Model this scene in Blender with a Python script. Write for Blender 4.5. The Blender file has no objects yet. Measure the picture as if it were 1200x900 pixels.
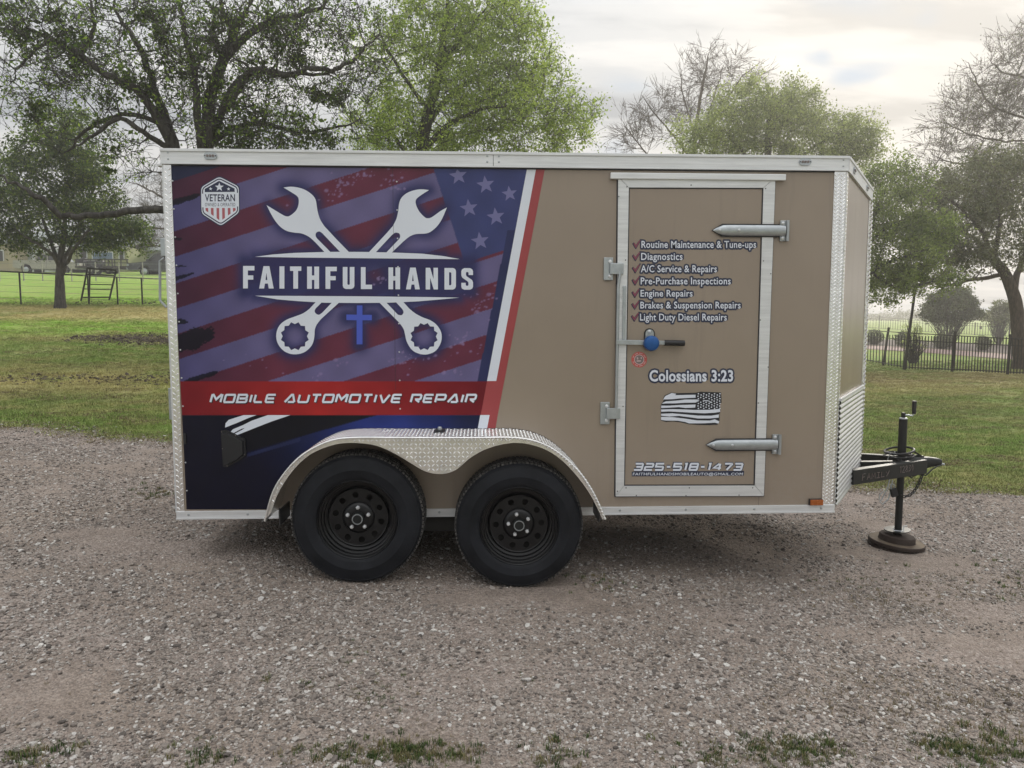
import bpy, bmesh, math, random
import numpy as np
from mathutils import Vector, Matrix
from mathutils.geometry import tessellate_polygon

random.seed(7)
RNG = np.random.default_rng(11)
SC = bpy.context.scene
COL = SC.collection

# ------------------------------------------------------------------ camera
CAM = np.array([1.659, -3.933, 1.362])
YAW, PITCH, ROLL, FPX = 0.0435, 0.086, 0.001, 842.0
def cam_axes():
    cy, sy = math.cos(YAW), math.sin(YAW); cp, sp = math.cos(PITCH), math.sin(PITCH)
    cr, sr = math.cos(ROLL), math.sin(ROLL)
    F = np.array([sy*cp, cy*cp, -sp]); r = np.array([cy, -sy, 0.0]); u = np.cross(r, F)
    return cr*r+sr*u, cr*u-sr*r, F
CR, CU, CF = cam_axes()
cam = bpy.data.cameras.new('camera'); camo = bpy.data.objects.new('camera', cam); COL.objects.link(camo)
cam.sensor_width = 36.0; cam.lens = 36.0*FPX/1200.0; cam.clip_start = 0.05; cam.clip_end = 5000
M = Matrix(((CR[0], CU[0], -CF[0], CAM[0]), (CR[1], CU[1], -CF[1], CAM[1]), (CR[2], CU[2], -CF[2], CAM[2]), (0, 0, 0, 1)))
camo.matrix_world = M
SC.camera = camo

# ------------------------------------------------------------------ light
SUN_EL, SUN_AZ = math.radians(19), math.radians(36)      # azimuth from +y towards +x
world = bpy.data.worlds.new('World'); SC.world = world; world.use_nodes = True
nt = world.node_tree; N = nt.nodes; Lk = nt.links; N.clear()
def wn(t, **k):
    n = N.new(t)
    for a, b in k.items(): setattr(n, a, b)
    return n
wout = wn('ShaderNodeOutputWorld'); bg = wn('ShaderNodeBackground'); bg.inputs['Strength'].default_value = 0.1
sky = wn('ShaderNodeTexSky', sky_type='NISHITA', sun_disc=False, sun_elevation=SUN_EL, sun_rotation=SUN_AZ, altitude=300, air_density=1.0, dust_density=1.5, ozone_density=1.5)
tc = wn('ShaderNodeTexCoord'); sep = wn('ShaderNodeSeparateXYZ'); Lk.new(tc.outputs['Generated'], sep.inputs[0])
def mth(op, a, b=None, c=None, clamp=False):
    n = wn('ShaderNodeMath', operation=op); n.use_clamp = clamp
    for i, v in enumerate((a, b, c)):
        if v is None: continue
        if isinstance(v, (int, float)): n.inputs[i].default_value = v
        else: Lk.new(v, n.inputs[i])
    return n.outputs[0]
zz = mth('ADD', mth('MAXIMUM', sep.outputs['Z'], 0.0), 0.16)
cx = mth('DIVIDE', sep.outputs['X'], zz); cyy = mth('DIVIDE', sep.outputs['Y'], zz)
cmb = wn('ShaderNodeCombineXYZ'); Lk.new(cx, cmb.inputs[0]); Lk.new(cyy, cmb.inputs[1])
def wnoise(scale, detail, off, rough=0.55, stretch=(1, 1, 1)):
    mp = wn('ShaderNodeMapping'); mp.inputs['Location'].default_value = off; mp.inputs['Scale'].default_value = stretch
    mp.inputs['Rotation'].default_value = (0, 0, 0.35)
    Lk.new(cmb.outputs[0], mp.inputs[0])
    n = wn('ShaderNodeTexNoise'); n.inputs['Scale'].default_value = scale; n.inputs['Detail'].default_value = detail; n.inputs['Roughness'].default_value = rough
    Lk.new(mp.outputs[0], n.inputs['Vector']); return n.outputs['Fac']
n1 = wnoise(0.9, 6, (3.1, 1.7, 0), 0.5, (0.7, 1.5, 1))
n2 = wnoise(1.6, 5, (8.2, 4.4, 0), 0.55, (0.6, 1.6, 1))
def ramp(fac, stops):
    r = wn('ShaderNodeValToRGB'); r.color_ramp.interpolation = 'EASE'
    while len(r.color_ramp.elements) < len(stops): r.color_ramp.elements.new(0.5)
    for e, (p, c) in zip(r.color_ramp.elements, stops): e.position = p; e.color = c if len(c) == 4 else (*c, 1)
    Lk.new(fac, r.inputs[0]); return r.outputs['Color']
def wmix(fac, a, b, mode='MIX'):
    n = wn('ShaderNodeMix', data_type='RGBA', blend_type=mode)
    for s, v in ((0, fac), (6, a), (7, b)):
        if isinstance(v, (int, float)): n.inputs[s].default_value = v
        elif isinstance(v, tuple): n.inputs[s].default_value = (*v, 1)
        else: Lk.new(v, n.inputs[s])
    return n.outputs[2]
# closeness to the veiled sun
sd = (math.sin(SUN_AZ)*math.cos(SUN_EL), math.cos(SUN_AZ)*math.cos(SUN_EL), math.sin(SUN_EL))
dp = wn('ShaderNodeVectorMath', operation='DOT_PRODUCT'); Lk.new(tc.outputs['Generated'], dp.inputs[0]); dp.inputs[1].default_value = sd
dot = mth('MAXIMUM', dp.outputs['Value'], 0.0)
glow = mth('ADD', mth('MULTIPLY', mth('POWER', dot, 40), 1.5), mth('MULTIPLY', mth('POWER', dot, 6), 0.45))
cloud_shade = ramp(n2, [(0.37, (3.3, 3.45, 3.65)), (0.50, (4.7, 4.78, 4.85)), (0.62, (5.7, 5.65, 5.55))])
warm = wmix(glow, (0, 0, 0), (1.3, 0.95, 0.45))
clouds = wmix(1.0, cloud_shade, warm, 'ADD')
skyd = wn('ShaderNodeVectorMath', operation='MINIMUM'); Lk.new(sky.outputs['Color'], skyd.inputs[0]); skyd.inputs[1].default_value = (4.5, 4.9, 5.4)
blue = wmix(0.6, skyd.outputs[0], (2.7, 3.5, 4.5))
gap = 0.0
for gpx, gpy, gk, ga in ((735, 140, 500, .20), (1052, 78, 6000, .10), (1026, 88, 6000, .13), (1000, 93, 5000, .14), (976, 99, 6000, .12), (1080, 70, 7000, .09), (1090, 22, 8000, .12), (948, 104, 7000, .08), (15, 80, 160, .07), (105, 190, 200, .05), (965, 66, 8000, .12), (940, 70, 8000, .08), (1140, 345, 900, .10), (1130, 50, 300, -.12), (870, 30, 60, -.08)):
    d_ = CF+CR*((gpx-600)/FPX)-CU*((gpy-450)/FPX); d_ = d_/np.linalg.norm(d_)
    dq_ = wn('ShaderNodeVectorMath', operation='DOT_PRODUCT'); Lk.new(tc.outputs['Generated'], dq_.inputs[0]); dq_.inputs[1].default_value = tuple(d_)
    gap = mth('ADD', gap, mth('MULTIPLY', mth('POWER', mth('MAXIMUM', dq_.outputs['Value'], 0.0), gk), ga))
n1 = mth('SUBTRACT', n1, mth('MULTIPLY', gap, mth('MULTIPLY_ADD', n2, 3.2, -0.6)))
cover = ramp(n1, [(0.20, (0, 0, 0)), (0.42, (1, 1, 1))])
skyc = wmix(cover, blue, clouds)
# overcast sky brighter overhead, steepened above the view to lift the foreground
zpos = mth('MAXIMUM', sep.outputs['Z'], 0.0)
zen = mth('MULTIPLY_ADD', mth('MULTIPLY', zpos, zpos), 2.2, 0.80)
zc_ = wn('ShaderNodeCombineXYZ'); [Lk.new(zen, zc_.inputs[i]) for i in range(3)]
skyc = wmix(1.0, skyc, zc_.outputs[0], 'MULTIPLY')
Lk.new(skyc, bg.inputs['Color']); Lk.new(bg.outputs[0], wout.inputs['Surface'])

sun = bpy.data.lights.new('sun', 'SUN'); sun.energy = 1.5; sun.angle = math.radians(10); sun.color = (1.0, 0.93, 0.82)
suno = bpy.data.objects.new('sun', sun); COL.objects.link(suno)
suno.rotation_euler = Vector((-sd[0], -sd[1], -sd[2])).to_track_quat('-Z', 'Y').to_euler()
SC.view_settings.view_transform = 'Standard'; SC.view_settings.look = 'None'
SC.view_settings.exposure = 0.63; SC.view_settings.gamma = 1.0
SC.render.resolution_x, SC.render.resolution_y = 1024, 768
try:
    SC.cycles.max_bounces = 8; SC.cycles.transparent_max_bounces = 8
except Exception: pass

# ------------------------------------------------------------------ geometry of the place
def ray(px, py):
    d = CF + CR*((px-600.0)/FPX) - CU*((py-450.0)/FPX)
    return d
def at(px, py, y):
    """point of the place on the vertical plane y = const seen at a photograph position"""
    d = ray(px, py); t = (y-CAM[1])/d[1]
    return CAM + d*t
def _ss(a, b, x):
    t = np.clip((x-a)/(b-a), 0, 1); return t*t*(3-2*t)
def terr(x, y):
    x = np.asarray(x, float); y = np.asarray(y, float)
    z = -0.03-0.25*np.tanh((x-1.4)*0.060/0.25)-0.045*np.exp(-((x-4.7)**2+(y-0.9)**2)/1.6)
    w = 1-_ss(-9, 8, x)
    z = z + w*0.102*np.where(y > 4, np.sqrt((y-4)**2+4)-2, 0)*(1-0.25*_ss(45, 120, y))
    z = z + (1-w)*0.016*np.maximum(y-22, 0)*(1-0.5*_ss(100, 300, y))
    z = z + 0.012*np.sin(x*2.1+y*0.7)*np.sin(y*1.7-x*0.4) + 0.007*np.sin(x*5.3-y*3.1+1)*np.sin(y*6.1+x)
    return z
def ground(px, py, lo=1.0, hi=400.0):
    d = ray(px, py); t = lo
    prev = None
    while t < hi:
        p = CAM+d*t; h = p[2]-float(terr(p[0], p[1]))
        if h <= 0:
            a, b = t/1.02, t
            for _ in range(25):
                m = (a+b)/2; q = CAM+d*m
                if q[2]-float(terr(q[0], q[1])) > 0: a = m
                else: b = m
            q = CAM+d*b; return np.array([q[0], q[1], float(terr(q[0], q[1]))])
        t *= 1.02
    q = CAM+d*hi; return np.array([q[0], q[1], float(terr(q[0], q[1]))])
def px_of(P):
    d = np.asarray(P, float)-CAM; z = d@CF
    return 600+FPX*(d@CR)/z, 450-FPX*(d@CU)/z

# ------------------------------------------------------------------ materials
def s2l(c):
    return tuple(((v/255.0)/12.92 if v/255.0 <= 0.04045 else ((v/255.0+0.055)/1.055)**2.4) for v in c)
def new_mat(name):
    m = bpy.data.materials.new(name); m.use_nodes = True
    return m, m.node_tree, m.node_tree.nodes['Principled BSDF']
def node(t, kind, **k):
    n = t.nodes.new(kind)
    for a, b in k.items(): setattr(n, a, b)
    return n
def noise_tex(t, scale, detail=4, rough=0.6, stretch=None, coord='Object'):
    c = node(t, 'ShaderNodeTexCoord'); n = node(t, 'ShaderNodeTexNoise')
    n.inputs['Scale'].default_value = scale; n.inputs['Detail'].default_value = detail; n.inputs['Roughness'].default_value = rough
    if stretch:
        mp = node(t, 'ShaderNodeMapping'); mp.inputs['Scale'].default_value = stretch
        t.links.new(c.outputs[coord], mp.inputs[0]); t.links.new(mp.outputs[0], n.inputs['Vector'])
    else: t.links.new(c.outputs[coord], n.inputs['Vector'])
    return n
def cramp(t, src, stops, interp='LINEAR'):
    r = node(t, 'ShaderNodeValToRGB'); r.color_ramp.interpolation = interp
    while len(r.color_ramp.elements) < len(stops): r.color_ramp.elements.new(0.5)
    for e, (p, c) in zip(r.color_ramp.elements, stops): e.position = p; e.color = (*c, 1)
    t.links.new(src, r.inputs[0]); return r.outputs['Color']
def cmix(t, fac, a, b, mode='MIX'):
    n = node(t, 'ShaderNodeMix', data_type='RGBA', blend_type=mode)
    for s, v in ((0, fac), (6, a), (7, b)):
        if isinstance(v, (int, float)): n.inputs[s].default_value = v
        elif isinstance(v, tuple): n.inputs[s].default_value = (*v, 1)
        else: t.links.new(v, n.inputs[s])
    return n.outputs[2]
def bump(t, bsdf, src, strength=0.3, dist=0.01):
    b = node(t, 'ShaderNodeBump'); b.inputs['Strength'].default_value = strength; b.inputs['Distance'].default_value = dist
    t.links.new(src, b.inputs['Height']); t.links.new(b.outputs[0], bsdf.inputs['Normal']); return b
def mat(name, col, rough=0.6, metal=0.0, var=0.15, vscale=6, bmp=0.0, bscale=60, spec=0.5, var2=None):
    """solid colour with slight procedural variation, dirt and relief"""
    m, t, p = new_mat(name)
    n = noise_tex(t, vscale, 5)
    dark = tuple(c*(1-var) for c in col) if var2 is None else var2
    light = tuple(min(1, c*(1+var*0.6)) for c in col)
    t.links.new(cramp(t, n.outputs['Fac'], [(0.3, dark), (0.7, light)]), p.inputs['Base Color'])
    p.inputs['Metallic'].default_value = metal; p.inputs['Specular IOR Level'].default_value = spec
    r = node(t, 'ShaderNodeMapRange'); r.inputs[3].default_value = max(0.03, rough-0.08); r.inputs[4].default_value = min(1, rough+0.1)
    t.links.new(n.outputs['Fac'], r.inputs[0]); t.links.new(r.outputs[0], p.inputs['Roughness'])
    if bmp:
        nb = noise_tex(t, bscale, 4); bump(t, p, nb.outputs['Fac'], bmp, 0.01)
    return m
def tan_mat():
    m, t, p = new_mat('tan_painted_aluminium')
    n = noise_tex(t, 1.2, 3); n2_ = noise_tex(t, 14, 5)
    c = cramp(t, n.outputs['Fac'], [(0.3, (0.272, 0.219, 0.170)), (0.7, (0.304, 0.248, 0.194))])
    c = cmix(t, cramp(t, n2_.outputs['Fac'], [(0.60, (0, 0, 0)), (0.85, (0.25, 0.25, 0.25))]), c, (0.21, 0.18, 0.15))
    tcz = node(t, 'ShaderNodeTexCoord'); spz = node(t, 'ShaderNodeSeparateXYZ'); t.links.new(tcz.outputs['Object'], spz.inputs[0])
    mz = node(t, 'ShaderNodeMapRange'); mz.inputs[1].default_value = 0.85; mz.inputs[2].default_value = 0.28; t.links.new(spz.outputs['Z'], mz.inputs[0])
    n3_ = noise_tex(t, 30, 6, 0.8); dm = node(t, 'ShaderNodeMath', operation='MULTIPLY'); t.links.new(mz.outputs[0], dm.inputs[0]); t.links.new(cramp(t, n3_.outputs['Fac'], [(0.42, (0, 0, 0)), (0.72, (0.75, 0.75, 0.75))]), dm.inputs[1])
    c = cmix(t, dm.outputs[0], c, (0.30, 0.26, 0.22))
    sx_ = noise_tex(t, 5, 4, 0.6, (3.0, 3.0, 0.22)); c = cmix(t, cramp(t, sx_.outputs['Fac'], [(0.56, (0, 0, 0)), (0.74, (0.22, 0.22, 0.22))]), c, (0.17, 0.145, 0.125))
    t.links.new(c, p.inputs['Base Color']); p.inputs['Roughness'].default_value = 0.27; p.inputs['Specular IOR Level'].default_value = 0.55
    nb = noise_tex(t, 1.6, 2, stretch=(1, 1, 0.5)); bump(t, p, nb.outputs['Fac'], 0.22, 0.02)
    return m
def streak_metal(name, col, rough, metal=0.85, stretch=(0.6, 8, 14)):
    m, t, p = new_mat(name)
    n = noise_tex(t, 6, 5, stretch=stretch); n_ = noise_tex(t, 3.0, 4)
    c = cramp(t, n.outputs['Fac'], [(0.25, tuple(v*0.82 for v in col)), (0.75, tuple(min(1, v*1.08) for v in col))])
    c = cmix(t, cramp(t, n_.outputs['Fac'], [(0.52, (0, 0, 0)), (0.75, (0.35, 0.35, 0.35))]), c, tuple(v*0.7 for v in col))
    t.links.new(c, p.inputs['Base Color']); p.inputs['Metallic'].default_value = metal
    r = node(t, 'ShaderNodeMapRange'); r.inputs[3].default_value = rough-0.08; r.inputs[4].default_value = rough+0.15
    t.links.new(n_.outputs['Fac'], r.inputs[0]); t.links.new(r.outputs[0], p.inputs['Roughness'])
    nb = noise_tex(t, 40, 3); bump(t, p, nb.outputs['Fac'], 0.05, 0.005)
    return m
MT = {}
MT['tan'] = tan_mat()
MT['alu'] = streak_metal('brushed_aluminium', (0.74, 0.75, 0.76), 0.45, 0.5)
MT['zinc'] = streak_metal('zinc_plated_steel', (0.45, 0.48, 0.50), 0.38, 0.8, (4, 4, 4))
MT['plate'] = streak_metal('bright_tread_plate', (0.92, 0.92, 0.91), 0.22, 0.9, (3, 3, 3))
MT['ribbed'] = streak_metal('bright_ribbed_aluminium', (0.78, 0.79, 0.80), 0.30, 0.85, (3, 3, 3))
MT['roof'] = mat('roof_sheet', (0.6, 0.6, 0.6), 0.5, 0.6)
MT['rubber'] = mat('tyre_rubber', (0.013, 0.0142, 0.018), 0.62, 0, 0.45, 9, 0.15, 90, 0.22)
MT['tread'] = mat('tyre_tread_dusty', (0.10, 0.095, 0.09), 0.9, 0, 0.3, 45, 0.4, 120, 0.2, (0.012, 0.012, 0.013))
MT['rim'] = mat('black_steel_rim', (0.007, 0.007, 0.008), 0.32, 0.0, 0.2, 12, 0.05, 60, 0.4)
MT['blacksteel'] = mat('black_painted_steel', (0.014, 0.016, 0.016), 0.42, 0.0, 0.3, 10, 0.08, 70, 0.35)
MT['blackplastic'] = mat('black_plastic', (0.012, 0.012, 0.014), 0.5, 0, 0.2, 30)
MT['seal'] = mat('dark_rubber_seal', (0.03, 0.03, 0.035), 0.8)
MT['inner'] = mat('dark_underside', (0.035, 0.033, 0.031), 0.9, 0, 0.4, 8)
MT['amber'] = mat('amber_lens', (0.35, 0.09, 0.015), 0.25, 0, 0.15, 80)
MT['grimelens'] = mat('dull_marker_lens', (0.20, 0.16, 0.15), 0.35, 0, 0.3, 90)
MT['bluelock'] = mat('blue_lock_body', (0.012, 0.09, 0.30), 0.3, 0.2, 0.15, 40)
MT['rust'] = mat('rusty_cast_iron', (0.040, 0.031, 0.026), 0.85, 0.2, 0.5, 12, 0.4, 60, 0.3, (0.035, 0.022, 0.018))
MT['rusttan'] = mat('rust_worn_face', (0.15, 0.115, 0.078), 0.75, 0.2, 0.45, 6, 0.3, 60, 0.3, (0.045, 0.032, 0.024))
MT['chain'] = mat('dark_chain_steel', (0.06, 0.06, 0.062), 0.45, 0.6, 0.3, 30)
MT['wire'] = mat('fence_wire', (0.25, 0.25, 0.25), 0.6, 0.5)
MT['white'] = mat('white_vinyl', (0.70, 0.74, 0.82), 0.42, 0, 0.03, 3)
MT['navy'] = mat('navy_vinyl', (0.030, 0.034, 0.090), 0.42, 0, 0.06, 3)
MT['badgenavy'] = mat('badge_navy_vinyl', (0.016, 0.022, 0.062), 0.42, 0, 0.06, 3)
MT['redvinyl'] = mat('red_vinyl', (0.33, 0.050, 0.055), 0.42, 0, 0.08, 2)
MT['blueprint'] = mat('blue_vinyl', (0.06, 0.10, 0.52), 0.42, 0, 0.06, 3)
MT['starvinyl'] = mat('star_vinyl', (0.150, 0.148, 0.32), 0.42, 0, 0.06, 3)
MT['blackvinyl'] = mat('black_vinyl', (0.010, 0.011, 0.018), 0.42, 0, 0.06, 3)
MT['outline'] = mat('navy_outline_vinyl', (0.020, 0.026, 0.060), 0.42, 0, 0.06, 3)
MT['badgered'] = mat('badge_red_vinyl', (0.40, 0.10, 0.12), 0.42, 0, 0.08, 3)
MT['salmon'] = mat('red_sticker_vinyl', (0.50, 0.09, 0.075), 0.5, 0, 0.1, 60)
MT['stickerwhite'] = mat('pale_sticker_vinyl', (0.55, 0.42, 0.42), 0.5, 0, 0.1, 60)
MT['bolt'] = mat('bright_bolt', (0.62, 0.64, 0.66), 0.35, 0.6, 0.1, 40)
MT['checkred'] = mat('check_mark_vinyl', (0.20, 0.045, 0.080), 0.45, 0, 0.1, 30)
def bark(name, a, b, sc=9):
    m, t, p = new_mat(name)
    n = noise_tex(t, sc, 6, 0.65, (2.2, 2.2, 0.5))
    t.links.new(cramp(t, n.outputs['Fac'], [(0.3, a), (0.7, b)]), p.inputs['Base Color'])
    p.inputs['Roughness'].default_value = 0.95; p.inputs['Specular IOR Level'].default_value = 0.2
    bump(t, p, n.outputs['Fac'], 0.8, 0.03); return m
MT['bark'] = bark('grey_bark', (0.024, 0.022, 0.021), (0.115, 0.106, 0.098))
MT['barkbrown'] = bark('brown_bark', (0.035, 0.027, 0.022), (0.13, 0.10, 0.08))
MT['barkpale'] = bark('pale_bark', (0.06, 0.05, 0.045), (0.19, 0.16, 0.14))
def leafmat(name, cols, trans=0.35, rough=0.5):
    m, t, p = new_mat(name)
    g = node(t, 'ShaderNodeNewGeometry')
    c = cramp(t, g.outputs['Random Per Island'], [(i/(len(cols)-1), q) for i, q in enumerate(cols)])
    nz = noise_tex(t, 1.1, 3, 0.6); c = cmix(t, 1.0, c, cramp(t, nz.outputs['Fac'], [(0.36, (0.62, 0.64, 0.62)), (0.64, (1.30, 1.26, 1.15))]), 'MULTIPLY')
    t.links.new(c, p.inputs['Base Color']); p.inputs['Roughness'].default_value = rough; p.inputs['Specular IOR Level'].default_value = 0.3
    tr = node(t, 'ShaderNodeBsdfTranslucent'); br = cmix(t, 1.0, c, (1.35, 1.45, 0.8), 'MULTIPLY'); t.links.new(br, tr.inputs['Color'])
    ms = node(t, 'ShaderNodeMixShader'); ms.inputs[0].default_value = trans
    t.links.new(p.outputs[0], ms.inputs[1]); t.links.new(tr.outputs[0], ms.inputs[2])
    t.links.new(ms.outputs[0], t.nodes['Material Output'].inputs['Surface']); return m
MT['leaf_dark'] = leafmat('dark_oak_leaves', [(0.025, 0.042, 0.014), (0.05, 0.08, 0.024), (0.085, 0.13, 0.03), (0.18, 0.23, 0.04)], 0.4)
MT['leaf_elm'] = leafmat('sparse_elm_leaves', [(0.05, 0.085, 0.025), (0.09, 0.145, 0.035), (0.15, 0.22, 0.055), (0.25, 0.32, 0.08)], 0.55)
MT['leaf_mist'] = leafmat('mistletoe_leaves', [(0.03, 0.05, 0.018), (0.06, 0.09, 0.026), (0.12, 0.16, 0.04)], 0.35)
MT['leaf_spring'] = leafmat('spring_green_leaves', [(0.14, 0.19, 0.05), (0.22, 0.29, 0.08), (0.31, 0.38, 0.12), (0.42, 0.48, 0.18)], 0.55)
MT['leaf_mid'] = leafmat('mid_green_leaves', [(0.11, 0.15, 0.055), (0.17, 0.215, 0.08), (0.25, 0.30, 0.11)], 0.55)
MT['leaf_pale'] = leafmat('pale_green_leaves', [(0.17, 0.20, 0.10), (0.25, 0.28, 0.145), (0.35, 0.38, 0.21)], 0.5)
MT['leaf_grey'] = leafmat('grey_green_leaves', [(0.08, 0.088, 0.052), (0.13, 0.14, 0.082), (0.19, 0.20, 0.12)], 0.35)
MT['leaf_hedge'] = leafmat('boxwood_leaves', [(0.045, 0.055, 0.03), (0.08, 0.095, 0.05), (0.13, 0.15, 0.08)], 0.3)

# ------------------------------------------------------------------ object helpers
def tag(o, label=None, cat=None, group=None, kind=None):
    if label: o['label'] = label
    if cat: o['category'] = cat
    if group: o['group'] = group
    if kind: o['kind'] = kind
    return o
def thing(name, loc, label, cat, group=None):
    o = bpy.data.objects.new(name, None); COL.objects.link(o); o.location = loc; o.empty_display_size = 0.2
    return tag(o, label, cat, group)
def link(name, me, parent=None, label=None, kind=None):
    """meshes are written in world coordinates; a part of a thing cancels the thing's own offset"""
    o = bpy.data.objects.new(name, me); COL.objects.link(o)
    if parent is not None:
        o.parent = parent
        if parent.type == 'EMPTY': o.location = -parent.location
    if label: o['label'] = label
    if kind: o['kind'] = kind
    return o
class MB:
    def __init__(s): s.v = []; s.f = []
    def add(s, verts, faces):
        b = len(s.v); s.v += [tuple(map(float, q)) for q in verts]; s.f += [tuple(i+b for i in f) for f in faces]; return s
    def box(s, x0, x1, y0, y1, z0, z1, bev=0.0):
        c = ((x0+x1)/2, (y0+y1)/2, (z0+z1)/2)
        return s.obox(c, (abs(x1-x0)/2, abs(y1-y0)/2, abs(z1-z0)/2), None, bev)
    def obox(s, c, h, R=None, bev=0.0):
        c = Vector(c); R = R or Matrix.Identity(3)
        if bev <= 0:
            vs = [c+R@Vector((sx*h[0], sy*h[1], sz*h[2])) for sx in (-1, 1) for sy in (-1, 1) for sz in (-1, 1)]
            return s.add(vs, [(0, 1, 3, 2), (4, 6, 7, 5), (0, 4, 5, 1), (2, 3, 7, 6), (0, 2, 6, 4), (1, 5, 7, 3)])
        bev = min(bev, min(h)*0.9); bm = bmesh.new(); bmesh.ops.create_cube(bm, size=2)
        for v in bm.verts: v.co = Vector((v.co.x*h[0], v.co.y*h[1], v.co.z*h[2]))
        bmesh.ops.bevel(bm, geom=bm.edges[:], offset=bev, segments=2, affect='EDGES', profile=0.6)
        bm.verts.index_update()
        s.add([c+R@v.co for v in bm.verts], [tuple(v.index for v in f.verts) for f in bm.faces]); bm.free(); return s
    def beam(s, a, b, w, h, up=(0, 0, 1), bev=0.0):
        a = Vector(a); b = Vector(b); d = (b-a); L = d.length; d.normalize(); up = Vector(up); sx = d.cross(up)
        if sx.length < 1e-4: sx = d.cross(Vector((0, 1, 0)))
        sx.normalize(); u = sx.cross(d); R = Matrix((d, sx, u)).transposed()
        return s.obox((a+b)/2, (L/2, w/2, h/2), R, bev)
    def tube(s, pts, r, n=8, closed=False, cap=True):
        pts = [Vector(p) for p in pts]; k = len(pts); rr = r if hasattr(r, '__len__') else [r]*k
        b = len(s.v); prev = None
        for i, p in enumerate(pts):
            if closed: d = pts[(i+1) % k]-pts[i-1]
            else: d = pts[min(i+1, k-1)]-pts[max(i-1, 0)]
            d.normalize()
            if prev is None: a = d.orthogonal().normalized()
            else: a = (prev-d*prev.dot(d)).normalized()
            prev = a; c = d.cross(a)
            for j in range(n):
                t = 2*math.pi*j/n; s.v.append(tuple(p+(a*math.cos(t)+c*math.sin(t))*rr[i]))
        m = k if closed else k-1
        for i in range(m):
            for j in range(n):
                i2 = (i+1) % k; j2 = (j+1) % n
                s.f.append((b+i*n+j, b+i*n+j2, b+i2*n+j2, b+i2*n+j))
        if cap and not closed:
            s.f.append(tuple(b+j for j in reversed(range(n)))); s.f.append(tuple(b+(k-1)*n+j for j in range(n)))
        return s
    def lathe(s, c, axis, prof, n=32, cap0=False, cap1=False):
        """prof: list of (radius, distance along axis)"""
        c = Vector(c); ax = Vector(axis).normalized(); a = ax.orthogonal().normalized(); bb = ax.cross(a); b = len(s.v)
        for (r, d) in prof:
            for j in range(n):
                t = 2*math.pi*j/n; s.v.append(tuple(c+ax*d+(a*math.cos(t)+bb*math.sin(t))*r))
        for i in range(len(prof)-1):
            for j in range(n):
                j2 = (j+1) % n; s.f.append((b+i*n+j, b+i*n+j2, b+(i+1)*n+j2, b+(i+1)*n+j))
        if cap0: s.f.append(tuple(b+j for j in reversed(range(n))))
        if cap1: s.f.append(tuple(b+(len(prof)-1)*n+j for j in range(n)))
        return s
    def prism(s, loops, to3, thick):
        """loops: outer ring then holes, 2D; to3(u, v, w) -> 3D; faces at w = 0 and w = thick, sides between"""
        flat = [q for l in loops for q in l]
        tris = tessellate_polygon([[Vector((u, v, 0)) for u, v in l] for l in loops])
        n = len(flat); b = len(s.v)
        s.v += [tuple(to3(u, v, thick)) for u, v in flat]+[tuple(to3(u, v, 0)) for u, v in flat]
        s.f += [tuple(b+i for i in t) for t in tris]+[tuple(b+n+i for i in reversed(t)) for t in tris]
        o = 0
        for l in loops:
            k = len(l)
            for i in range(k):
                j = (i+1) % k; s.f.append((b+o+i, b+o+j, b+n+o+j, b+n+o+i))
            o += k
        return s
    def mesh(s, name, m, smooth=False):
        me = bpy.data.meshes.new(name); me.from_pydata(s.v, [], s.f); me.update()
        bm = bmesh.new(); bm.from_mesh(me); bmesh.ops.recalc_face_normals(bm, faces=bm.faces[:]); bm.to_mesh(me); bm.free()
        if m: me.materials.append(m)
        if smooth:
            me.polygons.foreach_set('use_smooth', [True]*len(me.polygons))
            try: me.set_sharp_from_angle(angle=math.radians(35))
            except Exception: pass
        return me
    def build(s, name, m, parent=None, smooth=False, label=None, kind=None):
        return link(name, s.mesh(name, m, smooth), parent, label, kind)
def np_mesh(name, verts, faces, m, smooth=False):
    """faces: (n,3) or (n,4) numpy array"""
    me = bpy.data.meshes.new(name); nf, k = faces.shape
    me.vertices.add(len(verts)); me.vertices.foreach_set('co', np.asarray(verts, np.float32).ravel())
    me.loops.add(nf*k); me.loops.foreach_set('vertex_index', faces.astype(np.int32).ravel())
    me.polygons.add(nf); me.polygons.foreach_set('loop_start', np.arange(0, nf*k, k, dtype=np.int32))
    try: me.polygons.foreach_set('loop_total', np.full(nf, k, np.int32))
    except Exception: pass
    if smooth: me.polygons.foreach_set('use_smooth', np.ones(nf, bool))
    me.update(calc_edges=True); me.validate()
    if m: me.materials.append(m)
    return me
def circ(cx, cy, r, n=24, a0=0): return [(cx+r*math.cos(a0+2*math.pi*i/n), cy+r*math.sin(a0+2*math.pi*i/n)) for i in range(n)]
def smooth_line(pts, n=6, closed=False):
    out = []; k = len(pts); m = k if closed else k-1
    for i in range(m):
        p0 = pts[(i-1) % k] if (closed or i > 0) else pts[0]; p1 = pts[i]; p2 = pts[(i+1) % k]
        p3 = pts[(i+2) % k] if (closed or i+2 < k) else pts[-1]
        for j in range(n):
            t = j/n
            out.append(tuple(0.5*((2*b)+(-a+c)*t+(2*a-5*b+4*c-d)*t*t+(-a+3*b-3*c+d)*t**3) for a, b, c, d in zip(p0, p1, p2, p3)))
    if not closed: out.append(tuple(pts[-1]))
    return out

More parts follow.
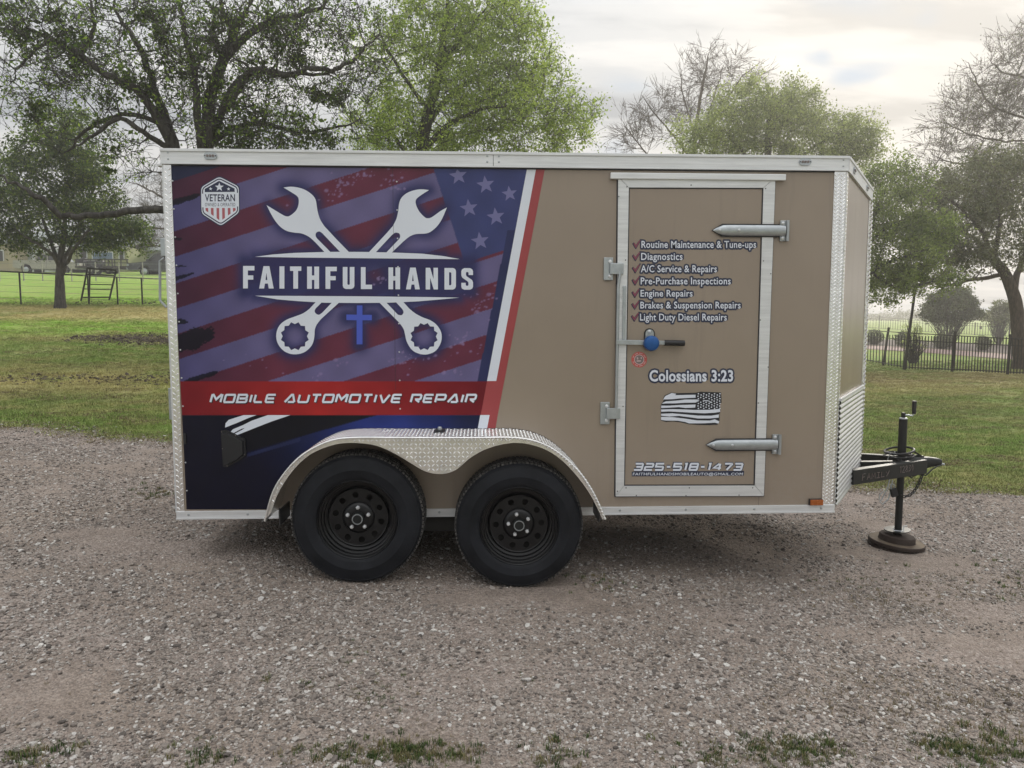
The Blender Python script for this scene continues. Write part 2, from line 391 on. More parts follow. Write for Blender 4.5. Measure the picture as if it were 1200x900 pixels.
# ================================================================== GROUND
def grid_mesh(name, xs, ys, m, off=0.0, keep=None, smooth=True):
    X, Y = np.meshgrid(xs, ys); Z = terr(X, Y)+off
    nx, ny = len(xs), len(ys); idx = np.arange(nx*ny).reshape(ny, nx)
    F = np.stack([idx[:-1, :-1], idx[:-1, 1:], idx[1:, 1:], idx[1:, :-1]], -1).reshape(-1, 4)
    V = np.stack([X, Y, Z], -1).reshape(-1, 3)
    if keep is not None:
        c = V[F].mean(1); F = F[keep(c[:, 0], c[:, 1])]
        used = np.unique(F); mp = np.zeros(len(V), int); mp[used] = np.arange(len(used)); V = V[used]; F = mp[F]
    return np_mesh(name, V, F, m, smooth)
def edge_y(x):
    """far edge of the gravel drive"""
    x = np.asarray(x, float)
    return 3.75-0.17*np.clip(x+2, -12, 20)+0.16*np.sin(x*1.3)+0.09*np.sin(x*3.7+1)+0.05*np.sin(x*9.1)
def lawn_mat(blades=False):
    m, t, p = new_mat('grass_blades' if blades else 'mown_lawn')
    src = node(t, 'ShaderNodeObjectInfo').outputs['Location'] if blades else node(t, 'ShaderNodeTexCoord').outputs['Object']
    def noise_tex(t, scale, detail=4, rough=0.6, stretch=None):
        n = node(t, 'ShaderNodeTexNoise'); n.inputs['Scale'].default_value = scale; n.inputs['Detail'].default_value = detail; n.inputs['Roughness'].default_value = rough
        if stretch:
            mp = node(t, 'ShaderNodeMapping'); mp.inputs['Scale'].default_value = stretch; t.links.new(src, mp.inputs[0]); t.links.new(mp.outputs[0], n.inputs['Vector'])
        else: t.links.new(src, n.inputs['Vector'])
        return n
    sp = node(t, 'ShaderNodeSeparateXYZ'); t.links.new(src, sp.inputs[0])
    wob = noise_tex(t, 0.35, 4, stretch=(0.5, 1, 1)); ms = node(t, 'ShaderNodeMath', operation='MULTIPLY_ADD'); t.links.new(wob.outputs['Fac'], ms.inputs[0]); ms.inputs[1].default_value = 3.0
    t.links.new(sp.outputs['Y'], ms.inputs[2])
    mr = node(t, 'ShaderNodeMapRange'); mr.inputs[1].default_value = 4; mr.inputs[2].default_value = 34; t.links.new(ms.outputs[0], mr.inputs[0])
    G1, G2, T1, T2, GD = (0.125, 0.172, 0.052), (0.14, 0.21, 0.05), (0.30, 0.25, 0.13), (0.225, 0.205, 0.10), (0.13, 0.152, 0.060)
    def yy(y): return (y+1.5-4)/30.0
    band = cramp(t, mr.outputs[0], [(yy(3.6), GD), (yy(5.0), G1), (yy(5.8), GD), (yy(7.2), T2), (yy(8.2), T1), (yy(10), GD), (yy(11.8), G1), (yy(13.2), T2), (yy(14.6), (0.16, 0.25, 0.05)), (yy(17), (0.17, 0.26, 0.05)), (yy(18.5), T1), (yy(21.5), T1), (yy(23), (0.10, 0.12, 0.04)), (yy(24.5), (0.17, 0.28, 0.045)), (0.99, (0.16, 0.26, 0.05))])  # straw and grass tones; sunlit and shaded bands are put into the colour
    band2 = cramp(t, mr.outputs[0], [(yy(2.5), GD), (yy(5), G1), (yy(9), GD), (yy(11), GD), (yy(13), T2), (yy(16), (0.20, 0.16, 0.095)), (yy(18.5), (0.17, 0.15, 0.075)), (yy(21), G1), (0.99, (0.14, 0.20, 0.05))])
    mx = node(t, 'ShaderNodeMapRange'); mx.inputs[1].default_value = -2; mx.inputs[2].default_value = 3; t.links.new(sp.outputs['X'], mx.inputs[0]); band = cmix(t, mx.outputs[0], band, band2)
    n = noise_tex(t, 1.6, 6, 0.7, (0.7, 1.3, 1)); col = cmix(t, cramp(t, n.outputs['Fac'], [(0.43, (0, 0, 0)), (0.63, (0.75, 0.75, 0.75))]), band, (0.25, 0.218, 0.115))
    n2_ = noise_tex(t, 0.8, 5, 0.6); col = cmix(t, cramp(t, n2_.outputs['Fac'], [(0.5, (0, 0, 0)), (0.7, (0.7, 0.7, 0.7))]), col, (0.13, 0.185, 0.05))
    n3 = noise_tex(t, 28, 5, 0.75); col = cmix(t, 1.0, col, cramp(t, n3.outputs['Fac'], [(0.3, (1.0, 1.02, 0.88)), (0.7, (2.2, 2.3, 1.95))]), 'MULTIPLY')
    t.links.new(col, p.inputs['Base Color']); p.inputs['Roughness'].default_value = 1.0; p.inputs['Specular IOR Level'].default_value = 0.1
    if blades: return m
    nb = noise_tex(t, 22, 6, 0.8); bump(t, p, nb.outputs['Fac'], 1.0, 0.06); return m
def gravel_mat():
    m, t, p = new_mat('gravel_and_packed_dirt')
    v = node(t, 'ShaderNodeTexVoronoi'); v.inputs['Scale'].default_value = 75; c = node(t, 'ShaderNodeTexCoord'); t.links.new(c.outputs['Object'], v.inputs['Vector'])
    stone = cramp(t, v.outputs['Color'], [(0.0, (0.17, 0.138, 0.12)), (0.4, (0.26, 0.215, 0.19)), (0.75, (0.35, 0.305, 0.278)), (1.0, (0.44, 0.39, 0.35))])
    n = noise_tex(t, 0.9, 6, 0.6, (0.6, 1.5, 1)); n2_ = noise_tex(t, 7, 6, 0.7)
    dirt = cramp(t, n2_.outputs['Fac'], [(0.3, (0.172, 0.139, 0.115)), (0.7, (0.325, 0.270, 0.228))])
    col = cmix(t, cramp(t, n.outputs['Fac'], [(0.40, (0.15, 0.15, 0.15)), (0.60, (0.85, 0.85, 0.85))]), stone, dirt)
    vn = node(t, 'ShaderNodeTexVoronoi'); vn.inputs['Scale'].default_value = 220; t.links.new(c.outputs['Object'], vn.inputs['Vector'])
    col = cmix(t, 1.0, col, cramp(t, vn.outputs['Color'], [(0.0, (0.6, 0.6, 0.6)), (1.0, (1.35, 1.33, 1.3))]), 'MULTIPLY')
    t.links.new(col, p.inputs['Base Color']); p.inputs['Roughness'].default_value = 0.95; p.inputs['Specular IOR Level'].default_value = 0.2
    inv = node(t, 'ShaderNodeMath', operation='SUBTRACT'); inv.inputs[0].default_value = 1.0; t.links.new(v.outputs['Distance'], inv.inputs[1])
    ad = node(t, 'ShaderNodeMath', operation='ADD'); t.links.new(inv.outputs[0], ad.inputs[0]); t.links.new(n2_.outputs['Fac'], ad.inputs[1])
    bump(t, p, ad.outputs[0], 0.9, 0.012); return m
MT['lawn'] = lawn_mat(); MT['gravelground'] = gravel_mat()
xs = np.unique(np.concatenate([np.linspace(-600, -60, 28), np.linspace(-60, -14, 40), np.linspace(-14, 18, 130), np.linspace(18, 60, 36), np.linspace(60, 600, 28)]))
ys = np.unique(np.concatenate([np.linspace(-60, -6, 20), np.linspace(-6, 2, 14), np.linspace(2, 40, 140), np.linspace(40, 130, 46), np.linspace(130, 1500, 40)]))
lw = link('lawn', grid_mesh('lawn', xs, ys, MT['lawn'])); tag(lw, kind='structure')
gx = np.unique(np.concatenate([np.arange(-14, 16, 0.07)])); gy = np.arange(-6, 7.5, 0.07)
gd = link('gravel_driveway', grid_mesh('gravel_driveway', gx, gy, MT['gravelground'], 0.012, lambda x, y: y < edge_y(x))); tag(gd, kind='structure')

# loose pebbles: one scattered layer (points carry scale and rotation, geometry nodes puts a pebble on each)
def scatter(name, pts, scales, rots, protos, kind='stuff', label=None, cat=None):
    me = bpy.data.meshes.new(name); me.vertices.add(len(pts)); me.vertices.foreach_set('co', np.asarray(pts, np.float32).ravel())
    a = me.attributes.new('scl', 'FLOAT_VECTOR', 'POINT'); a.data.foreach_set('vector', np.asarray(scales, np.float32).ravel())
    a = me.attributes.new('rot', 'FLOAT_VECTOR', 'POINT'); a.data.foreach_set('vector', np.asarray(rots, np.float32).ravel())
    a = me.attributes.new('pick', 'INT', 'POINT'); a.data.foreach_set('value', RNG.integers(0, len(protos), len(pts)).astype(np.int32))
    o = link(name, me); tag(o, label, cat, None, kind)
    coll = bpy.data.collections.new(name+'_shapes')
    for q in protos: coll.objects.link(q)
    g = bpy.data.node_groups.new(name, 'GeometryNodeTree')
    g.interface.new_socket('Geometry', in_out='INPUT', socket_type='NodeSocketGeometry'); g.interface.new_socket('Geometry', in_out='OUTPUT', socket_type='NodeSocketGeometry')
    gi = g.nodes.new('NodeGroupInput'); go = g.nodes.new('NodeGroupOutput')
    ci = g.nodes.new('GeometryNodeCollectionInfo'); ci.inputs['Collection'].default_value = coll; ci.inputs['Separate Children'].default_value = True; ci.inputs['Reset Children'].default_value = True
    ip = g.nodes.new('GeometryNodeInstanceOnPoints'); ip.inputs['Pick Instance'].default_value = True
    def att(nm, ty):
        n = g.nodes.new('GeometryNodeInputNamedAttribute'); n.data_type = ty; n.inputs['Name'].default_value = nm; return n
    s_ = att('scl', 'FLOAT_VECTOR'); r_ = att('rot', 'FLOAT_VECTOR'); k_ = att('pick', 'INT')
    e2r = g.nodes.new('FunctionNodeEulerToRotation')
    L = g.links.new
    L(gi.outputs[0], ip.inputs['Points']); L(ci.outputs[0], ip.inputs['Instance']); L(k_.outputs[0], ip.inputs['Instance Index'])
    L(r_.outputs[0], e2r.inputs[0]); L(e2r.outputs[0], ip.inputs['Rotation']); L(s_.outputs[0], ip.inputs['Scale']); L(ip.outputs[0], go.inputs[0])
    md = o.modifiers.new('scatter', 'NODES'); md.node_group = g
    return o
def stone_mat():
    m, t, p = new_mat('pebble_stone')
    oi = node(t, 'ShaderNodeObjectInfo')
    c = cramp(t, oi.outputs['Random'], [(0.0, (0.085, 0.074, 0.068)), (0.25, (0.18, 0.157, 0.142)), (0.6, (0.285, 0.25, 0.222)), (0.83, (0.37, 0.34, 0.315)), (0.93, (0.46, 0.445, 0.43)), (1.0, (0.60, 0.58, 0.55))])
    n = noise_tex(t, 3, 4); c = cmix(t, 1.0, c, cramp(t, n.outputs['Fac'], [(0.3, (0.75, 0.74, 0.72)), (0.7, (1.15, 1.14, 1.12))]), 'MULTIPLY')
    t.links.new(c, p.inputs['Base Color']); p.inputs['Roughness'].default_value = 0.9; p.inputs['Specular IOR Level'].default_value = 0.25; return m
MT['stone'] = stone_mat()
def pebble_proto(i):
    bm = bmesh.new(); bmesh.ops.create_icosphere(bm, subdivisions=1, radius=1.0)
    rr = random.Random(i)
    for v in bm.verts: v.co = v.co*rr.uniform(0.72, 1.12); v.co.z *= 0.62; v.co.x *= 1.15
    me = bpy.data.meshes.new('pebble'); bm.to_mesh(me); bm.free(); me.materials.append(MT['stone'])
    return bpy.data.objects.new('pebble', me)
def view_points(n, d0, d1, edge=None, pw=1.2, spread=0.80):
    """random ground positions inside what can be seen from the drive, denser near"""
    u = RNG.random(n); d = d0*(d1/d0)**(u**(1/pw))
    lat = (RNG.random(n)*2-1)*(spread*d+1.1)
    f = np.array([math.sin(YAW), math.cos(YAW)]); r = np.array([math.cos(YAW), -math.sin(YAW)])
    x = CAM[0]+f[0]*d+r[0]*lat; y = CAM[1]+f[1]*d+r[1]*lat
    return x, y, d
def fbm(x, y, s, seed=0):
    r = np.random.default_rng(seed); z = 0
    for k in range(6):
        a = r.random()*6.28; f = s*(1.0+0.7*k); z = z+np.sin((x*math.cos(a)+y*math.sin(a))*f+r.random()*6.28)*np.sin((x*math.sin(a)-y*math.cos(a))*f*0.8+r.random()*6.28)/(1+0.4*k)
    return z/2.2
x, y, d = view_points(600000, 1.3, 12.5, pw=1.35)
n1_ = fbm(x, y*1.6, 2.3, 3)
ok = (y < edge_y(x)+0.25+0.15*RNG.standard_normal(len(x))) & ((n1_+0.35*fbm(x, y, 0.8, 9)+0.9*RNG.random(len(x))) > 0.18) & (y < 7)
ok &= ~((y > 0.05) & (y < 1.8) & (x > 0) & (x < 3.6) & (RNG.random(len(x)) < 0.5))
x, y, d = x[ok], y[ok], d[ok]
s = 0.0029*np.exp(0.50*RNG.standard_normal(len(x)))*(1+0.10*d); s = np.minimum(s, 0.017)
P = np.stack([x, y, terr(x, y)+0.012+s*0.2], 1)
scatter('gravel', P, np.stack([s, s*RNG.uniform(0.7, 1.2, len(s)), s*RNG.uniform(0.6, 1.1, len(s))], 1), np.stack([RNG.normal(0, 0.25, len(s)), RNG.normal(0, 0.25, len(s)), RNG.random(len(s))*6.28], 1), [pebble_proto(i) for i in range(7)])
# grass: short tufts, thick at the lawn's edge, thin straw through it
def tuft_proto(i, n, h, w, m, spread=1.0):
    rr = random.Random(100+i); mb = MB()
    for k in range(n):
        a = rr.uniform(0, 6.28); r0 = rr.uniform(0, 0.5)*spread; bx, by = r0*math.cos(a), r0*math.sin(a)
        ln = rr.uniform(0.5, 1.0)*h; b = rr.uniform(0, 6.28); le = rr.uniform(0.1, 0.7)*ln; ww = w*rr.uniform(0.6, 1.2)
        px_, py_ = -math.sin(b)*ww, math.cos(b)*ww; tx, ty = bx+math.cos(b)*le, by+math.sin(b)*le
        mx, my = bx+math.cos(b)*le*0.35, by+math.sin(b)*le*0.35
        mb.add([(bx-px_, by-py_, -0.1), (bx+px_, by+py_, -0.1), (mx+px_*0.8, my+py_*0.8, ln*0.6), (mx-px_*0.8, my-py_*0.8, ln*0.6), (tx, ty, ln)], [(0, 1, 2, 3), (3, 2, 4)])
    return bpy.data.objects.new('tuft', mb.mesh('tuft', m))
def grassmat(name, cols):
    m, t, p = new_mat(name); oi = node(t, 'ShaderNodeObjectInfo')
    c = cramp(t, oi.outputs['Random'], [(i/(len(cols)-1), q) for i, q in enumerate(cols)])
    t.links.new(c, p.inputs['Base Color']); p.inputs['Roughness'].default_value = 0.8; p.inputs['Specular IOR Level'].default_value = 0.2; return m
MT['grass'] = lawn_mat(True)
MT['straw'] = grassmat('straw_blades', [(0.10, 0.085, 0.045), (0.17, 0.135, 0.07), (0.24, 0.19, 0.10)])
MT['weed'] = grassmat('weed_blades', [(0.03, 0.055, 0.016), (0.055, 0.09, 0.024), (0.10, 0.13, 0.04), (0.17, 0.15, 0.07), (0.22, 0.18, 0.10)])
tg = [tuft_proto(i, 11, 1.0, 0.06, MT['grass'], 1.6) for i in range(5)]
x, y, d = view_points(240000, 6.5, 30, pw=1.0)
lim = edge_y(x)+0.12*RNG.standard_normal(len(x))
ok = (y > lim) & (RNG.random(len(x)) < 0.25+0.75*_ss(-0.5, 0.3, fbm(x, y, 1.1, 5)+0.3))
x, y, d = x[ok], y[ok], d[ok]; s = 0.021*np.exp(0.3*RNG.standard_normal(len(x)))*(1+0.02*d)
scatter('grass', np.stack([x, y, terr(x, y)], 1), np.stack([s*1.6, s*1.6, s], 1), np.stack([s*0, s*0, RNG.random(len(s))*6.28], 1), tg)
ts = [tuft_proto(20+i, 9, 0.7, 0.05, MT['straw'], 2.2) for i in range(4)]
x, y, d = view_points(80000, 6.5, 22, pw=1.0)
f2 = fbm(x, y*2, 1.7, 8)
ok = (y > edge_y(x)-0.5*RNG.random(len(x))) & ((x < 0.5) | (x > 3.2)) & ((f2 > 0.1) | (np.abs(y-edge_y(x)) < 0.45))
x, y, d = x[ok], y[ok], d[ok]; s = 0.030*np.exp(0.3*RNG.standard_normal(len(x)))
scatter('straw_litter', np.stack([x, y, terr(x, y)+0.01], 1), np.stack([s*1.8, s*1.8, s*0.6], 1), np.stack([s*0, s*0, RNG.random(len(s))*6.28], 1), ts)
# weeds through the gravel, where the photograph has them
tw = [tuft_proto(40+i, 16, 1.0, 0.055, MT['weed'], 1.5) for i in range(5)]
ty = [tuft_proto(60+i, 12, 0.8, 0.05, MT['straw'], 1.8) for i in range(4)]
wp = []; yp = []
def clump(px_, py_, rx, ry, n, lst, h=0.02):
    c = ground(px_, py_)
    for _ in range(int(n*.40)):
        q = (c[0]+random.gauss(0, rx)*1.25, c[1]+random.gauss(0, ry)*1.9); lst.append((q[0], q[1], h*random.uniform(0.3, 1.25)))
for a in [(470, 886, .07, .022, 520, .020), (235, 893, .05, .02, 120, .018), (395, 893, .06, .02, 160, .017), (545, 890, .03, .02, 60, .02), (650, 890, .04, .03, 120, .022), (925, 884, .08, .025, 460, .018), (830, 893, .07, .02, 150, .018), (960, 885, .05, .03, 140, .02), (1130, 886, .06, .03, 420, .020), (1180, 880, .06, .05, 200, .022), (1190, 682, .22, .12, 200, .024), (1010, 687, .12, .05, 60, .016), (445, 815, .06, .05, 110, .012), (410, 775, .05, .04, 70, .012), (178, 580, .10, .05, 120, .025), (690, 683, .10, .05, 90, .02), (1095, 690, .25, .06, 60, .013), (305, 560, .1, .05, 20, .02), (312, 800, .01, .008, 40, .014), (357, 808, .012, .01, 30, .014), (600, 800, .03, .02, 30, .01), (20, 893, .05, .02, 90, .02), (70, 885, .04, .02, 50, .018)]:
    clump(a[0], a[1], a[2], a[3], a[4], wp, a[5])
for a in [(300, 890, .3, .05, 120, .012), (900, 870, .3, .08, 200, .012), (700, 850, .5, .15, 160, .010), (150, 850, .5, .15, 120, .010), (1100, 760, .4, .3, 260, .011), (1010, 700, .25, .06, 320, .016), (1070, 712, .18, .07, 300, .018), (1150, 690, .3, .07, 300, .016), (930, 818, .12, .05, 200, .012), (1030, 815, .15, .08, 420, .014), (1085, 830, .15, .06, 300, .014), (1150, 830, .18, .07, 420, .016), (960, 830, .1, .04, 140, .012), (870, 885, .12, .05, 160, .014), (440, 800, .12, .08, 260, .011), (500, 870, .15, .06, 150, .012), (620, 860, .2, .08, 120, .01), (1060, 875, .1, .06, 160, .013), (760, 690, .2, .05, 90, .012)]:
    clump(a[0], a[1], a[2], a[3], a[4], yp, a[5])
for nm, lst, pr in (('green_weeds', wp, tw), ('dry_weeds', yp, ty)):
    A = np.array(lst); n = len(A)
    scatter(nm, np.stack([A[:, 0], A[:, 1], terr(A[:, 0], A[:, 1])+0.012], 1), np.stack([A[:, 2]*1.2, A[:, 2]*1.2, A[:, 2]], 1), np.stack([np.zeros(n), np.zeros(n), RNG.random(n)*6.28], 1), pr)

# ================================================================== THE TRAILER
ZB = at(600, 603, 0)[2]; ZB = 0.292
ROOT = (1.83, 0.93, 0.0)
tr = thing('cargo_trailer', ROOT, 'tan enclosed cargo trailer with a flag and crossed wrenches wrap, parked on gravel', 'trailer')
def wl(px_, py_): p = at(px_, py_, 0.0); return float(p[0]), float(p[2])
XL, ZT = 0.0, wl(591, 180)[1]
XR = 3.66; NX, NY = 4.307, 0.93; W = 1.86
ZT = wl(590, 180)[1]-.018
# --- shell
mb = MB(); mb.add([(XL, 0, ZB), (XR, 0, ZB), (XR, 0, ZT), (XL, 0, ZT), (XL, .03, ZB), (XR, .03, ZB), (XR, .03, ZT), (XL, .03, ZT)], [(0, 1, 2, 3), (4, 5, 6, 7), (0, 4, 7, 3), (1, 5, 6, 2)])
mb.build('side_wall', MT['tan'], tr)
MB().box(XL, XR, W-.03, W, ZB, ZT).build('side_wall', MT['tan'], tr)
MB().box(XL+.002, XL+.04, .031, W-.031, ZB, ZT).build('rear_door', MT['tan'], tr)
def nose_panel(y0, y1, z0, z1, off=0.0):
    """part of the near V-nose wall between fractions 0..1 of its run"""
    return [(XR+(NX-XR)*a+off*0.82, NY*a-off*0.57, z) for a, z in ((y0, z0), (y1, z0), (y1, z1), (y0, z1))]
mb = MB(); q = nose_panel(0, 1, ZB, ZT); mb.add(q+[(v[0]-.02, v[1]+.03, v[2]) for v in q], [(0, 1, 2, 3), (7, 6, 5, 4)]); mb.build('nose_panel', MT['tan'], tr)
mb = MB(); mb.add([(XR, W, ZB), (NX, NY, ZB), (NX, NY, ZT), (XR, W, ZT)], [(0, 1, 2, 3)]); mb.build('nose_panel', MT['tan'], tr)
mb = MB(); foot = [(XL, .0, ), (XR, .0), (NX, NY), (XR, W), (XL, W)]
mb.add([(a, b, ZT-.012) for a, b in foot]+[(a, b, ZT+.012) for a, b in foot], [(4, 3, 2, 1, 0), (5, 6, 7, 8, 9)]+[(i, (i+1) % 5, 5+(i+1) % 5, 5+i) for i in range(5)])
mb.build('roof', MT['roof'], tr)
mb = MB(); mb.add([(a, b, ZB+.02) for a, b in foot], [(0, 1, 2, 3, 4)]); mb.build('floor', MT['inner'], tr)
mb = MB()
for xx in np.arange(0.3, 3.6, 0.41): mb.box(xx-.025, xx+.025, .06, W-.06, ZB-.012, ZB+.015)
mb.box(.02, 3.6, .35, .40, ZB-.03, ZB+.012); mb.box(.02, 3.6, W-.40, W-.35, ZB-.03, ZB+.012)
mb.build('chassis', MT['inner'], tr)
# --- aluminium trims
zt0, zt1 = wl(590, 196.5)[1], wl(590, 180)[1]
ZR0, ZR1 = wl(590, 196.8)[1], ZT+.018
def trim_band(y_off, z0, z1, name, m, th=.012):
    mb = MB(); mb.box(XL-.012, XR+.006, -y_off-.0, -.001, z0, z1, .002); return mb.build(name, m, tr)
rt = trim_band(.014, ZR0, ZR1, 'roof_trim', MT['alu'])
MB().box(XL-.012, XR+.008, -.020, -.0145, ZR1-.010, ZR1+.004, .001).build('trim_lip', MT['alu'], rt)
MB().box(XL-.012, XR+.006, -.018, -.0145, ZR0, ZR0+.006).build('trim_lip', MT['alu'], rt)
jx = wl(578, 185)[0]
MB().box(jx-.0012, jx+.0012, -.0150, -.0138, ZR0+.004, ZR1-.008).build('trim_joint', MT['seal'], rt)
mb = MB()
for dx in (-.032, .03):
    for dz in (.028, .058): mb.lathe((jx+dx, -.0143, ZR0+dz), (0, -1, 0), [(.006, 0), (.005, .002), (.001, .003)], 8, cap1=True)
for xx in (XL+.028, XR-.025):
    for dz in (.025, .058): mb.lathe((xx, -.0143, ZR0+dz), (0, -1, 0), [(.005, 0), (.004, .002), (.001, .003)], 8, cap1=True)
mb.build('rivet_heads', MT['zinc'], rt, kind='stuff')
# nose top trim, near and far side
def nose_strip(name, a0, a1, z0, z1, th, m, parent=tr):
    q0 = nose_panel(a0, a1, z0, z1, .001); q1 = nose_panel(a0, a1, z0, z1, th); mb = MB(); mb.add(q0+q1, [(3, 2, 1, 0), (4, 5, 6, 7), (0, 1, 5, 4), (1, 2, 6, 5), (2, 3, 7, 6), (3, 0, 4, 7)]); return mb.build(name, m, parent)
nst = nose_strip('nose_trim', 0.004, 1.008, ZR0, ZR1, .014, MT['alu'])
nose_strip('trim_lip', 0.004, 1.01, ZR1-.010, ZR1+.004, .019, MT['alu'], nst)
def marker(c, nrm, w, name, m, parent=tr):
    n = Vector(nrm).normalized(); u = Vector((0, 0, 1)).cross(n).normalized(); R = Matrix((u, n, Vector((0, 0, 1)))).transposed(); c = Vector(c)
    mb = MB(); loop = [(w*.5*math.cos(t)*1.0*(1 if abs(math.cos(t)) < 1 else 1), .0185*math.sin(t)) for t in np.linspace(0, 2*math.pi, 24, endpoint=False)]
    loop = [(max(-w*.5+.0185, min(w*.5-.0185, a*1.6))+.0185*math.cos(t), b) for (a, b), t in zip(loop, np.linspace(0, 2*math.pi, 24, endpoint=False))]
    f3 = lambda a, b, h: c+R@Vector((a, h, b)); mb.prism([loop], f3, .006); o = mb.build(name, MT['zinc'], parent)
    m2 = MB()
    for k in (-1, 0, 1): m2.prism([circ(k*w*.22, 0, w*.095, 12)], lambda a, b, h: c+R@Vector((a, h+.0055, b)), .004)
    m2.build('lens', m, o)
    m3 = MB()
    for k in (-1, 1): m3.prism([circ(k*w*.41, 0, .003, 8)], lambda a, b, h: c+R@Vector((a, h+.0058, b)), .003)
    m3.build('screw_heads', MT['seal'], o, kind='stuff'); return o
for px_, py_ in ((248, 183.5), (942, 190.5)):
    xx, zz_ = wl(px_, py_); marker((xx, -.0142, zz_), (0, -1, 0), .068, 'marker_light', MT['grimelens'])
for a in (.17, .72):
    q = nose_panel(a, a, ZR0+.036, ZR0+.036, .0142)[0]; marker(q, (.82, -.57, 0), .066, 'marker_light', MT['grimelens'])
# --- bottom rail
rail = MB().box(XL-.004, XR+.004, -.012, .0, ZB-.004, ZB+.038, .002).build('bottom_rail', MT['alu'], tr)
MB().box(XL-.004, XR+.004, -.016, -.0125, ZB-.006, ZB+.002).build('rail_lip', MT['alu'], rail)
mb = MB()
for px_ in (222, 291, 515, 726, 803, 883, 961):
    xx = wl(px_, 600)[0]; mb.lathe((xx, -.0118, ZB+.019), (0, -1, 0), [(.0075, 0), (.006, .003), (.002, .0035)], 10, cap1=True)
mb.build('rail_screws', MT['zinc'], rail, kind='stuff')
# --- tread plate: raised bars on a sheet
def lug(mb, c, n, d, L=.017, w=.0042, h=.0016):
    c = Vector(c); n = Vector(n).normalized(); d = Vector(d).normalized(); s_ = n.cross(d)
    mb.add([c-d*L*.5, c-s_*w, c+d*L*.5, c+s_*w, c-d*L*.28+n*h, c+d*L*.28+n*h], [(0, 1, 4), (1, 5, 4), (1, 2, 5), (2, 3, 5), (3, 4, 5), (3, 0, 4)])
def treadstrip(name, o, u, v, n, w, h, parent=tr, cols=3, pitch=.021, m='plate'):
    """o corner, u across (unit), v up (unit), n out; chevron bars in columns"""
    o = Vector(o); u = Vector(u); v = Vector(v); n = Vector(n); t = .004; mb = MB()
    c = o+u*w/2+v*h/2+n*t/2; R = Matrix((u, n, v)).transposed(); mb.obox(c, (w/2, t/2, h/2), R, .0008)
    ob = mb.build(name, MT[m], parent); m2 = MB(); cw = w/cols
    for k in range(cols):
        sgn = 1 if k % 2 else -1
        j = 0
        while (j+.5)*pitch < h-.01:
            z = (j+.5)*pitch+(.5*pitch if k % 2 else 0)
            if z < h-.012: lug(m2, o+u*(k+.5)*cw+v*z+n*(t+.0003), n, (u*.8*sgn+v*.62), min(.024, cw*1.15))
            j += 1
    m2.build('tread_bars', MT[m], ob, kind='stuff'); return ob
treadstrip('corner_trim', (XL-.002, -.001, ZB+.038), (1, 0, 0), (0, 0, 1), (0, -1, 0), .040, ZR0-ZB-.04, cols=2, pitch=.030)
treadstrip('corner_trim', (XR-.068, -.001, ZB+.038), (1, 0, 0), (0, 0, 1), (0, -1, 0), .066, ZR0-ZB-.04, cols=4, pitch=.020)
nd = Vector((NX-XR, NY, 0)).normalized(); nn = Vector((nd.y, -nd.x, 0))
treadstrip('nose_corner_trim', Vector((XR, 0, ZB))+nn*.001, nd, (0, 0, 1), nn, .05, ZR0-ZB, cols=2, pitch=.022)
treadstrip('apex_trim', Vector((NX, NY, .47))-nd*.075+nn*.001, nd, (0, 0, 1), nn, .075, ZR0-.47, cols=2, pitch=.045)
# scalloped edge of the apex trim
mb = MB()
for i in range(60):
    z = .46+i*(ZR0-.47)/60; lug(mb, Vector((NX+.006, NY, z+.012))+nn*.004, (nn+nd).normalized(), (0.25, 0, 1), .036, .009, .012)
mb.build('apex_edge', MT['plate'], tr, kind='stuff')
# rear edge and rear hardware seen edge on
MB().box(XL-.012, XL-.003, .0, .05, ZB+.03, ZR0).build('rear_frame', MT['alu'], tr)
lk = MB().box(XL-.040, XL-.013, .01, .05, wl(189, 300)[1], wl(189, 279)[1], .003).build('rear_hinge', MT['zinc'], tr)
MB().tube([at(193, 302, .03), at(187.5, 306, .03), at(187.5, 352, .03), at(195, 360, .03)], .007, 8).build('lock_rod', MT['zinc'], tr, True)
MB().tube([at(197.5, 362, .05), at(201, 452, .05)], .006, 8).build('lock_rod', MT['zinc'], tr, True)
MB().box(XL-.030, XL-.013, .01, .05, wl(205, 492)[1], wl(203, 455)[1], .003).build('rear_hinge', MT['zinc'], tr)
MB().box(XL-.018, XL-.008, .01, .03, wl(209, 597)[1], wl(209, 580)[1]).build('door_bumper', MT['blackplastic'], tr)
MB().box(XL-.045, XL-.0125, .012, .06, ZR0-.004, ZR0+.006).build('rear_drip_edge', MT['alu'], tr)
# --- ribbed stone guard on the nose
z0g, z1g = ZB+.004, wl(982.5, 470)[1]
mb = MB(); nr = 21; per = (z1g-z0g)/nr; K = 6; prof = []
for i in range(nr*K+1): prof.append((z0g+i*per/K, .006+.0085*abs(math.sin(math.pi*i/K))**0.8))
b0 = len(mb.v)
for a in (.045, 1.0):
    for z, o_ in prof: q = nose_panel(a, a, z, z, o_)[0]; mb.v.append(q)
n_ = len(prof)
for i in range(n_-1): mb.f.append((i, i+n_, i+n_+1, i+1))
me = mb.mesh('stone_guard', MT['ribbed'], True); link('stone_guard', me, tr)
nose_strip('guard_edge', .045, 1.0, z1g-.004, z1g+.010, .016, MT['alu'])
# amber light
x0, z0 = wl(947, 591.5); x1, z1 = wl(963, 584)
aml = MB().box(x0, x1, -.018, -.001, z0, z1, .003).build('side_marker', MT['blackplastic'], tr)
MB().box(x0+.002, x1-.002, -.026, -.0182, z0+.002, z1-.002, .003).build('amber_lens', MT['amber'], aml)
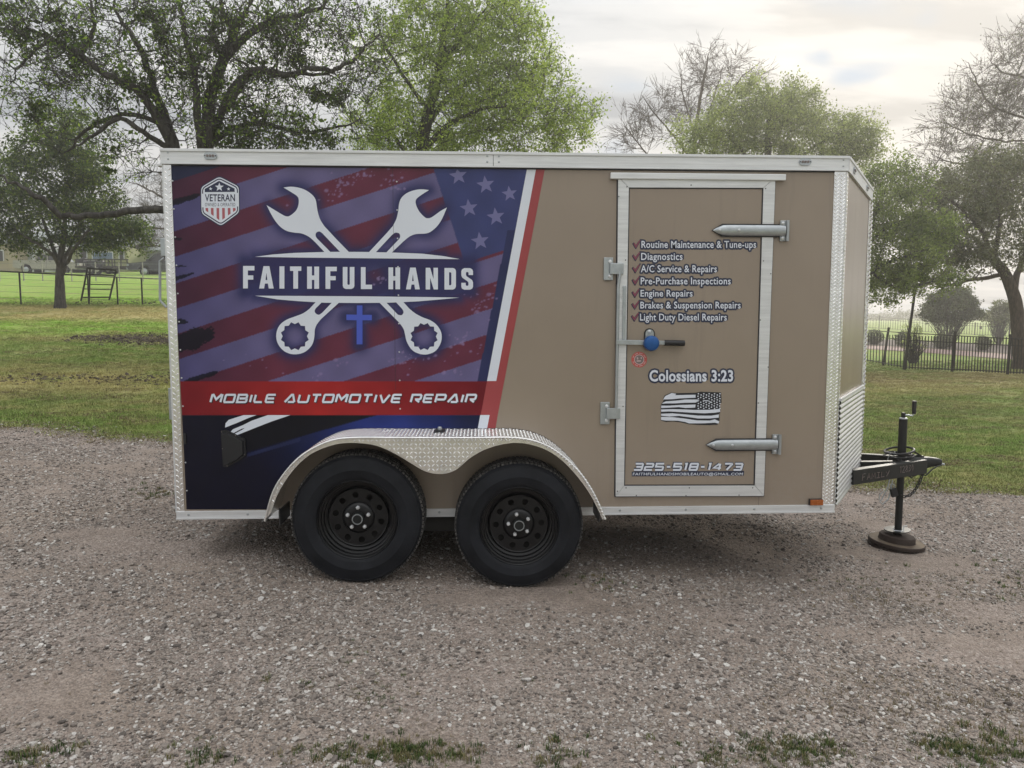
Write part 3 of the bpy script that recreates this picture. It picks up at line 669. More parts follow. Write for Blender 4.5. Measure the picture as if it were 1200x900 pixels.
# screw lines and seams
mb = MB(); 
def screws(px0, py0, px1, py1, n, mbx, r=.0045, off=.0):
    for i in range(n):
        t = i/(n-1); x_, z_ = wl(px0+(px1-px0)*t, py0+(py1-py0)*t); mbx.lathe((x_, -off, z_), (0, -1, 0), [(r, 0), (r*.8, .002), (r*.2, .003)], 8, cap1=True)
screws(202.5, 212, 219, 575, 12, mb, off=.0016); screws(465, 213, 469, 479, 9, mb, off=.0026)
mb.build('panel_screws', MT['bolt'], tr, kind='stuff')
xs0 = wl(461.5, 300)[0]; MB().box(xs0-.0007, xs0+.0007, -.0022, -.0001, ZB+.7, ZR0).build('panel_seam', MT['seal'], tr)
xs1 = wl(889, 590)[0]; MB().box(xs1-.0006, xs1+.0006, -.0006, .0, ZB+.03, ZB+.13).build('panel_seam', MT['seal'], tr)
MB().box(XL+.04, XR-.068, -.006, -.0003, ZR0-.007, ZR0-.0005).build('shadow_strip', MT['seal'], tr)  # dark strip in place of the shade line below the roof trim

# --- side door
def quadframe(name, outer, inner, m, parent, off, th, split=True):
    """mitred frame of four pieces; outer, inner: four px corners (tl, tr, br, bl)"""
    O = [wl(*c) for c in outer]; I = [wl(*c) for c in inner]; res = []
    for i in range(4):
        j = (i+1) % 4; g = .0007
        loop = [O[i], O[j], I[j], I[i]]
        cx_ = sum(p[0] for p in loop)/4; cz_ = sum(p[1] for p in loop)/4
        loop = [(p[0]+(cx_-p[0])*.002, p[1]+(cz_-p[1])*.002) for p in loop]
        res.append(MB().prism([loop], lambda a, b, h: (a, -off-h, b), th).build(name, m, parent))
    return res
door_o = [(724, 208), (907.5, 208.5), (894, 580.5), (721, 581)]; door_i = [(736.3, 220.2), (893.6, 220.6), (883.6, 568.3), (730.7, 568.8)]
dr = MB().prism([[wl(*c) for c in door_i]], lambda a, b, h: (a, -.004-h, b), .004).build('side_door', MT['tan'], tr)
fr = quadframe('door_frame', door_o, door_i, MT['alu'], tr, .0005, .014)
si = [(p[0]+s_[0]*1.2, p[1]+s_[1]*1.2) for p, s_ in zip(door_i, ((1, 1), (-1, 1), (-1, -1), (1, -1)))]
for s_ in quadframe('door_seal', door_i, si, MT['seal'], dr, .0045, .0065): pass
so = [(p[0]-s_[0]*1.3, p[1]-s_[1]*1.3) for p, s_ in zip(door_o, ((1, 1), (-1, 1), (-1, -1), (1, -1)))]
quadframe('frame_gap', so, door_o, MT['seal'], tr, .0002, .003)
mb = MB()
for px_, py_ in ((749, 209.5), (822, 209.5), (885, 210), (809, 217.5), (734, 219.5), (896, 221.5), (724.6, 231), (732.5, 305), (893.5, 306), (902, 321), (729.5, 476), (887.5, 472), (723, 575), (745, 580), (803, 580), (865, 579.5), (807, 571), (733, 571), (881, 571), (889.8, 375), (899, 430)):
    x_, z_ = wl(px_, py_); mb.lathe((x_, -.0144, z_), (0, -1, 0), [(.0035, 0), (.0028, .0015)], 8, cap1=True)
mb.build('frame_screws', MT['seal'], fr[0], kind='stuff')
x0, z0 = wl(714.6, 210.5); x1, z1 = wl(919, 205.2)
MB().box(x0, x1, -.026, -.001, z0, z1, .003).build('drip_cap', MT['alu'], tr)
# strap hinges
def strap_hinge(px0, px1, pyc, h=6.3):
    x0, zc = wl(px0, pyc); x1, _ = wl(px1-9, pyc); hz = h/214.0
    loop = [(x0, zc), (x0+.055, zc+hz), (x1, zc+hz), (x1, zc-hz), (x0+.055, zc-hz)]
    bk = MB().prism([[(x0-.006, zc), (x0+.052, zc+hz+.006), (x1, zc+hz+.006), (x1, zc-hz-.006), (x0+.052, zc-hz-.006)]], lambda a, b, h_: (a, -.0148-h_, b), .003).build('strap_hinge', MT['seal'], tr)
    mb = MB(); n = 8
    pr = []
    for i in range(n+1):
        t_ = math.pi*i/n; pr.append((math.cos(t_)*hz, .018+.017*math.sin(t_)**.7))
    v0 = len(mb.v)
    for xx, s_ in ((x0, .02), (x0+.02, .45), (x0+.055, .93), (x0+.09, 1), (x1, 1), (x1+.03, .9)):
        for dz, o_ in pr: mb.v.append((xx, -(.018+(o_-.018)*min(1, s_*1.05)), zc+dz*s_))
    for k in range(5):
        for i in range(n): mb.f.append((v0+k*(n+1)+i, v0+(k+1)*(n+1)+i, v0+(k+1)*(n+1)+i+1, v0+k*(n+1)+i+1))
    me = mb.mesh('strap', MT['zinc'], True); link('strap', me, bk)
    m2 = MB().box(x1+.006, x1+.052, -.012, -.001, zc-.056, zc+.056, .003)
    m2.build('hinge_plate', MT['zinc'], bk)
    MB().tube([(x1+.044, -.020, zc-.056), (x1+.044, -.020, zc+.056)], .009, 10).build('hinge_pin', MT['zinc'], bk, True)
    m3 = MB()
    for dz in (-.04, .04): m3.lathe((x1+.020, -.0118, zc+dz), (0, -1, 0), [(.010, 0), (.009, .005), (.003, .007)], 10, cap1=True)
    for dx in (.035, .14): m3.lathe((x0+dx, -.0345 if dx > .1 else -.030, zc), (0, -1, 0), [(.008, 0), (.006, .003), (.001, .004)], 10, cap1=True)
    m3.build('hinge_bolts', MT['bolt'], bk, kind='stuff')
strap_hinge(834, 921, 270.3); strap_hinge(827, 912, 520.8)
# bar lock brackets on the left side
for (px0, px1, py0, py1) in ((707, 730, 302, 328.5), (703, 726, 471, 497)):
    x0, z0 = wl(px0, py1); x1, z1 = wl(px1, py0); zc = (z0+z1)/2; sp = (x1-x0)
    b = MB().box(x0, x0+sp*.48, -.012, -.001, z0, z1, .003).build('lock_bracket', MT['zinc'], tr)
    MB().box(x0+sp*.30, x1, -.028, -.0145, zc-.030, zc+.030, .003).build('keeper', MT['zinc'], b)
    m3 = MB()
    for zz2 in (z0+.022, z1-.022): m3.lathe((x0+sp*.32, -.0118, zz2), (0, -1, 0), [(.010, 0), (.009, .005), (.003, .007)], 10, cap1=True)
    m3.build('bracket_bolts', MT['alu'], b, kind='stuff')
bl = MB().tube([at(727, 318, -.022), at(724.5, 335, -.022), at(722, 486, -.022)], .0085, 10).build('bar_lock', MT['zinc'], tr, True)
MB().beam(at(732, 335, -.018), at(731, 398, -.018), .018, .008, (0, -1, 0), .002).build('lock_strip', MT['zinc'], bl)
MB().beam(at(722, 401, -.030), at(758, 401.5, -.030), .008, .026, (0, 0, 1), .002).build('lock_arm', MT['zinc'], bl)
MB().beam(at(770, 401.5, -.030), at(783, 401.8, -.030), .008, .022, (0, 0, 1), .002).build('lock_arm', MT['zinc'], bl)
MB().tube([at(779, 401.7, -.030), at(802, 402.2, -.030)], .016, 12).build('handle_grip', MT['blackplastic'], bl, True)
x_, z_ = wl(760.5, 391); hl = [(x_+.030*math.cos(t), z_+.030*math.sin(t)) for t in np.linspace(0, math.pi, 12)]+[(x_-.030, z_-.075), (x_+.030, z_-.075)]
hb = MB().prism([hl], lambda a, b, h: (a, -.0085-h, b), .004).build('hasp_base', MT['blackplastic'], bl)
hl = [(x_+.023*math.cos(t), z_+.024*math.sin(t)) for t in np.linspace(0, math.pi, 12)]+[(x_-.023, z_-.06), (x_+.023, z_-.06)]
MB().prism([hl], lambda a, b, h: (a, -.013-h, b), .006).build('hasp', MT['zinc'], bl)
m3 = MB(); xx, zz2 = wl(760, 388.5); m3.lathe((xx, -.018, zz2), (0, -1, 0), [(.010, 0), (.009, .004), (.003, .006)], 12, cap1=True); m3.build('hasp_bolt', MT['bolt'], bl)
# round blue padlock hanging on the hasp (its own thing)
xx, zz2 = wl(761, 402); L0 = Vector((xx, -.034, zz2))
pl = thing('puck_padlock', tuple(L0), 'round blue puck padlock on the side door latch beside the black grip', 'padlock')
MB().lathe(L0, (0, -1, 0), [(.001, 0), (.038, 0), (.042, .004), (.042, .022), (.038, .030), (.030, .034), (.001, .0355)], 28).build('lock_body', MT['bluelock'], pl, True)
MB().lathe(L0+Vector((0, 0, -.036)), (0, -.4, -1), [(.008, 0), (.008, .006), (.004, .0065)], 12, cap1=True).build('keyway', MT['zinc'], pl)

# --- louvre vent on the wall
vp = [(259.5, 504.3), (266, 503.6), (277, 509), (288, 514.7), (288.7, 533), (282, 539), (266.5, 547.2), (262, 546.5)]
vl = [wl(*c) for c in vp]; c0 = np.mean(vl, 0)
vt = MB().prism([vl], lambda a, b, h: (a, -.0012-h, b), .010).build('vent_cover', MT['blackplastic'], tr)
vi = [tuple(c0+(np.array(q)-c0)*.86) for q in vl]
MB().prism([vi], lambda a, b, h: (c0[0]+(a-c0[0])*(1-h*3), -.0112-h, c0[1]+(b-c0[1])*(1-h*3)), .016).build('vent_hood', MT['blackplastic'], vt)
m3 = MB()
for q in (vl[0], vl[2], vl[4], vl[6], ((vl[0][0]+vl[7][0])/2, (vl[0][1]+vl[7][1])/2)):
    q = c0+(np.array(q)-c0)*.93; m3.lathe((q[0], -.0112, q[1]), (0, -1, 0), [(.003, 0), (.002, .001)], 6, cap1=True)
m3.build('vent_screws', MT['grimelens'], vt, kind='stuff')
mb = MB(); x_, z_ = wl(217.5, 514); mb.box(x_-.007, x_+.007, -.010, -.0015, z_-.028, z_+.028, .002); mb.build('edge_clip', MT['blackplastic'], tr)

# --- tandem fender of tread plate
FW = 0.285
fo = [(310.5, 610), (321, 574.5), (338.5, 548), (359.5, 529), (387.5, 515.6), (415.5, 512), (460, 512), (510, 512.2), (560, 512.2), (601, 512), (629, 516.7), (653.5, 529), (678, 551.7), (695.5, 578), (709, 608)]
fi = [(317.5, 601), (326, 578), (342, 553), (363, 533), (391, 521.3), (415.5, 519), (440, 522), (461, 530.7), (482, 543), (496, 551.3), (509, 555), (523, 554.8), (536, 549.5), (552, 536), (573, 525), (601, 519), (625.5, 522), (646.5, 530.7), (667.5, 548), (688.5, 574.5), (702.5, 600.7), (706, 609)]
def fp(c): p = at(c[0], c[1], -FW); return (float(p[0]), float(p[2]))
fo3 = smooth_line([fp(c) for c in fo], 5); fi3 = smooth_line([fp(c) for c in fi], 4)
fo3 = [p for p in fo3]
loop = fo3+fi3[::-1]
fe = MB().prism([loop], lambda a, b, h: (a, -FW+.003-h, b), .003).build('fender', MT['plate'], tr)
# top flange follows the outer line back to the wall, with a rolled rim in front
mb = MB(); n_ = len(fo3)
for (a, b) in fo3: mb.v.append((a, -FW, b))
for (a, b) in fo3: mb.v.append((a, -.001, b))
cm = np.mean(fo3, 0)
for (a, b) in fo3:
    d_ = np.array([cm[0]-a, (cm[1]-.35)-b]); d_ = d_/np.linalg.norm(d_)*.004; mb.v.append((a+d_[0], -.001, b+d_[1]))
for (a, b) in fo3:
    d_ = np.array([cm[0]-a, (cm[1]-.35)-b]); d_ = d_/np.linalg.norm(d_)*.004; mb.v.append((a+d_[0], -FW+.002, b+d_[1]))
for i in range(n_-1):
    mb.f.append((i, i+1, n_+i+1, n_+i)); mb.f.append((2*n_+i, 2*n_+i+1, 3*n_+i+1, 3*n_+i))
ft = link('fender_top', mb.mesh('fender_top', MT['plate'], True), fe)
MB().tube([(a, -FW-.001, b-.003) for a, b in fo3], .0065, 8).build('rolled_rim', MT['plate'], fe, True)
# bars on skirt and top
m2 = MB(); oz = np.array(fo3); iz = np.array(fi3)
def ftop(x): return float(np.interp(x, oz[:, 0], oz[:, 1]))
def fbot(x): return float(np.interp(x, iz[:, 0], iz[:, 1]))
P_ = .022; k = 0
for i in range(-2, 90):
    for j in range(0, 16):
        x_ = oz[0, 0]+i*P_; z_ = oz[:, 1].max()-.02-j*P_
        if x_ < oz[0, 0]+.012 or x_ > oz[-1, 0]-.012: continue
        if z_ < ftop(x_)-.014 and z_ > fbot(x_)+.010 and fbot(x_) < ftop(x_)-.03:
            lug(m2, (x_, -FW-.0004, z_), (0, -1, 0), (.72, 0, .72*(1 if (i+j) % 2 else -1)), .021, .0042, .0022)
ln = np.concatenate([[0], np.cumsum(np.hypot(*np.diff(oz, axis=0).T))])
for i, s_ in enumerate(np.arange(.01, ln[-1], .019)):
    xx = np.interp(s_, ln, oz[:, 0]); zq = np.interp(s_, ln, oz[:, 1]); e = .004
    tx = np.interp(s_+e, ln, oz[:, 0])-np.interp(s_-e, ln, oz[:, 0]); tz = np.interp(s_+e, ln, oz[:, 1])-np.interp(s_-e, ln, oz[:, 1])
    tt = Vector((tx, 0, tz)).normalized(); nrm = Vector((-tt.z, 0, tt.x))
    if nrm.z < 0 and abs(nrm.x) < .9: nrm = -nrm
    if nrm.dot(Vector((xx-cm[0], 0, zq-(cm[1]-.5)))) < 0: nrm = -nrm
    for j in range(12):
        yy = -.014-j*.022
        lug(m2, Vector((xx, yy, zq))+nrm*.0004, nrm, tt*.35+Vector((0, .94, 0)) if (i+j) % 2 else tt*.94+Vector((0, .35, 0)), .021, .0042, .0022)
    lug(m2, (xx, -FW-.0062, zq-.006 if abs(tt.x) > .7 else zq), (0, -1, 0), tt*.7+Vector((0, 0, .6)), .016, .0035, .0015)
m2.build('tread_bars', MT['plate'], fe, kind='stuff')
xx, zq = wl(515.5, 505.5)[0]*1.0, float(oz[:, 1].max())
lx = at(515.5, 505, -.12)[0]
fm = MB().box(lx-.030, lx+.030, -.150, -.100, zq+.002, zq+.010, .003).build('fender_light', MT['blackplastic'], fe)
MB().lathe((lx, -.125, zq+.010), (0, 0, 1), [(.012, 0), (.012, .012), (.008, .016)], 12, cap1=True).build('light_cap', MT['zinc'], fe)
for sx, px_ in ((-1, 335), (1, 698)):
    q = at(px_, 606, -.12); MB().box(q[0]-.004, q[0]+.004, -.24, -.05, ZB+.02, ZB+.10).build('fender_brace', MT['chain'], fe)
mb = MB()
dk = [(a, b-.003) for a, b in fo3[2:-2]]
MB().tube([(a, -.0025, b+.002) for a, b in dk], .0035, 6).build('fender_seal', MT['seal'], fe)

# --- wheels
def wheel(pxc, pyc, R, spin, name='wheel'):
    c = at(pxc, pyc, -.235); cx_, cz_ = float(c[0]), float(c[2]); C0 = Vector((cx_, -.235, cz_)); A = (0, -1, 0)
    ty_ = MB().lathe(C0, A, [(.205, -.004), (.215, .006), (.232, .013), (.262, .017), (.264, .0178), (.268, .0165), (.290, .013), (R-.022, .002), (R-.020, .004), (R-.016, .001), (R-.010, -.010), (R-.006, -.016)], 72).build('tyre', MT['rubber'], tr, True)
    MB().lathe(C0, A, [(R-.006, -.016), (R-.002, -.030), (R, -.06), (R, -.15), (R-.004, -.185), (R-.04, -.205), (.2, -.2)], 72).build('tread_band', MT['tread'], ty_, True)
    m = MB()
    for i in range(96):
        t = 2*math.pi*i/96; jit = .15*math.sin(i*2.3)
        rr_, ta = Vector((math.cos(t), 0, math.sin(t))), Vector((-math.sin(t), 0, math.cos(t)))
        Rm = Matrix((ta, Vector((0, 1, 0)), rr_)).transposed()
        m.obox(C0+rr_*(R-.003)+Vector((0, .026, 0)), (.0070+.002*jit, .013, .0045), Rm)
        for yy in (.065, .105, .145): m.obox(C0+rr_*(R+.0015)+ta*(.004*(yy > .1))+Vector((0, yy, 0)), (.0080, .015, .003), Rm)
    m.build('tread_blocks', MT['tread'], ty_, kind='stuff')
    # rim: flange, stepped barrel and dished disc with ten round holes
    rm = MB().lathe(C0, A, [(.209, -.004), (.211, .002), (.207, .006), (.203, .002), (.199, -.010), (.192, -.012), (.189, -.030), (.180, -.033), (.177, -.052), (.168, -.055), (.160, -.062), (.158, -.050), (.154, -.045), (.150, -.047)], 72).build('rim', MT['rim'], tr, True)
    dd = .047
    loops = [circ(0, 0, .150, 60)]+[circ(.121*math.cos(spin+2*math.pi*(i+.5)/10), .121*math.sin(spin+2*math.pi*(i+.5)/10), .0165, 14) for i in range(10)]+[circ(0, 0, .085, 40)]
    MB().prism(loops, lambda a, b, h: (cx_+a, -.235+dd+.004-h, cz_+b), .004).build('rim_disc', MT['rim'], rm)
    MB().lathe(C0, A, [(.085, -dd+.0), (.083, -dd-.003), (.078, -dd+.006), (.066, -dd+.012), (.034, -dd+.012), (.032, -dd)], 40).build('rim_centre', MT['rim'], rm, True)
    MB().lathe(C0, A, [(.156, -.08), (.10, -.105), (.001, -.105)], 32).build('brake_drum', MT['inner'], rm)
    MB().lathe(C0, A, [(.0325, -dd), (.0325, -.012), (.029, -.005), (.0245, -.004), (.0235, -.010), (.001, -.010)], 28).build('hub', MT['blacksteel'], rm, True)
    MB().lathe(C0, A, [(.0285, -.006), (.0275, -.0032), (.0235, -.0032), (.0230, -.006)], 28).build('hub_ring', MT['zinc'], rm, True)
    for i in range(5):
        t = spin+.2+2*math.pi*i/5; q = C0+Vector((.0565*math.cos(t), .035, .0565*math.sin(t)))
        MB().lathe(q, A, [(.0105, -.006), (.0105, .012), (.007, .017), (.001, .018)], 6).build('lug_nut', MT['alu'], rm)
    MB().tube([(cx_, -.05, cz_), (cx_, W+.05, cz_)], .03, 10).build('axle', MT['inner'], tr)
    # wheel on the far side
    C1 = Vector((cx_, W+.235, cz_)); f = MB().lathe(C1, (0, 1, 0), [(.205, -.004), (.262, .017), (R-.02, .004), (R, -.06), (R, -.15), (R-.04, -.205), (.2, -.2)], 48).build('tyre', MT['rubber'], tr, True)
    MB().lathe(C1, (0, 1, 0), [(.209, 0), (.19, -.03), (.15, -.05), (.001, -.05)], 32).build('rim', MT['rim'], f, True)
    return cx_, cz_
wheel(418.5, 609, .344, .12); wheel(608.5, 616.5, .3385, .35)
xa = wl(418, 600)[0]; xb_ = wl(608, 600)[0]
mb = MB(); mb.box(xa-.15, xb_+.15, .03, .11, ZB-.10, ZB-.02); mb.build('axle_hanger', MT['inner'], tr)

# ================================================================== PRINTED WRAP
WY = .0010
YE = np.array([190, 247, 300, 330, 400, 470, 530, 597.5]); XE = np.array([198.4, 201.0, 203.6, 205.4, 209.0, 212.5, 215.6, 218.7])
def xleft(y): return np.interp(y, YE, XE)
def wedge(y): return 617.5+(y-198)*(570.7-617.5)/(446.7-198)      # left edge of the white diagonal stripe
def seg_dist(X, Y, pts, closed=True):
    d = np.full(X.shape, 1e9); n = len(pts)
    for i in range(n if closed else n-1):
        ax, ay = pts[i]; bx, by = pts[(i+1) % n]; vx, vy = bx-ax, by-ay; L2 = vx*vx+vy*vy+1e-9
        t = np.clip(((X-ax)*vx+(Y-ay)*vy)/L2, 0, 1); d = np.minimum(d, (X-ax-t*vx)**2+(Y-ay-t*vy)**2)
    return np.sqrt(d)
def Z(pts, ox, oy, s): return [(ox+a/s, oy+b/s) for a, b in pts]
wr_tl = smooth_line(Z([(440, 140), (500, 133), (560, 140), (620, 160), (675, 198), (705, 240), (716, 300), (725, 350), (745, 408), (780, 462)], 270, 200, 7.059), 4)+Z([(880, 570), (988, 680), (915, 680), (760, 517)], 270, 200, 7.059)+smooth_line(Z([(760, 517), (735, 503), (710, 515), (706, 540), (716, 560)], 270, 200, 7.059), 4)[1:]+Z([(835, 680), (785, 680)], 270, 200, 7.059)+smooth_line(Z([(700, 590), (650, 547), (590, 520), (530, 513), (470, 500), (420, 470), (375, 420), (338, 360), (300, 285)], 270, 200, 7.059), 4)+smooth_line(Z([(300, 285), (365, 325), (430, 364), (462, 378), (492, 374), (540, 335), (562, 290), (566, 240), (553, 212), (515, 185), (440, 140)], 270, 200, 7.059), 4)[1:-1]
wr_tr = smooth_line(Z([(552, 152), (490, 146), (430, 155), (375, 178), (335, 215), (318, 260), (312, 310), (298, 375), (270, 432)], 420, 200, 6.667), 4)+Z([(220, 490), (75, 645), (130, 645), (262, 503)], 420, 200, 6.667)+smooth_line(Z([(262, 503), (290, 485), (320, 492), (326, 520), (315, 538)], 420, 200, 6.667), 4)[1:]+Z([(213, 645), (256, 645)], 420, 200, 6.667)+smooth_line(Z([(350, 555), (400, 515), (450, 496), (520, 492), (560, 480), (610, 440), (652, 380), (692, 288)], 420, 200, 6.667), 4)+smooth_line(Z([(692, 288), (640, 317), (575, 363), (545, 372), (520, 365), (480, 325), (455, 280), (447, 240), (460, 215), (500, 185), (552, 152)], 420, 200, 6.667), 4)[1:-1]
wr_bl = Z([(700, 366)], 270, 300, 6.92)+smooth_line(Z([(640, 430), (590, 465), (520, 492), (460, 515), (410, 550), (382, 595), (372, 650), (385, 710), (425, 762), (475, 790), (530, 797), (590, 785), (640, 750), (670, 705), (682, 650), (685, 600), (700, 558), (735, 512)], 270, 300, 6.92), 3)+Z([(895, 366), (835, 366), (745, 460)], 270, 300, 6.92)+smooth_line(Z([(745, 460), (718, 477), (692, 465), (684, 445), (692, 425)], 270, 300, 6.92), 3)[1:]+Z([(752, 366)], 270, 300, 6.92)
wr_br = Z([(228, 366), (350, 490)], 410, 300, 6.92)+smooth_line(Z([(400, 540), (435, 590), (448, 640), (460, 690), (490, 745), (530, 780), (595, 799), (650, 792), (700, 765), (735, 710), (745, 655), (735, 605), (700, 555), (650, 520), (590, 497), (530, 465), (480, 425)], 410, 300, 6.92), 3)+Z([(428, 366), (366, 366), (425, 430)], 410, 300, 6.92)+smooth_line(Z([(425, 430), (436, 455), (420, 480), (390, 476)], 410, 300, 6.92), 3)[1:]+Z([(285, 366)], 410, 300, 6.92)
def star12(cx_, cy_, r0, r1, n=12, a=0):
    return [(cx_+(r0 if i % 2 == 0 else r1)*math.cos(a+math.pi*i/n), cy_+(r0 if i % 2 == 0 else r1)*math.sin(a+math.pi*i/n)) for i in range(2*n)]
st_l = star12(345.6, 394, 16.9, 14.2, 12, .26); st_r = star12(497, 394.4, 16.4, 13.8, 12, .26)
bar_t = [(298.8, 301.0), (320, 298.2), (345, 296.4), (380, 295.3), (400, 295.1), (430, 295.3), (459, 295.9), (495, 297.3), (520, 300.2), (538.8, 303.7), (500, 303.4), (420, 302.6), (350, 301.9)]
bar_b = [(298.8, 346.5), (350, 346.8), (420, 347.2), (500, 348.1), (538.3, 348.8), (520, 350.6), (490, 353.2), (455, 354.8), (420, 355.1), (380, 354.8), (350, 353.0), (325, 350.8)]
def wrap_colour(X, Y):
    """printed colour (sRGB 0..255 as designed) at a position of the artwork"""
    n = X.shape; C = np.zeros(n+(3,))
    ref = Y+0.325*(X-205); bnd = np.array([208, 239, 270.8, 301, 332.5, 362.3, 392, 422.5, 452, 482, 511, 537.8, 566, 600])
    k = np.searchsorted(bnd, ref); maroon = (k % 2 == 1)
    lf = np.clip((X-200)/120, 0, 1)[..., None]
    rgt = np.clip((X-420)/150, 0, 1)[..., None]
    pur = np.array([72, 69, 110])*(1-lf)+np.array([99, 92, 130])*lf; mar = np.array([62, 32, 52])*(1-lf)+np.array([96, 46, 64])*lf
    C[:] = np.where(maroon[..., None], mar, pur)
    nav = np.array([40, 46, 78.0]); C[k == 0] = nav
    topnav = (ref < 212) & (X < 275+10*np.sin(Y)); C[topnav] = (36, 40, 66)
    xc = 508.7+(Y-200)*.331; can = (X > xc) & (ref < 418.5)
    C[can] = np.array([58, 64, 108.0])
    can2 = (X > wedge(Y)-(9.5+(Y-294)*.012)) & (Y > 270); C[can2] = (44, 48, 84)
    # grunge at the left ends of the stripes
    for (gx_, gy_, a, b) in ((212, 235, 26, 4), (208, 326, 22, 2.6), (213, 377, 9, 3.5), (225, 398, 28, 14), (232, 443, 30, 3.5), (208, 280, 7, 1.5), (212, 312, 8, 1.2)):
        g = np.exp(-(((X-gx_)/a)**2+((Y-gy_+.3*(X-gx_)*(a > 15))/b)**2)**1.5); w = np.sin(X*.9+gx_)*np.sin(Y*1.3)+np.sin(X*.31)*.8
        msk = (g+.12*w) > .5; C[msk] = C[msk]*.18+np.array([14, 15, 28])*.82
    # navy field of the lettering, soft glow round the emblem
    d = np.full(n, 1e9)
    for p in (wr_tl, wr_tr, wr_bl, wr_br, bar_t, bar_b): d = np.minimum(d, seg_dist(X, Y, p[::2]))
    for p in (star12(345.6, 394, 16, 14), star12(497, 394.4, 16, 14)): d = np.minimum(d, seg_dist(X, Y, p[::2]))
    cr = [(407, 357), (435, 375)]; dc = np.minimum(seg_dist(X, Y, [(421.5, 358), (421.5, 403)], False), seg_dist(X, Y, [(407, 372), (436, 372)], False)); d2 = dc-3
    bx = np.maximum(np.maximum(286-X, X-553), 0); by_ = np.maximum(np.maximum(306-Y, Y-342), 0); db = np.hypot(bx, by_)
    g = np.exp(-(np.minimum(np.minimum(d, np.maximum(db-1, 0)), np.maximum(d2, 0))/8.0)**1.8)*.93
    for (hx, hy, hr) in ((372, 255, 9), (440, 322, 9), (385, 385, 14), (455, 388, 13), (345.6, 393, 9), (497, 394, 9), (480, 285, 14)):
        g = g*(1-.55*np.exp(-(((X-hx)**2+(Y-hy)**2)/hr**2)))
    g = g[..., None]; C = C*(1-g)+np.array([47, 48, 88])*g
    # speckled wear over the maroon stripes
    r = np.random.default_rng(4)
    for (sx, sy, rx, ry, m_) in ((405, 213, 16, 9, 46), (428, 203, 16, 5, 30), (392, 228, 14, 9, 26), (455, 212, 20, 8, 26), (470, 222, 8, 4, 10), (395, 425, 10, 6, 16), (470, 425, 18, 9, 40), (500, 418, 20, 8, 34), (545, 400, 20, 12, 44), (560, 355, 12, 14, 40), (442, 325, 8, 8, 24), (375, 440, 12, 4, 10), (535, 436, 18, 5, 20), (360, 235, 24, 12, 12), (300, 430, 30, 12, 10), (575, 345, 8, 10, 20)):
        for _ in range(int(m_*.6)):
            qx, qy = sx+r.normal()*rx*.6, sy+r.normal()*ry*.6; rad = .35+abs(r.normal())*.65
            jj = (np.abs(X-qx) < 3) & (np.abs(Y-qy) < 3)
            if not jj.any(): continue
            e = ((X[jj]-qx)/(rad*1.3))**2+((Y[jj]-qy)/rad)**2; a = np.clip(1.4-e, 0, 1)[:, None]*.75; C[jj] = C[jj]*(1-a)+np.array([128, 112, 150])*a
    # red band
    rb = (Y > 446.5) & (Y < 486.3); t = np.clip(1-np.abs(X-370)/190, 0, 1)[..., None]
    C = np.where(rb[..., None], np.array([104, 26, 36])*(1-t)+np.array([158, 40, 40])*t, C)
    # lower field
    lo = Y >= 486.3; gl = np.exp(-(((X-455)/95)**2+((Y-512)/48)**2))[..., None]
    low = np.array([14, 17, 34])*(1-gl)+np.array([38, 52, 122])*gl
    s1 = (Y-487)+.28*(X-440); streak = (s1 < 0) & (Y > 486) & ((s1 > -44+4*np.sin(X*.2)) | (X > 300)) & (X > 283)
    low = np.where(streak[..., None], np.array([17, 17, 27.0]), low)
    s3 = Y-(517+.30*(345-X)); st3 = (np.abs(s3) < 2.2) & (X > 290) & (X < 352); low = np.where(st3[..., None], np.array([34, 40, 72.0]), low)
    C = np.where(lo[..., None], low, C)
    gr = 1+.04*np.sin(X*.13)*np.sin(Y*.11+1)
    return np.clip(C*gr[..., None], 0, 255)
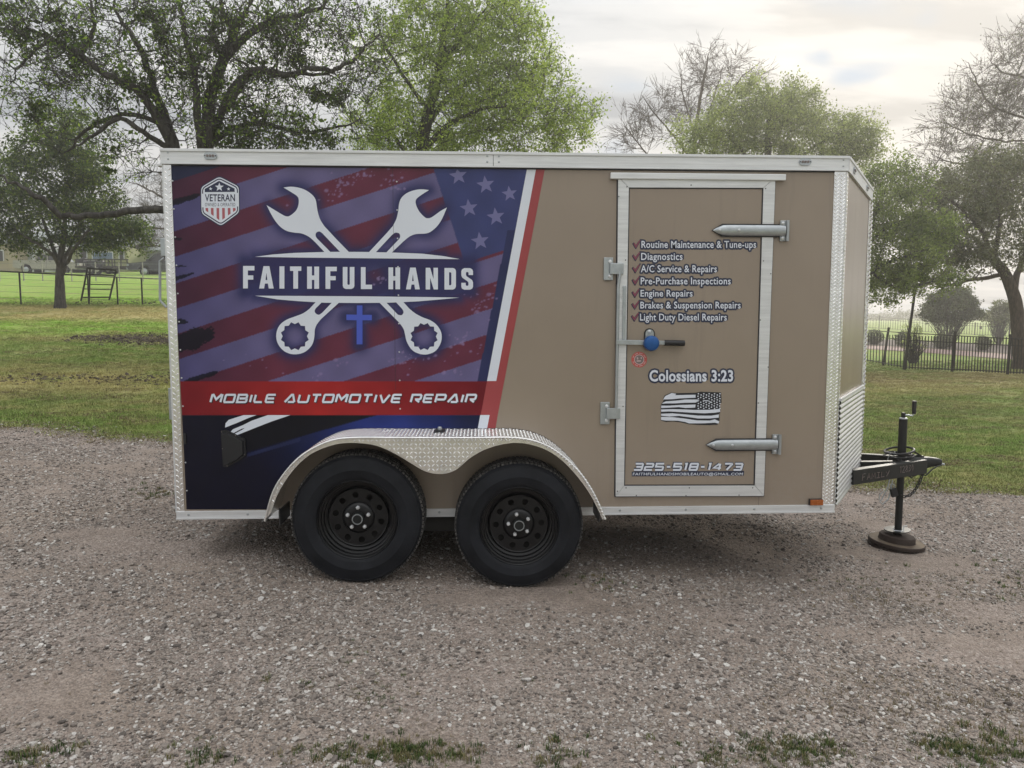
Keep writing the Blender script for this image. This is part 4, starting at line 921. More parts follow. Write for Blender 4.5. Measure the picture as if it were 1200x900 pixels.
def build_wrap():
    rows = np.arange(190, 598.01, 1.1); ncol = 372
    Xs = []; Ys = []
    for y_ in rows:
        xl_ = xleft(y_); xr_ = wedge(y_)+2; Xs.append(np.linspace(xl_, xr_, ncol)); Ys.append(np.full(ncol, y_))
    X = np.array(Xs); Y = np.array(Ys); C = wrap_colour(X, Y)/255.0
    lin = np.where(C <= .04045, C/12.92, ((C+.055)/1.055)**2.4)*1.08-.004
    lin = np.maximum(lin, .003)
    D = CF[None, None]+CR*((X-600)/FPX)[..., None]-CU*((Y-450)/FPX)[..., None]
    t = (0-CAM[1])/D[..., 1]; Pw = CAM+D*t[..., None]; Pw[..., 1] = -WY
    ny, nx = X.shape; idx = np.arange(nx*ny).reshape(ny, nx)
    F = np.stack([idx[1:, :-1], idx[1:, 1:], idx[:-1, 1:], idx[:-1, :-1]], -1).reshape(-1, 4)
    V = Pw.reshape(-1, 3); c = V[F].mean(1)
    fz = np.interp(c[:, 0], oz[:, 0], oz[:, 1], left=-9, right=-9)     # below the fender the wall is bare
    F = F[~(c[:, 2] < fz-.004)]
    me = np_mesh('wrap_print', V, F, None)
    at_ = me.color_attributes.new('print', 'FLOAT_COLOR', 'POINT'); at_.data.foreach_set('color', np.concatenate([lin.reshape(-1, 3), np.ones((nx*ny, 1))], 1).astype(np.float32).ravel())
    m, tt, p = new_mat('printed_vinyl_wrap'); a = node(tt, 'ShaderNodeAttribute', attribute_name='print')
    n = noise_tex(tt, 300, 2); col = cmix(tt, 1.0, a.outputs['Color'], cramp(tt, n.outputs['Fac'], [(0.3, (.93, .93, .93)), (.7, (1.07, 1.07, 1.07))]), 'MULTIPLY')
    tt.links.new(col, p.inputs['Base Color']); p.inputs['Roughness'].default_value = .36; p.inputs['Specular IOR Level'].default_value = .28
    nb = noise_tex(tt, 1.6, 2, stretch=(1, 1, .5)); bump(tt, p, nb.outputs['Fac'], .12, .02)
    me.materials.append(m); return link('wrap_print', me, tr)
wp_o = build_wrap()
class Decal:
    """flat vinyl shapes given in artwork positions, cut out and laid on the wall or door"""
    def __init__(s, base): s.base = base; s.v = []; s.f = []
    def poly(s, loops, lay=0.0):
        loops = [l for l in loops]; tris = tessellate_polygon([[Vector((a, b, 0)) for a, b in l] for l in loops]); b0 = len(s.v)
        for l in loops:
            for a, b in l: x_, z_ = wl(a, b); s.v.append((x_, -(s.base+lay), z_))
        s.f += [tuple(b0+i for i in t) for t in tris]; return s
    def stroke(s, pts, w, closed=False, lay=0.0, miter=True):
        """polyline as a ribbon of width w with mitred corners"""
        n = len(pts); L_, R_ = [], []
        for i in range(n):
            p = np.array(pts[i], float)
            a = np.array(pts[i-1], float) if (i > 0 or closed) else None; b = np.array(pts[(i+1) % n], float) if (i < n-1 or closed) else None
            if a is None: d = b-p; d /= np.linalg.norm(d); nr_ = np.array([-d[1], d[0]]); k_ = 1
            elif b is None: d = p-a; d /= np.linalg.norm(d); nr_ = np.array([-d[1], d[0]]); k_ = 1
            else:
                d1 = (p-a)/np.linalg.norm(p-a); d2 = (b-p)/np.linalg.norm(b-p); n1 = np.array([-d1[1], d1[0]]); n2 = np.array([-d2[1], d2[0]]); nr_ = n1+n2
                q = np.linalg.norm(nr_); nr_ = nr_/q if q > 1e-6 else n1; k_ = min(1.8, 1/max(.3, float(nr_@n1)))
            L_.append(p+nr_*w/2*k_); R_.append(p-nr_*w/2*k_)
        b0 = len(s.v); m = n if closed else n-1
        for q in L_+R_: x_, z_ = wl(q[0], q[1]); s.v.append((x_, -(s.base+lay), z_))
        for i in range(m): j = (i+1) % n; s.f.append((b0+i, b0+j, b0+n+j, b0+n+i))
        return s
    def build(s, name, m, parent):
        me = bpy.data.meshes.new(name); me.from_pydata(s.v, [], s.f); me.update(); me.materials.append(m)
        return link(name, me, parent, kind='stuff' if name.startswith(('lettering', 'telephone', 'number', 'sticker_marks', 'flag_print', 'badge_stripes', 'badge_stars')) else None)
B0 = .0016
# diagonal white and red stripes, red band's own tail
def sl(y_, dx): return (wedge(y_)+dx, y_)
Decal(B0).poly([[sl(190, 0), sl(190, 10.6), sl(446.5, 10.8), sl(446.5, 0)]]).poly([[sl(486.3, -.4), sl(486.3, 10.5), sl(507.5, 10.5), sl(507.5, -.4)]]).build('white_stripe', MT['white'], wp_o)
Decal(B0).poly([[sl(190, 10.6), sl(190, 21), sl(486.3, 20), sl(507.5, 20.5), sl(507.5, 10.5), sl(486.3, 10.5), sl(486.3, 0), sl(446.5, 0), sl(446.5, 10.8)]]).build('red_stripe', MT['redvinyl'], wp_o)
d = Decal(B0)
d.poly([[(263.9, 501), (264.5, 496), (268, 492), (285.6, 486.4), (300.7, 486.4), (292, 489.5), (278, 495.5)]])
d.poly([[(270.5, 506), (273, 503), (285, 498), (295, 493), (314, 486.4), (340.4, 486.4), (318, 494), (300, 501), (278, 509.8), (275, 508.3), (284, 503.5), (287, 501.5), (283, 502.5), (274, 507.3)]])
d.build('white_flash', MT['white'], wp_o)
for p, nm in ((wr_tl, 'wrench_emblem'), (wr_tr, 'wrench_emblem')): Decal(B0+.0003).poly([p]).build(nm, MT['white'], wp_o)
Decal(B0+.0003).poly([wr_bl, st_l]).build('wrench_emblem', MT['white'], wp_o); Decal(B0+.0003).poly([wr_br, st_r]).build('wrench_emblem', MT['white'], wp_o)
for b_ in (bar_t, bar_b): Decal(B0+.0008).poly([b_]).build('emblem_bar', MT['white'], wp_o)
Decal(B0+.0003).poly([[(418.3, 358), (424.8, 358), (424.8, 369), (435.8, 369), (435.8, 375.3), (424.8, 375.3), (424.8, 403.5), (418, 403.5), (418, 375.3), (406, 375), (406, 368.6), (418.2, 368.8)]]).build('cross_emblem', MT['blueprint'], wp_o)
def star5(cx_, cy_, r, a=-math.pi/2, k=.42): return [(cx_+(r if i % 2 == 0 else r*k)*math.cos(a+math.pi*i/5), cy_+(r if i % 2 == 0 else r*k)*math.sin(a+math.pi*i/5)) for i in range(10)]
d = Decal(B0)
for cx_, cy_, r in ((537, 206, 11), (569, 216.5, 11), (549.5, 244, 11), (581, 254, 11), (562.5, 282.5, 11), (597, 227, 9.5)): Decal(B0).poly([[(a, max(b, 198.5)) for a, b in star5(cx_, cy_, r, -math.pi/2-.12)]]).build('star', MT['starvinyl'], wp_o)
# --- lettering made of strokes and cut-outs: FAITHFUL HANDS
H0 = {'F': [[(0, 0), (1, 0), (1, .2), (.42, .2), (.42, .42), (.9, .42), (.9, .61), (.42, .61), (.42, 1), (0, 1)]],
 'A': [[(.30, 0), (.70, 0), (1, 1), (.66, 1), (.60, .78), (.40, .78), (.34, 1), (0, 1)], [(.44, .62), (.56, .62), (.50, .30)]],
 'I': [[(0, 0), (1, 0), (1, 1), (0, 1)]], 'T': [[(0, 0), (1, 0), (1, .2), (.71, .2), (.71, 1), (.29, 1), (.29, .2), (0, .2)]],
 'H': [[(0, 0), (.40, 0), (.40, .40), (.60, .40), (.60, 0), (1, 0), (1, 1), (.60, 1), (.60, .60), (.40, .60), (.40, 1), (0, 1)]],
 'U': [[(0, 0), (.4, 0), (.4, .77), (.44, .81), (.56, .81), (.6, .77), (.6, 0), (1, 0), (1, .86), (.93, .95), (.75, 1), (.25, 1), (.07, .95), (0, .86)]],
 'L': [[(0, 0), (.42, 0), (.42, .8), (1, .8), (1, 1), (0, 1)]],
 'N': [[(0, 0), (.36, 0), (.64, .52), (.64, 0), (1, 0), (1, 1), (.66, 1), (.36, .46), (.36, 1), (0, 1)]],
 'D': [[(0, 0), (.75, 0), (.93, .05), (1, .14), (1, .86), (.93, .95), (.75, 1), (0, 1)], [(.4, .2), (.54, .2), (.6, .24), (.6, .76), (.54, .8), (.4, .8)]],
 'S': [[(.25, 0), (.75, 0), (.94, .06), (1, .15), (1, .32), (.62, .32), (.62, .22), (.57, .18), (.45, .18), (.40, .22), (.40, .32), (.46, .38), (.92, .55), (1, .66), (1, .86), (.94, .95), (.75, 1), (.25, 1), (.06, .95), (0, .86), (0, .68), (.38, .68), (.38, .78), (.43, .82), (.56, .82), (.61, .78), (.61, .68), (.55, .62), (.08, .44), (0, .34), (0, .15), (.06, .06)]]}
d = Decal(B0+.0006)
def yt(x_): return 311.7+(x_-285)*.0100
def yb(x_): return 338.0+(x_-285)*.0058
for ch, x0, x1 in (('F', 285, 298.3), ('A', 303.8, 320.9), ('I', 327.6, 333.4), ('T', 340, 353.2), ('H', 360, 374), ('F', 381.6, 394.8), ('U', 401.8, 415.4), ('L', 423, 436), ('H', 455.3, 468.9), ('A', 475.8, 492), ('N', 498.9, 513.2), ('D', 520.9, 534.3), ('S', 540.6, 554.3)):
    Decal(B0+.0006).poly([[(x0+a*(x1-x0), yt(x0)+b*(yb(x0)-yt(x0))) for a, b in l] for l in H0[ch]]).build('letter', MT['white'], wp_o)
# wide slanted capitals and figures as strokes in a unit box
TG = {'M': (1.45, [[(0, 1), (0, .04), (.12, 0), (.5, .62), (.88, 0), (1, .04), (1, 1)]]), 'O': (1.35, [[(.06, 0), (.94, 0), (1, .12), (1, .88), (.94, 1), (.06, 1), (0, .88), (0, .12), 'c']]),
 'B': (1.3, [[(.86, .5), (.95, .4), (.95, .12), (.86, 0), (0, 0), (0, 1), (.9, 1), (1, .88), (1, .62), (.88, .5)], [(.18, .5), (.84, .5)]]),
 'I': (.12, [[(.5, 0), (.5, 1)]]), 'L': (1.15, [[(0, 0), (0, .85), (.12, 1), (1, 1)]]), 'E': (1.2, [[(1, 0), (.1, 0), (0, .1), (0, .9), (.1, 1), (1, 1)], [(.14, .5), (.93, .5)]]),
 'A': (1.4, [[(0, 1), (.52, 0), (.66, 0), (1, 1)], [(.32, .98), (.96, .98)]]), 'U': (1.35, [[(0, 0), (0, .88), (.08, 1), (.92, 1), (1, .88), (1, 0)]]),
 'T': (1.2, [[(0, 0), (1, 0)], [(.5, .02), (.5, 1)]]), 'V': (1.35, [[(0, 0), (.45, 1), (.55, 1), (1, 0)]]),
 'R': (1.3, [[(0, 1), (0, 0), (.9, 0), (1, .12), (1, .5), (.9, .62), (.4, .62)], [(.5, .66), (.95, 1.0)]]), 'P': (1.3, [[(0, 1), (0, 0), (.9, 0), (1, .12), (1, .52), (.9, .64), (.14, .64)]]),
 ' ': (.55, []), '-': (.75, [[(.1, .5), (.9, .5)]]), '3': (1.25, [[(0, 0), (.92, 0), (1, .1), (1, .9), (.92, 1), (0, 1)], [(.2, .5), (.97, .5)]]),
 '2': (1.25, [[(0, 0), (.92, 0), (1, .1), (1, .4), (.92, .5), (.08, .5), (0, .6), (0, 1), (1, 1)]]), '5': (1.25, [[(1, 0), (0, 0), (0, .47), (.92, .47), (1, .57), (1, .9), (.92, 1), (0, 1)]]),
 '1': (.45, [[(0, 0), (.65, 0), (.65, 1)]]), '8': (1.25, [[(.06, 0), (.94, 0), (1, .1), (1, .9), (.94, 1), (.06, 1), (0, .9), (0, .1), 'c'], [(.08, .5), (.92, .5)]]),
 '4': (1.25, [[(.78, 1), (.78, 0)], [(.66, .02), (0, .68), (1, .70)]]), '7': (1.2, [[(0, 0), (.95, 0), (1, .1), (.45, 1)]])}
def techno(text, x0, x1, y0, y1, wd, dec, dx=0, dy=0, slant=.28, gap=.52, lay=0.0, yskew=0.0):
    tot = sum(TG[c][0] for c in text)+gap*(len(text)-1); h = y1-y0-wd; w1 = x1-x0-wd-slant*h; u = w1/tot; cx_ = x0+wd/2; q = 0
    for c in text:
        cw, st = TG[c]; cw *= u
        for k, s_ in enumerate(st):
            cl = s_[-1] == 'c'; pts = [p for p in s_ if p != 'c']
            P2 = [(cx_+a*cw+slant*h*(1-b)+dx, y0+wd/2+b*h+dy+yskew*(cx_+a*cw-x0)) for a, b in pts]
            dec.stroke(P2, wd, cl, lay+k*.00012)
        cx_ += cw+gap*u
    return dec
techno('MOBILE AUTOMOTIVE REPAIR', 245.5, 559.5, 461.3, 472.6, 2.7, Decal(B0+.0003), .8, .9).build('lettering_shade', MT['blackvinyl'], wp_o)
techno('MOBILE AUTOMOTIVE REPAIR', 245.5, 559.5, 461.4, 472.4, 2.45, Decal(B0+.0008)).build('lettering', MT['white'], wp_o)
# --- veteran badge
bc = (257.9, 235.5)
def hexa(s_, r=4): 
    P2 = [(256.9, 206.2), (280.6, 218.2), (281.0, 249.6), (259.0, 265.6), (235.8, 250.8), (235.2, 219.0)]; c = np.array(bc); out = []
    P2 = [c+(np.array(p)-c)*s_ for p in P2]
    for i in range(6):
        a, b, cc = P2[i-1], P2[i], P2[(i+1) % 6]; u = (a-b)/np.linalg.norm(a-b); v = (cc-b)/np.linalg.norm(cc-b)
        for t in np.linspace(0, 1, 5): p0, p2 = b+u*r, b+v*r; out.append(tuple((1-t)**2*p0+2*t*(1-t)*b+t*t*p2))
    return out
bd = Decal(B0).poly([hexa(1.02)]).build('veteran_badge', MT['badgenavy'], wp_o)
Decal(B0+.0002).poly([hexa(.97), hexa(.925)]).poly([hexa(.87, 3)]).poly([[(235.9, 227), (238.6, 227), (238.8, 243), (236.1, 243)]], .0001).poly([[(277.6, 226), (280, 226), (280.2, 242), (277.8, 242)]], .0001).build('badge_face', MT['white'], bd)
top = [(240.2, 225.2), (240.0, 221.6), (256.9, 212.0), (275.0, 221.0), (275.2, 224.9)]
Decal(B0+.0004).poly([top]).build('badge_cap', MT['badgenavy'], bd)
Decal(B0+.0006).poly([star5(257.2, 219.4, 5.4)]).poly([star5(247, 221.4, 2.2)]).poly([star5(268, 221.6, 2.2)]).build('badge_stars', MT['white'], bd)
d = Decal(B0+.0004)
for i, (xa_, ya_) in enumerate(((242.5, 248.0), (248.8, 252.2), (255.4, 257.0), (262.0, 256.6), (268.6, 251.6), (274.6, 247.6))):
    d.poly([[(xa_-1.55, 243.8), (xa_+1.55, 243.8), (xa_+1.55+.2, ya_-(0 if i < 3 else .0)+(1.0 if i < 3 else -1.2)), (xa_-1.55+.2, ya_-(1.2 if i < 3 else -1.0))]])
d.build('badge_stripes', MT['badgered'], bd)
# --- set type with the built-in face, fitted to its place
def typeset(text, x0, x1, ytop, ybase, name, m, parent, base, bold=.0, shear=0.0, capref='H', widths=None):
    cu = bpy.data.curves.new('type', 'FONT'); cu.body = text; cu.offset = bold; cu.size = 1; cu.shear = 0; cu.resolution_u = 3; cu.space_character = 1.06
    o = bpy.data.objects.new('type', cu); COL.objects.link(o); bpy.context.view_layer.update()
    me = bpy.data.meshes.new_from_object(o.evaluated_get(bpy.context.evaluated_depsgraph_get())); bpy.data.objects.remove(o)
    V = np.array([v.co for v in me.vertices]); lo, hi = V[:, 0].min(), V[:, 0].max()
    cap = .729 if capref == 'H' else .55
    if widths: lo, hi = widths
    for v in me.vertices:
        a = (v.co.x-lo)/(hi-lo); b = v.co.y/cap; px_ = x0+a*(x1-x0)+shear*b*(ybase-ytop); py_ = ybase-b*(ybase-ytop)
        x_, z_ = wl(px_, py_); v.co = (x_, -base, z_)
    me.name = name; me.materials.clear(); me.materials.append(m); me.update()
    return link(name, me, parent, kind='stuff'), (lo, hi)
typeset('VETERAN', 240.2, 275.6, 227.4, 235.8, 'lettering', MT['badgenavy'], bd, B0+.0004, .022)
typeset('OWNED & OPERATED', 240.4, 275.8, 237.6, 241.8, 'lettering', MT['badgenavy'], bd, B0+.0004, .0)
DY = .0086
def outlined(text, x0, x1, yt_, yb_, parent, ol=.13, bold=.012, shear=0.0):
    o, wd = typeset(text, x0, x1, yt_, yb_, 'lettering', MT['white'], parent, DY+.0008, bold, shear)
    for k, (ax, ay) in enumerate(((0, 0), (1.4, 0), (-1.4, 0), (1, 1.1), (-1, 1.1), (1, -1.1), (-1, -1.1), (0, 1.5), (0, -1.4))):
        typeset(text, x0+ax, x1+ax, yt_+ay, yb_+ay, 'lettering_outline', MT['outline'], parent, DY+.00012*(k+1)*.5, .06, shear, widths=wd)
lines = [('Routine Maintenance & Tune-ups', 751.3, 885.3, 282.1, 290.6), ('Diagnostics', 750.9, 799.3, 296.2, 304.7), ('A/C Service & Repairs', 750.6, 839.4, 310.6, 319.0), ('Pre-Purchase Inspections', 750.4, 855.6, 324.9, 333.2), ('Engine Repairs', 750.2, 811, 339.4, 347.5), ('Brakes & Suspension Repairs', 750.0, 867.2, 353.2, 361.4), ('Light Duty Diesel Repairs', 749.6, 851, 367.2, 375.5)]
for tx, x0, x1, a, b in lines:
    outlined(tx, x0, x1, a, b, dr)
    cxk, cyk = x0-5.5, (a+b)/2-.2
    ck = [(-4.2, -.2), (-2.6, -1.6), (-1.2, 1.0), (3.2, -4.6), (4.6, -4.4), (-.6, 4.6), (-1.4, 4.6)]
    Decal(DY+.0002).poly([[(cxk+u*1.28, cyk+v*1.28) for u, v in ck]]).build('check_mark', MT['outline'], dr); Decal(DY+.0008).poly([[(cxk+u*.98, cyk+v*.98) for u, v in ck]]).build('check_mark', MT['checkred'], dr)
outlined('Colossians 3:23', 760.6, 858.5, 433.2, 446.4, dr, .085, .03)
# telephone number and address
techno('325-518-1473', 740.5, 871.5, 541.0, 552.0, 4.4, Decal(DY+.0003)).build('number_outline', MT['outline'], dr)
techno('325-518-1473', 741.5, 870.8, 541.9, 551.4, 2.25, Decal(DY+.0008)).build('telephone_number', MT['white'], dr)
Decal(DY+.0003).poly([[(740, 552.2), (871.5, 551.4), (871, 557), (740, 557.8)]]).build('address_backing', MT['outline'], dr)
typeset('FAITHFULHANDSMOBILEAUTO@GMAIL.COM', 741, 869.6, 553.4, 556.6, 'lettering', MT['white'], dr, DY+.0008, .01, .15)
# round red sticker
def ell(r, n=28): return circ(748.6, 421.3, r, n)
sk = Decal(DY+.0002).poly([ell(9.2)]).build('round_sticker', MT['salmon'], dr)
Decal(DY+.0005).poly([ell(5.9), ell(5.0)]).poly([[(745.6, 422.2), (750.6, 422.0), (750.6, 423.6), (745.6, 423.8)]]).poly([[(745.8, 418.6), (747.4, 418.4), (747.6, 421), (746, 421.2)]]).poly([[(750.4, 418.4), (751.8, 418.4), (751.6, 420.6), (750.4, 420.8)]]).build('sticker_ring', MT['stickerwhite'], sk)
Decal(DY+.0004).poly([ell(5.0)]).build('sticker_middle', MT['grimelens'], sk)
d = Decal(DY+.0005)
for i in range(14):
    a = math.pi*(.12+.76*i/13); 
    for s_ in (1, -1):
        if i % 4 == 3: continue
        cxs, cys = 748.6+7.5*math.cos(a), 421.3+s_*7.5*math.sin(a); d.poly([circ(cxs, cys, .62, 6)])
d.build('sticker_marks', MT['stickerwhite'], sk)
# black and white flag
def fz_(p): return (765+p[0]/13.333, 450+p[1]/13.333)
fl = [(170, 240), (150, 235), (180, 175), (280, 130), (380, 140), (660, 135), (740, 118), (1060, 128), (1068, 290), (1040, 300), (1048, 430), (1030, 470), (1035, 520), (1028, 600), (1000, 632), (880, 640), (700, 635), (560, 625), (430, 595), (300, 580), (200, 590), (122, 568), (118, 330), (140, 290)]
fg = Decal(DY+.0002).poly([[fz_(p) for p in fl]]).build('flag_decal', MT['blackvinyl'], dr)
d = Decal(DY+.0006)
for s_ in ([(190, 185), (290, 138), (360, 150), (340, 172), (660, 165), (660, 212), (560, 215), (420, 222), (300, 235), (155, 238)],
           [(150, 290), (200, 268), (350, 258), (500, 240), (690, 240), (720, 252), (700, 270), (660, 288), (500, 290), (330, 300), (200, 300), (140, 306)],
           [(125, 335), (260, 335), (420, 325), (660, 318), (655, 365), (500, 372), (400, 358), (260, 366), (125, 372)],
           [(122, 395), (300, 390), (500, 395), (640, 402), (880, 400), (1040, 385), (1046, 432), (960, 445), (800, 455), (640, 448), (440, 435), (250, 425), (125, 430)],
           [(122, 462), (300, 455), (480, 470), (700, 490), (900, 492), (1025, 472), (1020, 522), (880, 535), (700, 535), (560, 515), (400, 495), (250, 505), (125, 492)],
           [(122, 510), (300, 515), (480, 535), (680, 565), (880, 568), (960, 548), (1030, 580), (1018, 615), (960, 600), (800, 610), (560, 612), (500, 590), (380, 570), (200, 568), (124, 558)]):
    d.poly([[fz_(p) for p in s_]])
for i in range(9):
    for j in range(7):
        q = (705+i*42+(j % 2)*-6, 150+j*38+(i % 2)*19-j*0)
        if q[0] < 1050 and q[1] < 388 and not (238 < q[1] < 262 and q[0] < 900): d.poly([circ(*fz_(q), .85, 6)])
d.poly([[fz_(p) for p in [(770, 252), (860, 250), (905, 280), (895, 292), (850, 266), (780, 262)]]])
d.build('flag_print', MT['white'], fg)

# ================================================================== TONGUE, JACK AND CHAINS
def nose_hit(px_, py_):
    """point on the near nose wall seen at a photograph position"""
    d = ray(px_, py_); n = np.array([nn.x, nn.y, 0.0]); o = np.array([XR, 0, 0]); t = ((o-CAM)@n)/(d@n); return CAM+d*t
bz0, bz1 = .300, .398
pn = nose_hit(996, 558); coup = at(1083, 540, NY); cpx = float(coup[0])
A0 = Vector((pn[0]-.12, pn[1]-.045, 0)); A1 = Vector((cpx-.03, NY-.045, 0)); dd_ = (A1-A0).normalized()
zc = (bz0+bz1)/2
def zat(px_, py_, y): return float(at(px_, py_, y)[2])
zc = (zat(996, 558.5, pn[1])+zat(1075, 547, NY-.05))/2; bh = .098
bm1 = MB().beam(Vector((pn[0], pn[1], zc)), Vector((A1.x, A1.y, zc)), .052, bh, (0, 0, 1), .005).build('tongue_beam', MT['blacksteel'], tr)
mB = MB().beam(Vector((pn[0], 2*NY-pn[1], zc)), Vector((A1.x, NY+.045, zc)), .052, bh, (0, 0, 1), .005).build('tongue_beam', MT['blacksteel'], tr)
MB().beam(Vector((3.2, NY, zc-.01)), Vector((cpx-.10, NY, zc-.01)), .05, .08, (0, 0, 1), .004).build('centre_beam', MT['blacksteel'], tr)
# coupler: channel that narrows to a rounded ball socket
K = [(-.20, .050, .052), (-.10, .048, .052), (-.02, .040, .046), (.03, .038, .036), (.07, .040, .030), (.10, .036, .026), (.118, .022, .018)]
mb = MB(); n = 16
for dx, w_, h_ in K:
    for j in range(n):
        t = 2*math.pi*j/n; ct, s_ = math.cos(t), math.sin(t)
        mb.v.append((cpx+dx, NY+w_*math.copysign(abs(ct)**.5, ct), zc+.012+h_*math.copysign(abs(s_)**.6, s_)+(.010 if dx > .02 else 0)))
for i in range(len(K)-1):
    for j in range(n): j2 = (j+1) % n; mb.f.append((i*n+j, i*n+j2, (i+1)*n+j2, (i+1)*n+j))
mb.f.append(tuple(range(n))[::-1]); mb.f.append(tuple((len(K)-1)*n+j for j in range(n)))
cp = link('coupler', mb.mesh('coupler', MT['blacksteel'], True), tr)
MB().tube([(cpx-.06, NY-.055, zc-.05), (cpx-.02, NY-.055, zc-.065), (cpx+.03, NY-.050, zc-.02), (cpx+.07, NY-.045, zc+.0), (cpx+.10, NY-.04, zc+.004)], .005, 6).build('coupler_edge', MT['blacksteel'], cp, True)
MB().tube([(cpx+.105, NY-.02, zc+.012), (cpx+.138, NY-.01, zc+.004)], .008, 8).build('coupler_lip', MT['zinc'], cp, True)
MB().beam((cpx-.085, NY, zc+.068), (cpx-.01, NY, zc+.062), .03, .008).beam((cpx-.03, NY, zc+.066), (cpx-.085, NY, zc+.10), .03, .008).build('coupler_latch', MT['blacksteel'], cp)
# handwriting on the near beam
def on_beam(u, v):
    """u along 0..1, v up 0..1 on the beam's near face"""
    a = Vector((pn[0], pn[1], 0)); b = Vector((A1.x, A1.y, 0)); d = (b-a); n_ = Vector((d.y, -d.x, 0)).normalized(); p = a+d*u+n_*.0275
    return Vector((p.x, p.y, zc-bh/2+bh*v))
hw = {'F': [[(0, 0), (.1, 1), (.9, 1)], [(.05, .5), (.7, .55)]], 'A': [[(0, 0), (.5, 1), (1, 0)], [(.2, .4), (.8, .4)]], 'M': [[(0, 0), (.1, .95), (.5, .3), (.9, .95), (1, 0)]], 'I': [[(.1, 1), (.9, .95)], [(.5, 1), (.5, 0)], [(0, 0), (1, .05)]], 'L': [[(.1, 1), (.0, 0), (.9, .05)]], 'Y': [[(0, 1), (.5, .5)], [(1, 1.1), (.2, 0)]], '1': [[(.3, .8), (.6, 1), (.6, 0)]], '2': [[(0, .8), (.4, 1), (.9, .8), (.1, 0), (1, 0)]], '8': [[(.5, .5), (.1, .8), (.5, 1), (.9, .8), (.5, .5), (0, .2), (.5, 0), (1, .2), (.5, .5)]], '3': [[(.1, 1), (.8, .9), (.4, .55), (.9, .3), (.1, 0)]], '0': [[(.5, 1), (.1, .5), (.5, 0), (.9, .5), (.5, 1)]]}
mb = MB()
for i, (ch, u0, u1, v0, v1) in enumerate([(c, .11+.062*k, .155+.062*k, .22+.01*k, .66-.012*k) for k, c in enumerate('FAMILY')]+[(c, .60+.042*k, .635+.042*k, .36, .82) for k, c in enumerate('12830')]):
    for s_ in hw[ch]: mb.tube([on_beam(u0+a*(u1-u0), v0+b*(v1-v0)) for a, b in s_], .0019, 4)
mb.build('handwriting', MT['grimelens'], bm1, kind='stuff')
# jack
jp = at(1055.3, 560, NY); jx, jy = float(jp[0]), NY
zt = zat(1055, 491, jy); zg = float(terr(jx, jy))
JK = MB().tube([(jx, jy, zt), (jx, jy, zc-.06)], .0275, 20).build('jack_tube', MT['blacksteel'], tr, True)
MB().tube([(jx, jy, zc-.055), (jx, jy, zg+.135)], .0235, 20).build('jack_leg', MT['blacksteel'], JK, True)
MB().lathe((jx, jy, zt), (0, 0, 1), [(.027, -.002), (.027, .006), (.020, .010), (.001, .011)], 20).build('jack_cap', MT['zinc'], JK, True)
MB().box(jx-.012, jx+.010, jy-.012, jy+.012, zt+.010, zt+.045, .004).build('gear_boss', MT['blacksteel'], JK)
MB().tube([(jx, jy, zt+.028), (jx+.02, jy-.02, zt+.030), (jx+.045, jy-.03, zt+.026), (jx+.055, jy-.03, zt+.040)], .0055, 8).build('crank_arm', MT['zinc'], JK, True)
MB().tube([(jx+.055, jy-.03, zt+.040), (jx+.055, jy-.03, zt+.130)], [.013, .0145], 14).build('crank_handle', MT['blackplastic'], JK, True)
MB().lathe((jx, jy, zc+.045), (0, 0, 1), [(.05, 0), (.055, .004), (.055, .012), (.03, .016)], 20).build('jack_flange', MT['blacksteel'], JK, True)
MB().lathe((jx-.005, jy, zg+.128), (-.06, 0, 1), [(.085, 0), (.085, .006), (.03, .008), (.001, .008)], 28).build('jack_foot', MT['blacksteel'], JK, True)
MB().tube([(jx-.05, jy-.03, zg+.150), (jx-.06, jy-.045, zg+.137), (jx+.0, jy-.06, zg+.135), (jx+.02, jy-.035, zg+.165), (jx+.045, jy-.03, zg+.165)], .0035, 6).build('foot_pin', MT['zinc'], JK, True)
# cable coil over the jack
for i, (rx, ry, dz, tl, r_) in enumerate(((.095, .085, .105, .35, .0075), (.08, .075, .085, -.15, .0075), (.10, .08, .070, .12, .006))):
    MB().tube([(jx-.025+rx*math.cos(t), jy-.01+ry*math.sin(t), zc+dz+tl*rx*math.sin(t+1.2)*.5) for t in np.linspace(0, 2*math.pi, 28, endpoint=False)], r_, 7, closed=True).build('cable_loop', MT['blackplastic'], tr, True)
MB().tube([(jx-.13, jy-.05, zc+.05), (jx-.115, jy-.06, zc+.10), (jx-.10, jy-.05, zc+.06), (jx-.085, jy-.06, zc+.105)], .004, 6).build('chain_hook', MT['zinc'], tr, True)
def chain(path, L=.030, r=.0042, name='safety_chain', parent=tr):
    pts = [Vector(p) for p in smooth_line([tuple(p) for p in path], 12)]; acc = 0; out = [pts[0]]
    for a, b in zip(pts, pts[1:]):
        seg = (b-a).length
        while acc+seg >= L*.72:
            k = (L*.72-acc)/seg; a = a+(b-a)*k; out.append(a); seg = (b-a).length; acc = 0
        acc += seg
    root = None
    for i in range(len(out)-1):
        c = (out[i]+out[i+1])/2; d = (out[i+1]-out[i]).normalized(); u = d.cross(Vector((0, 1, .2))).normalized(); v = d.cross(u)
        if i % 2: u = v
        lp = []
        for t in np.linspace(0, 2*math.pi, 10, endpoint=False):
            lp.append(c+d*(L*.5*math.cos(t)*.95)+u*(L*.30*math.sin(t)))
        me = MB().tube(lp, r, 5, closed=True)
        o = me.build(name if root is None else 'link', MT['chain'] if name != 'safety_chain_bright' else MT['zinc'], parent if root is None else root, True)
        if root is None: root = o
    return root
def J(px_, py_, y): p = at(px_, py_, y); return (float(p[0]), float(p[1]), float(p[2]))
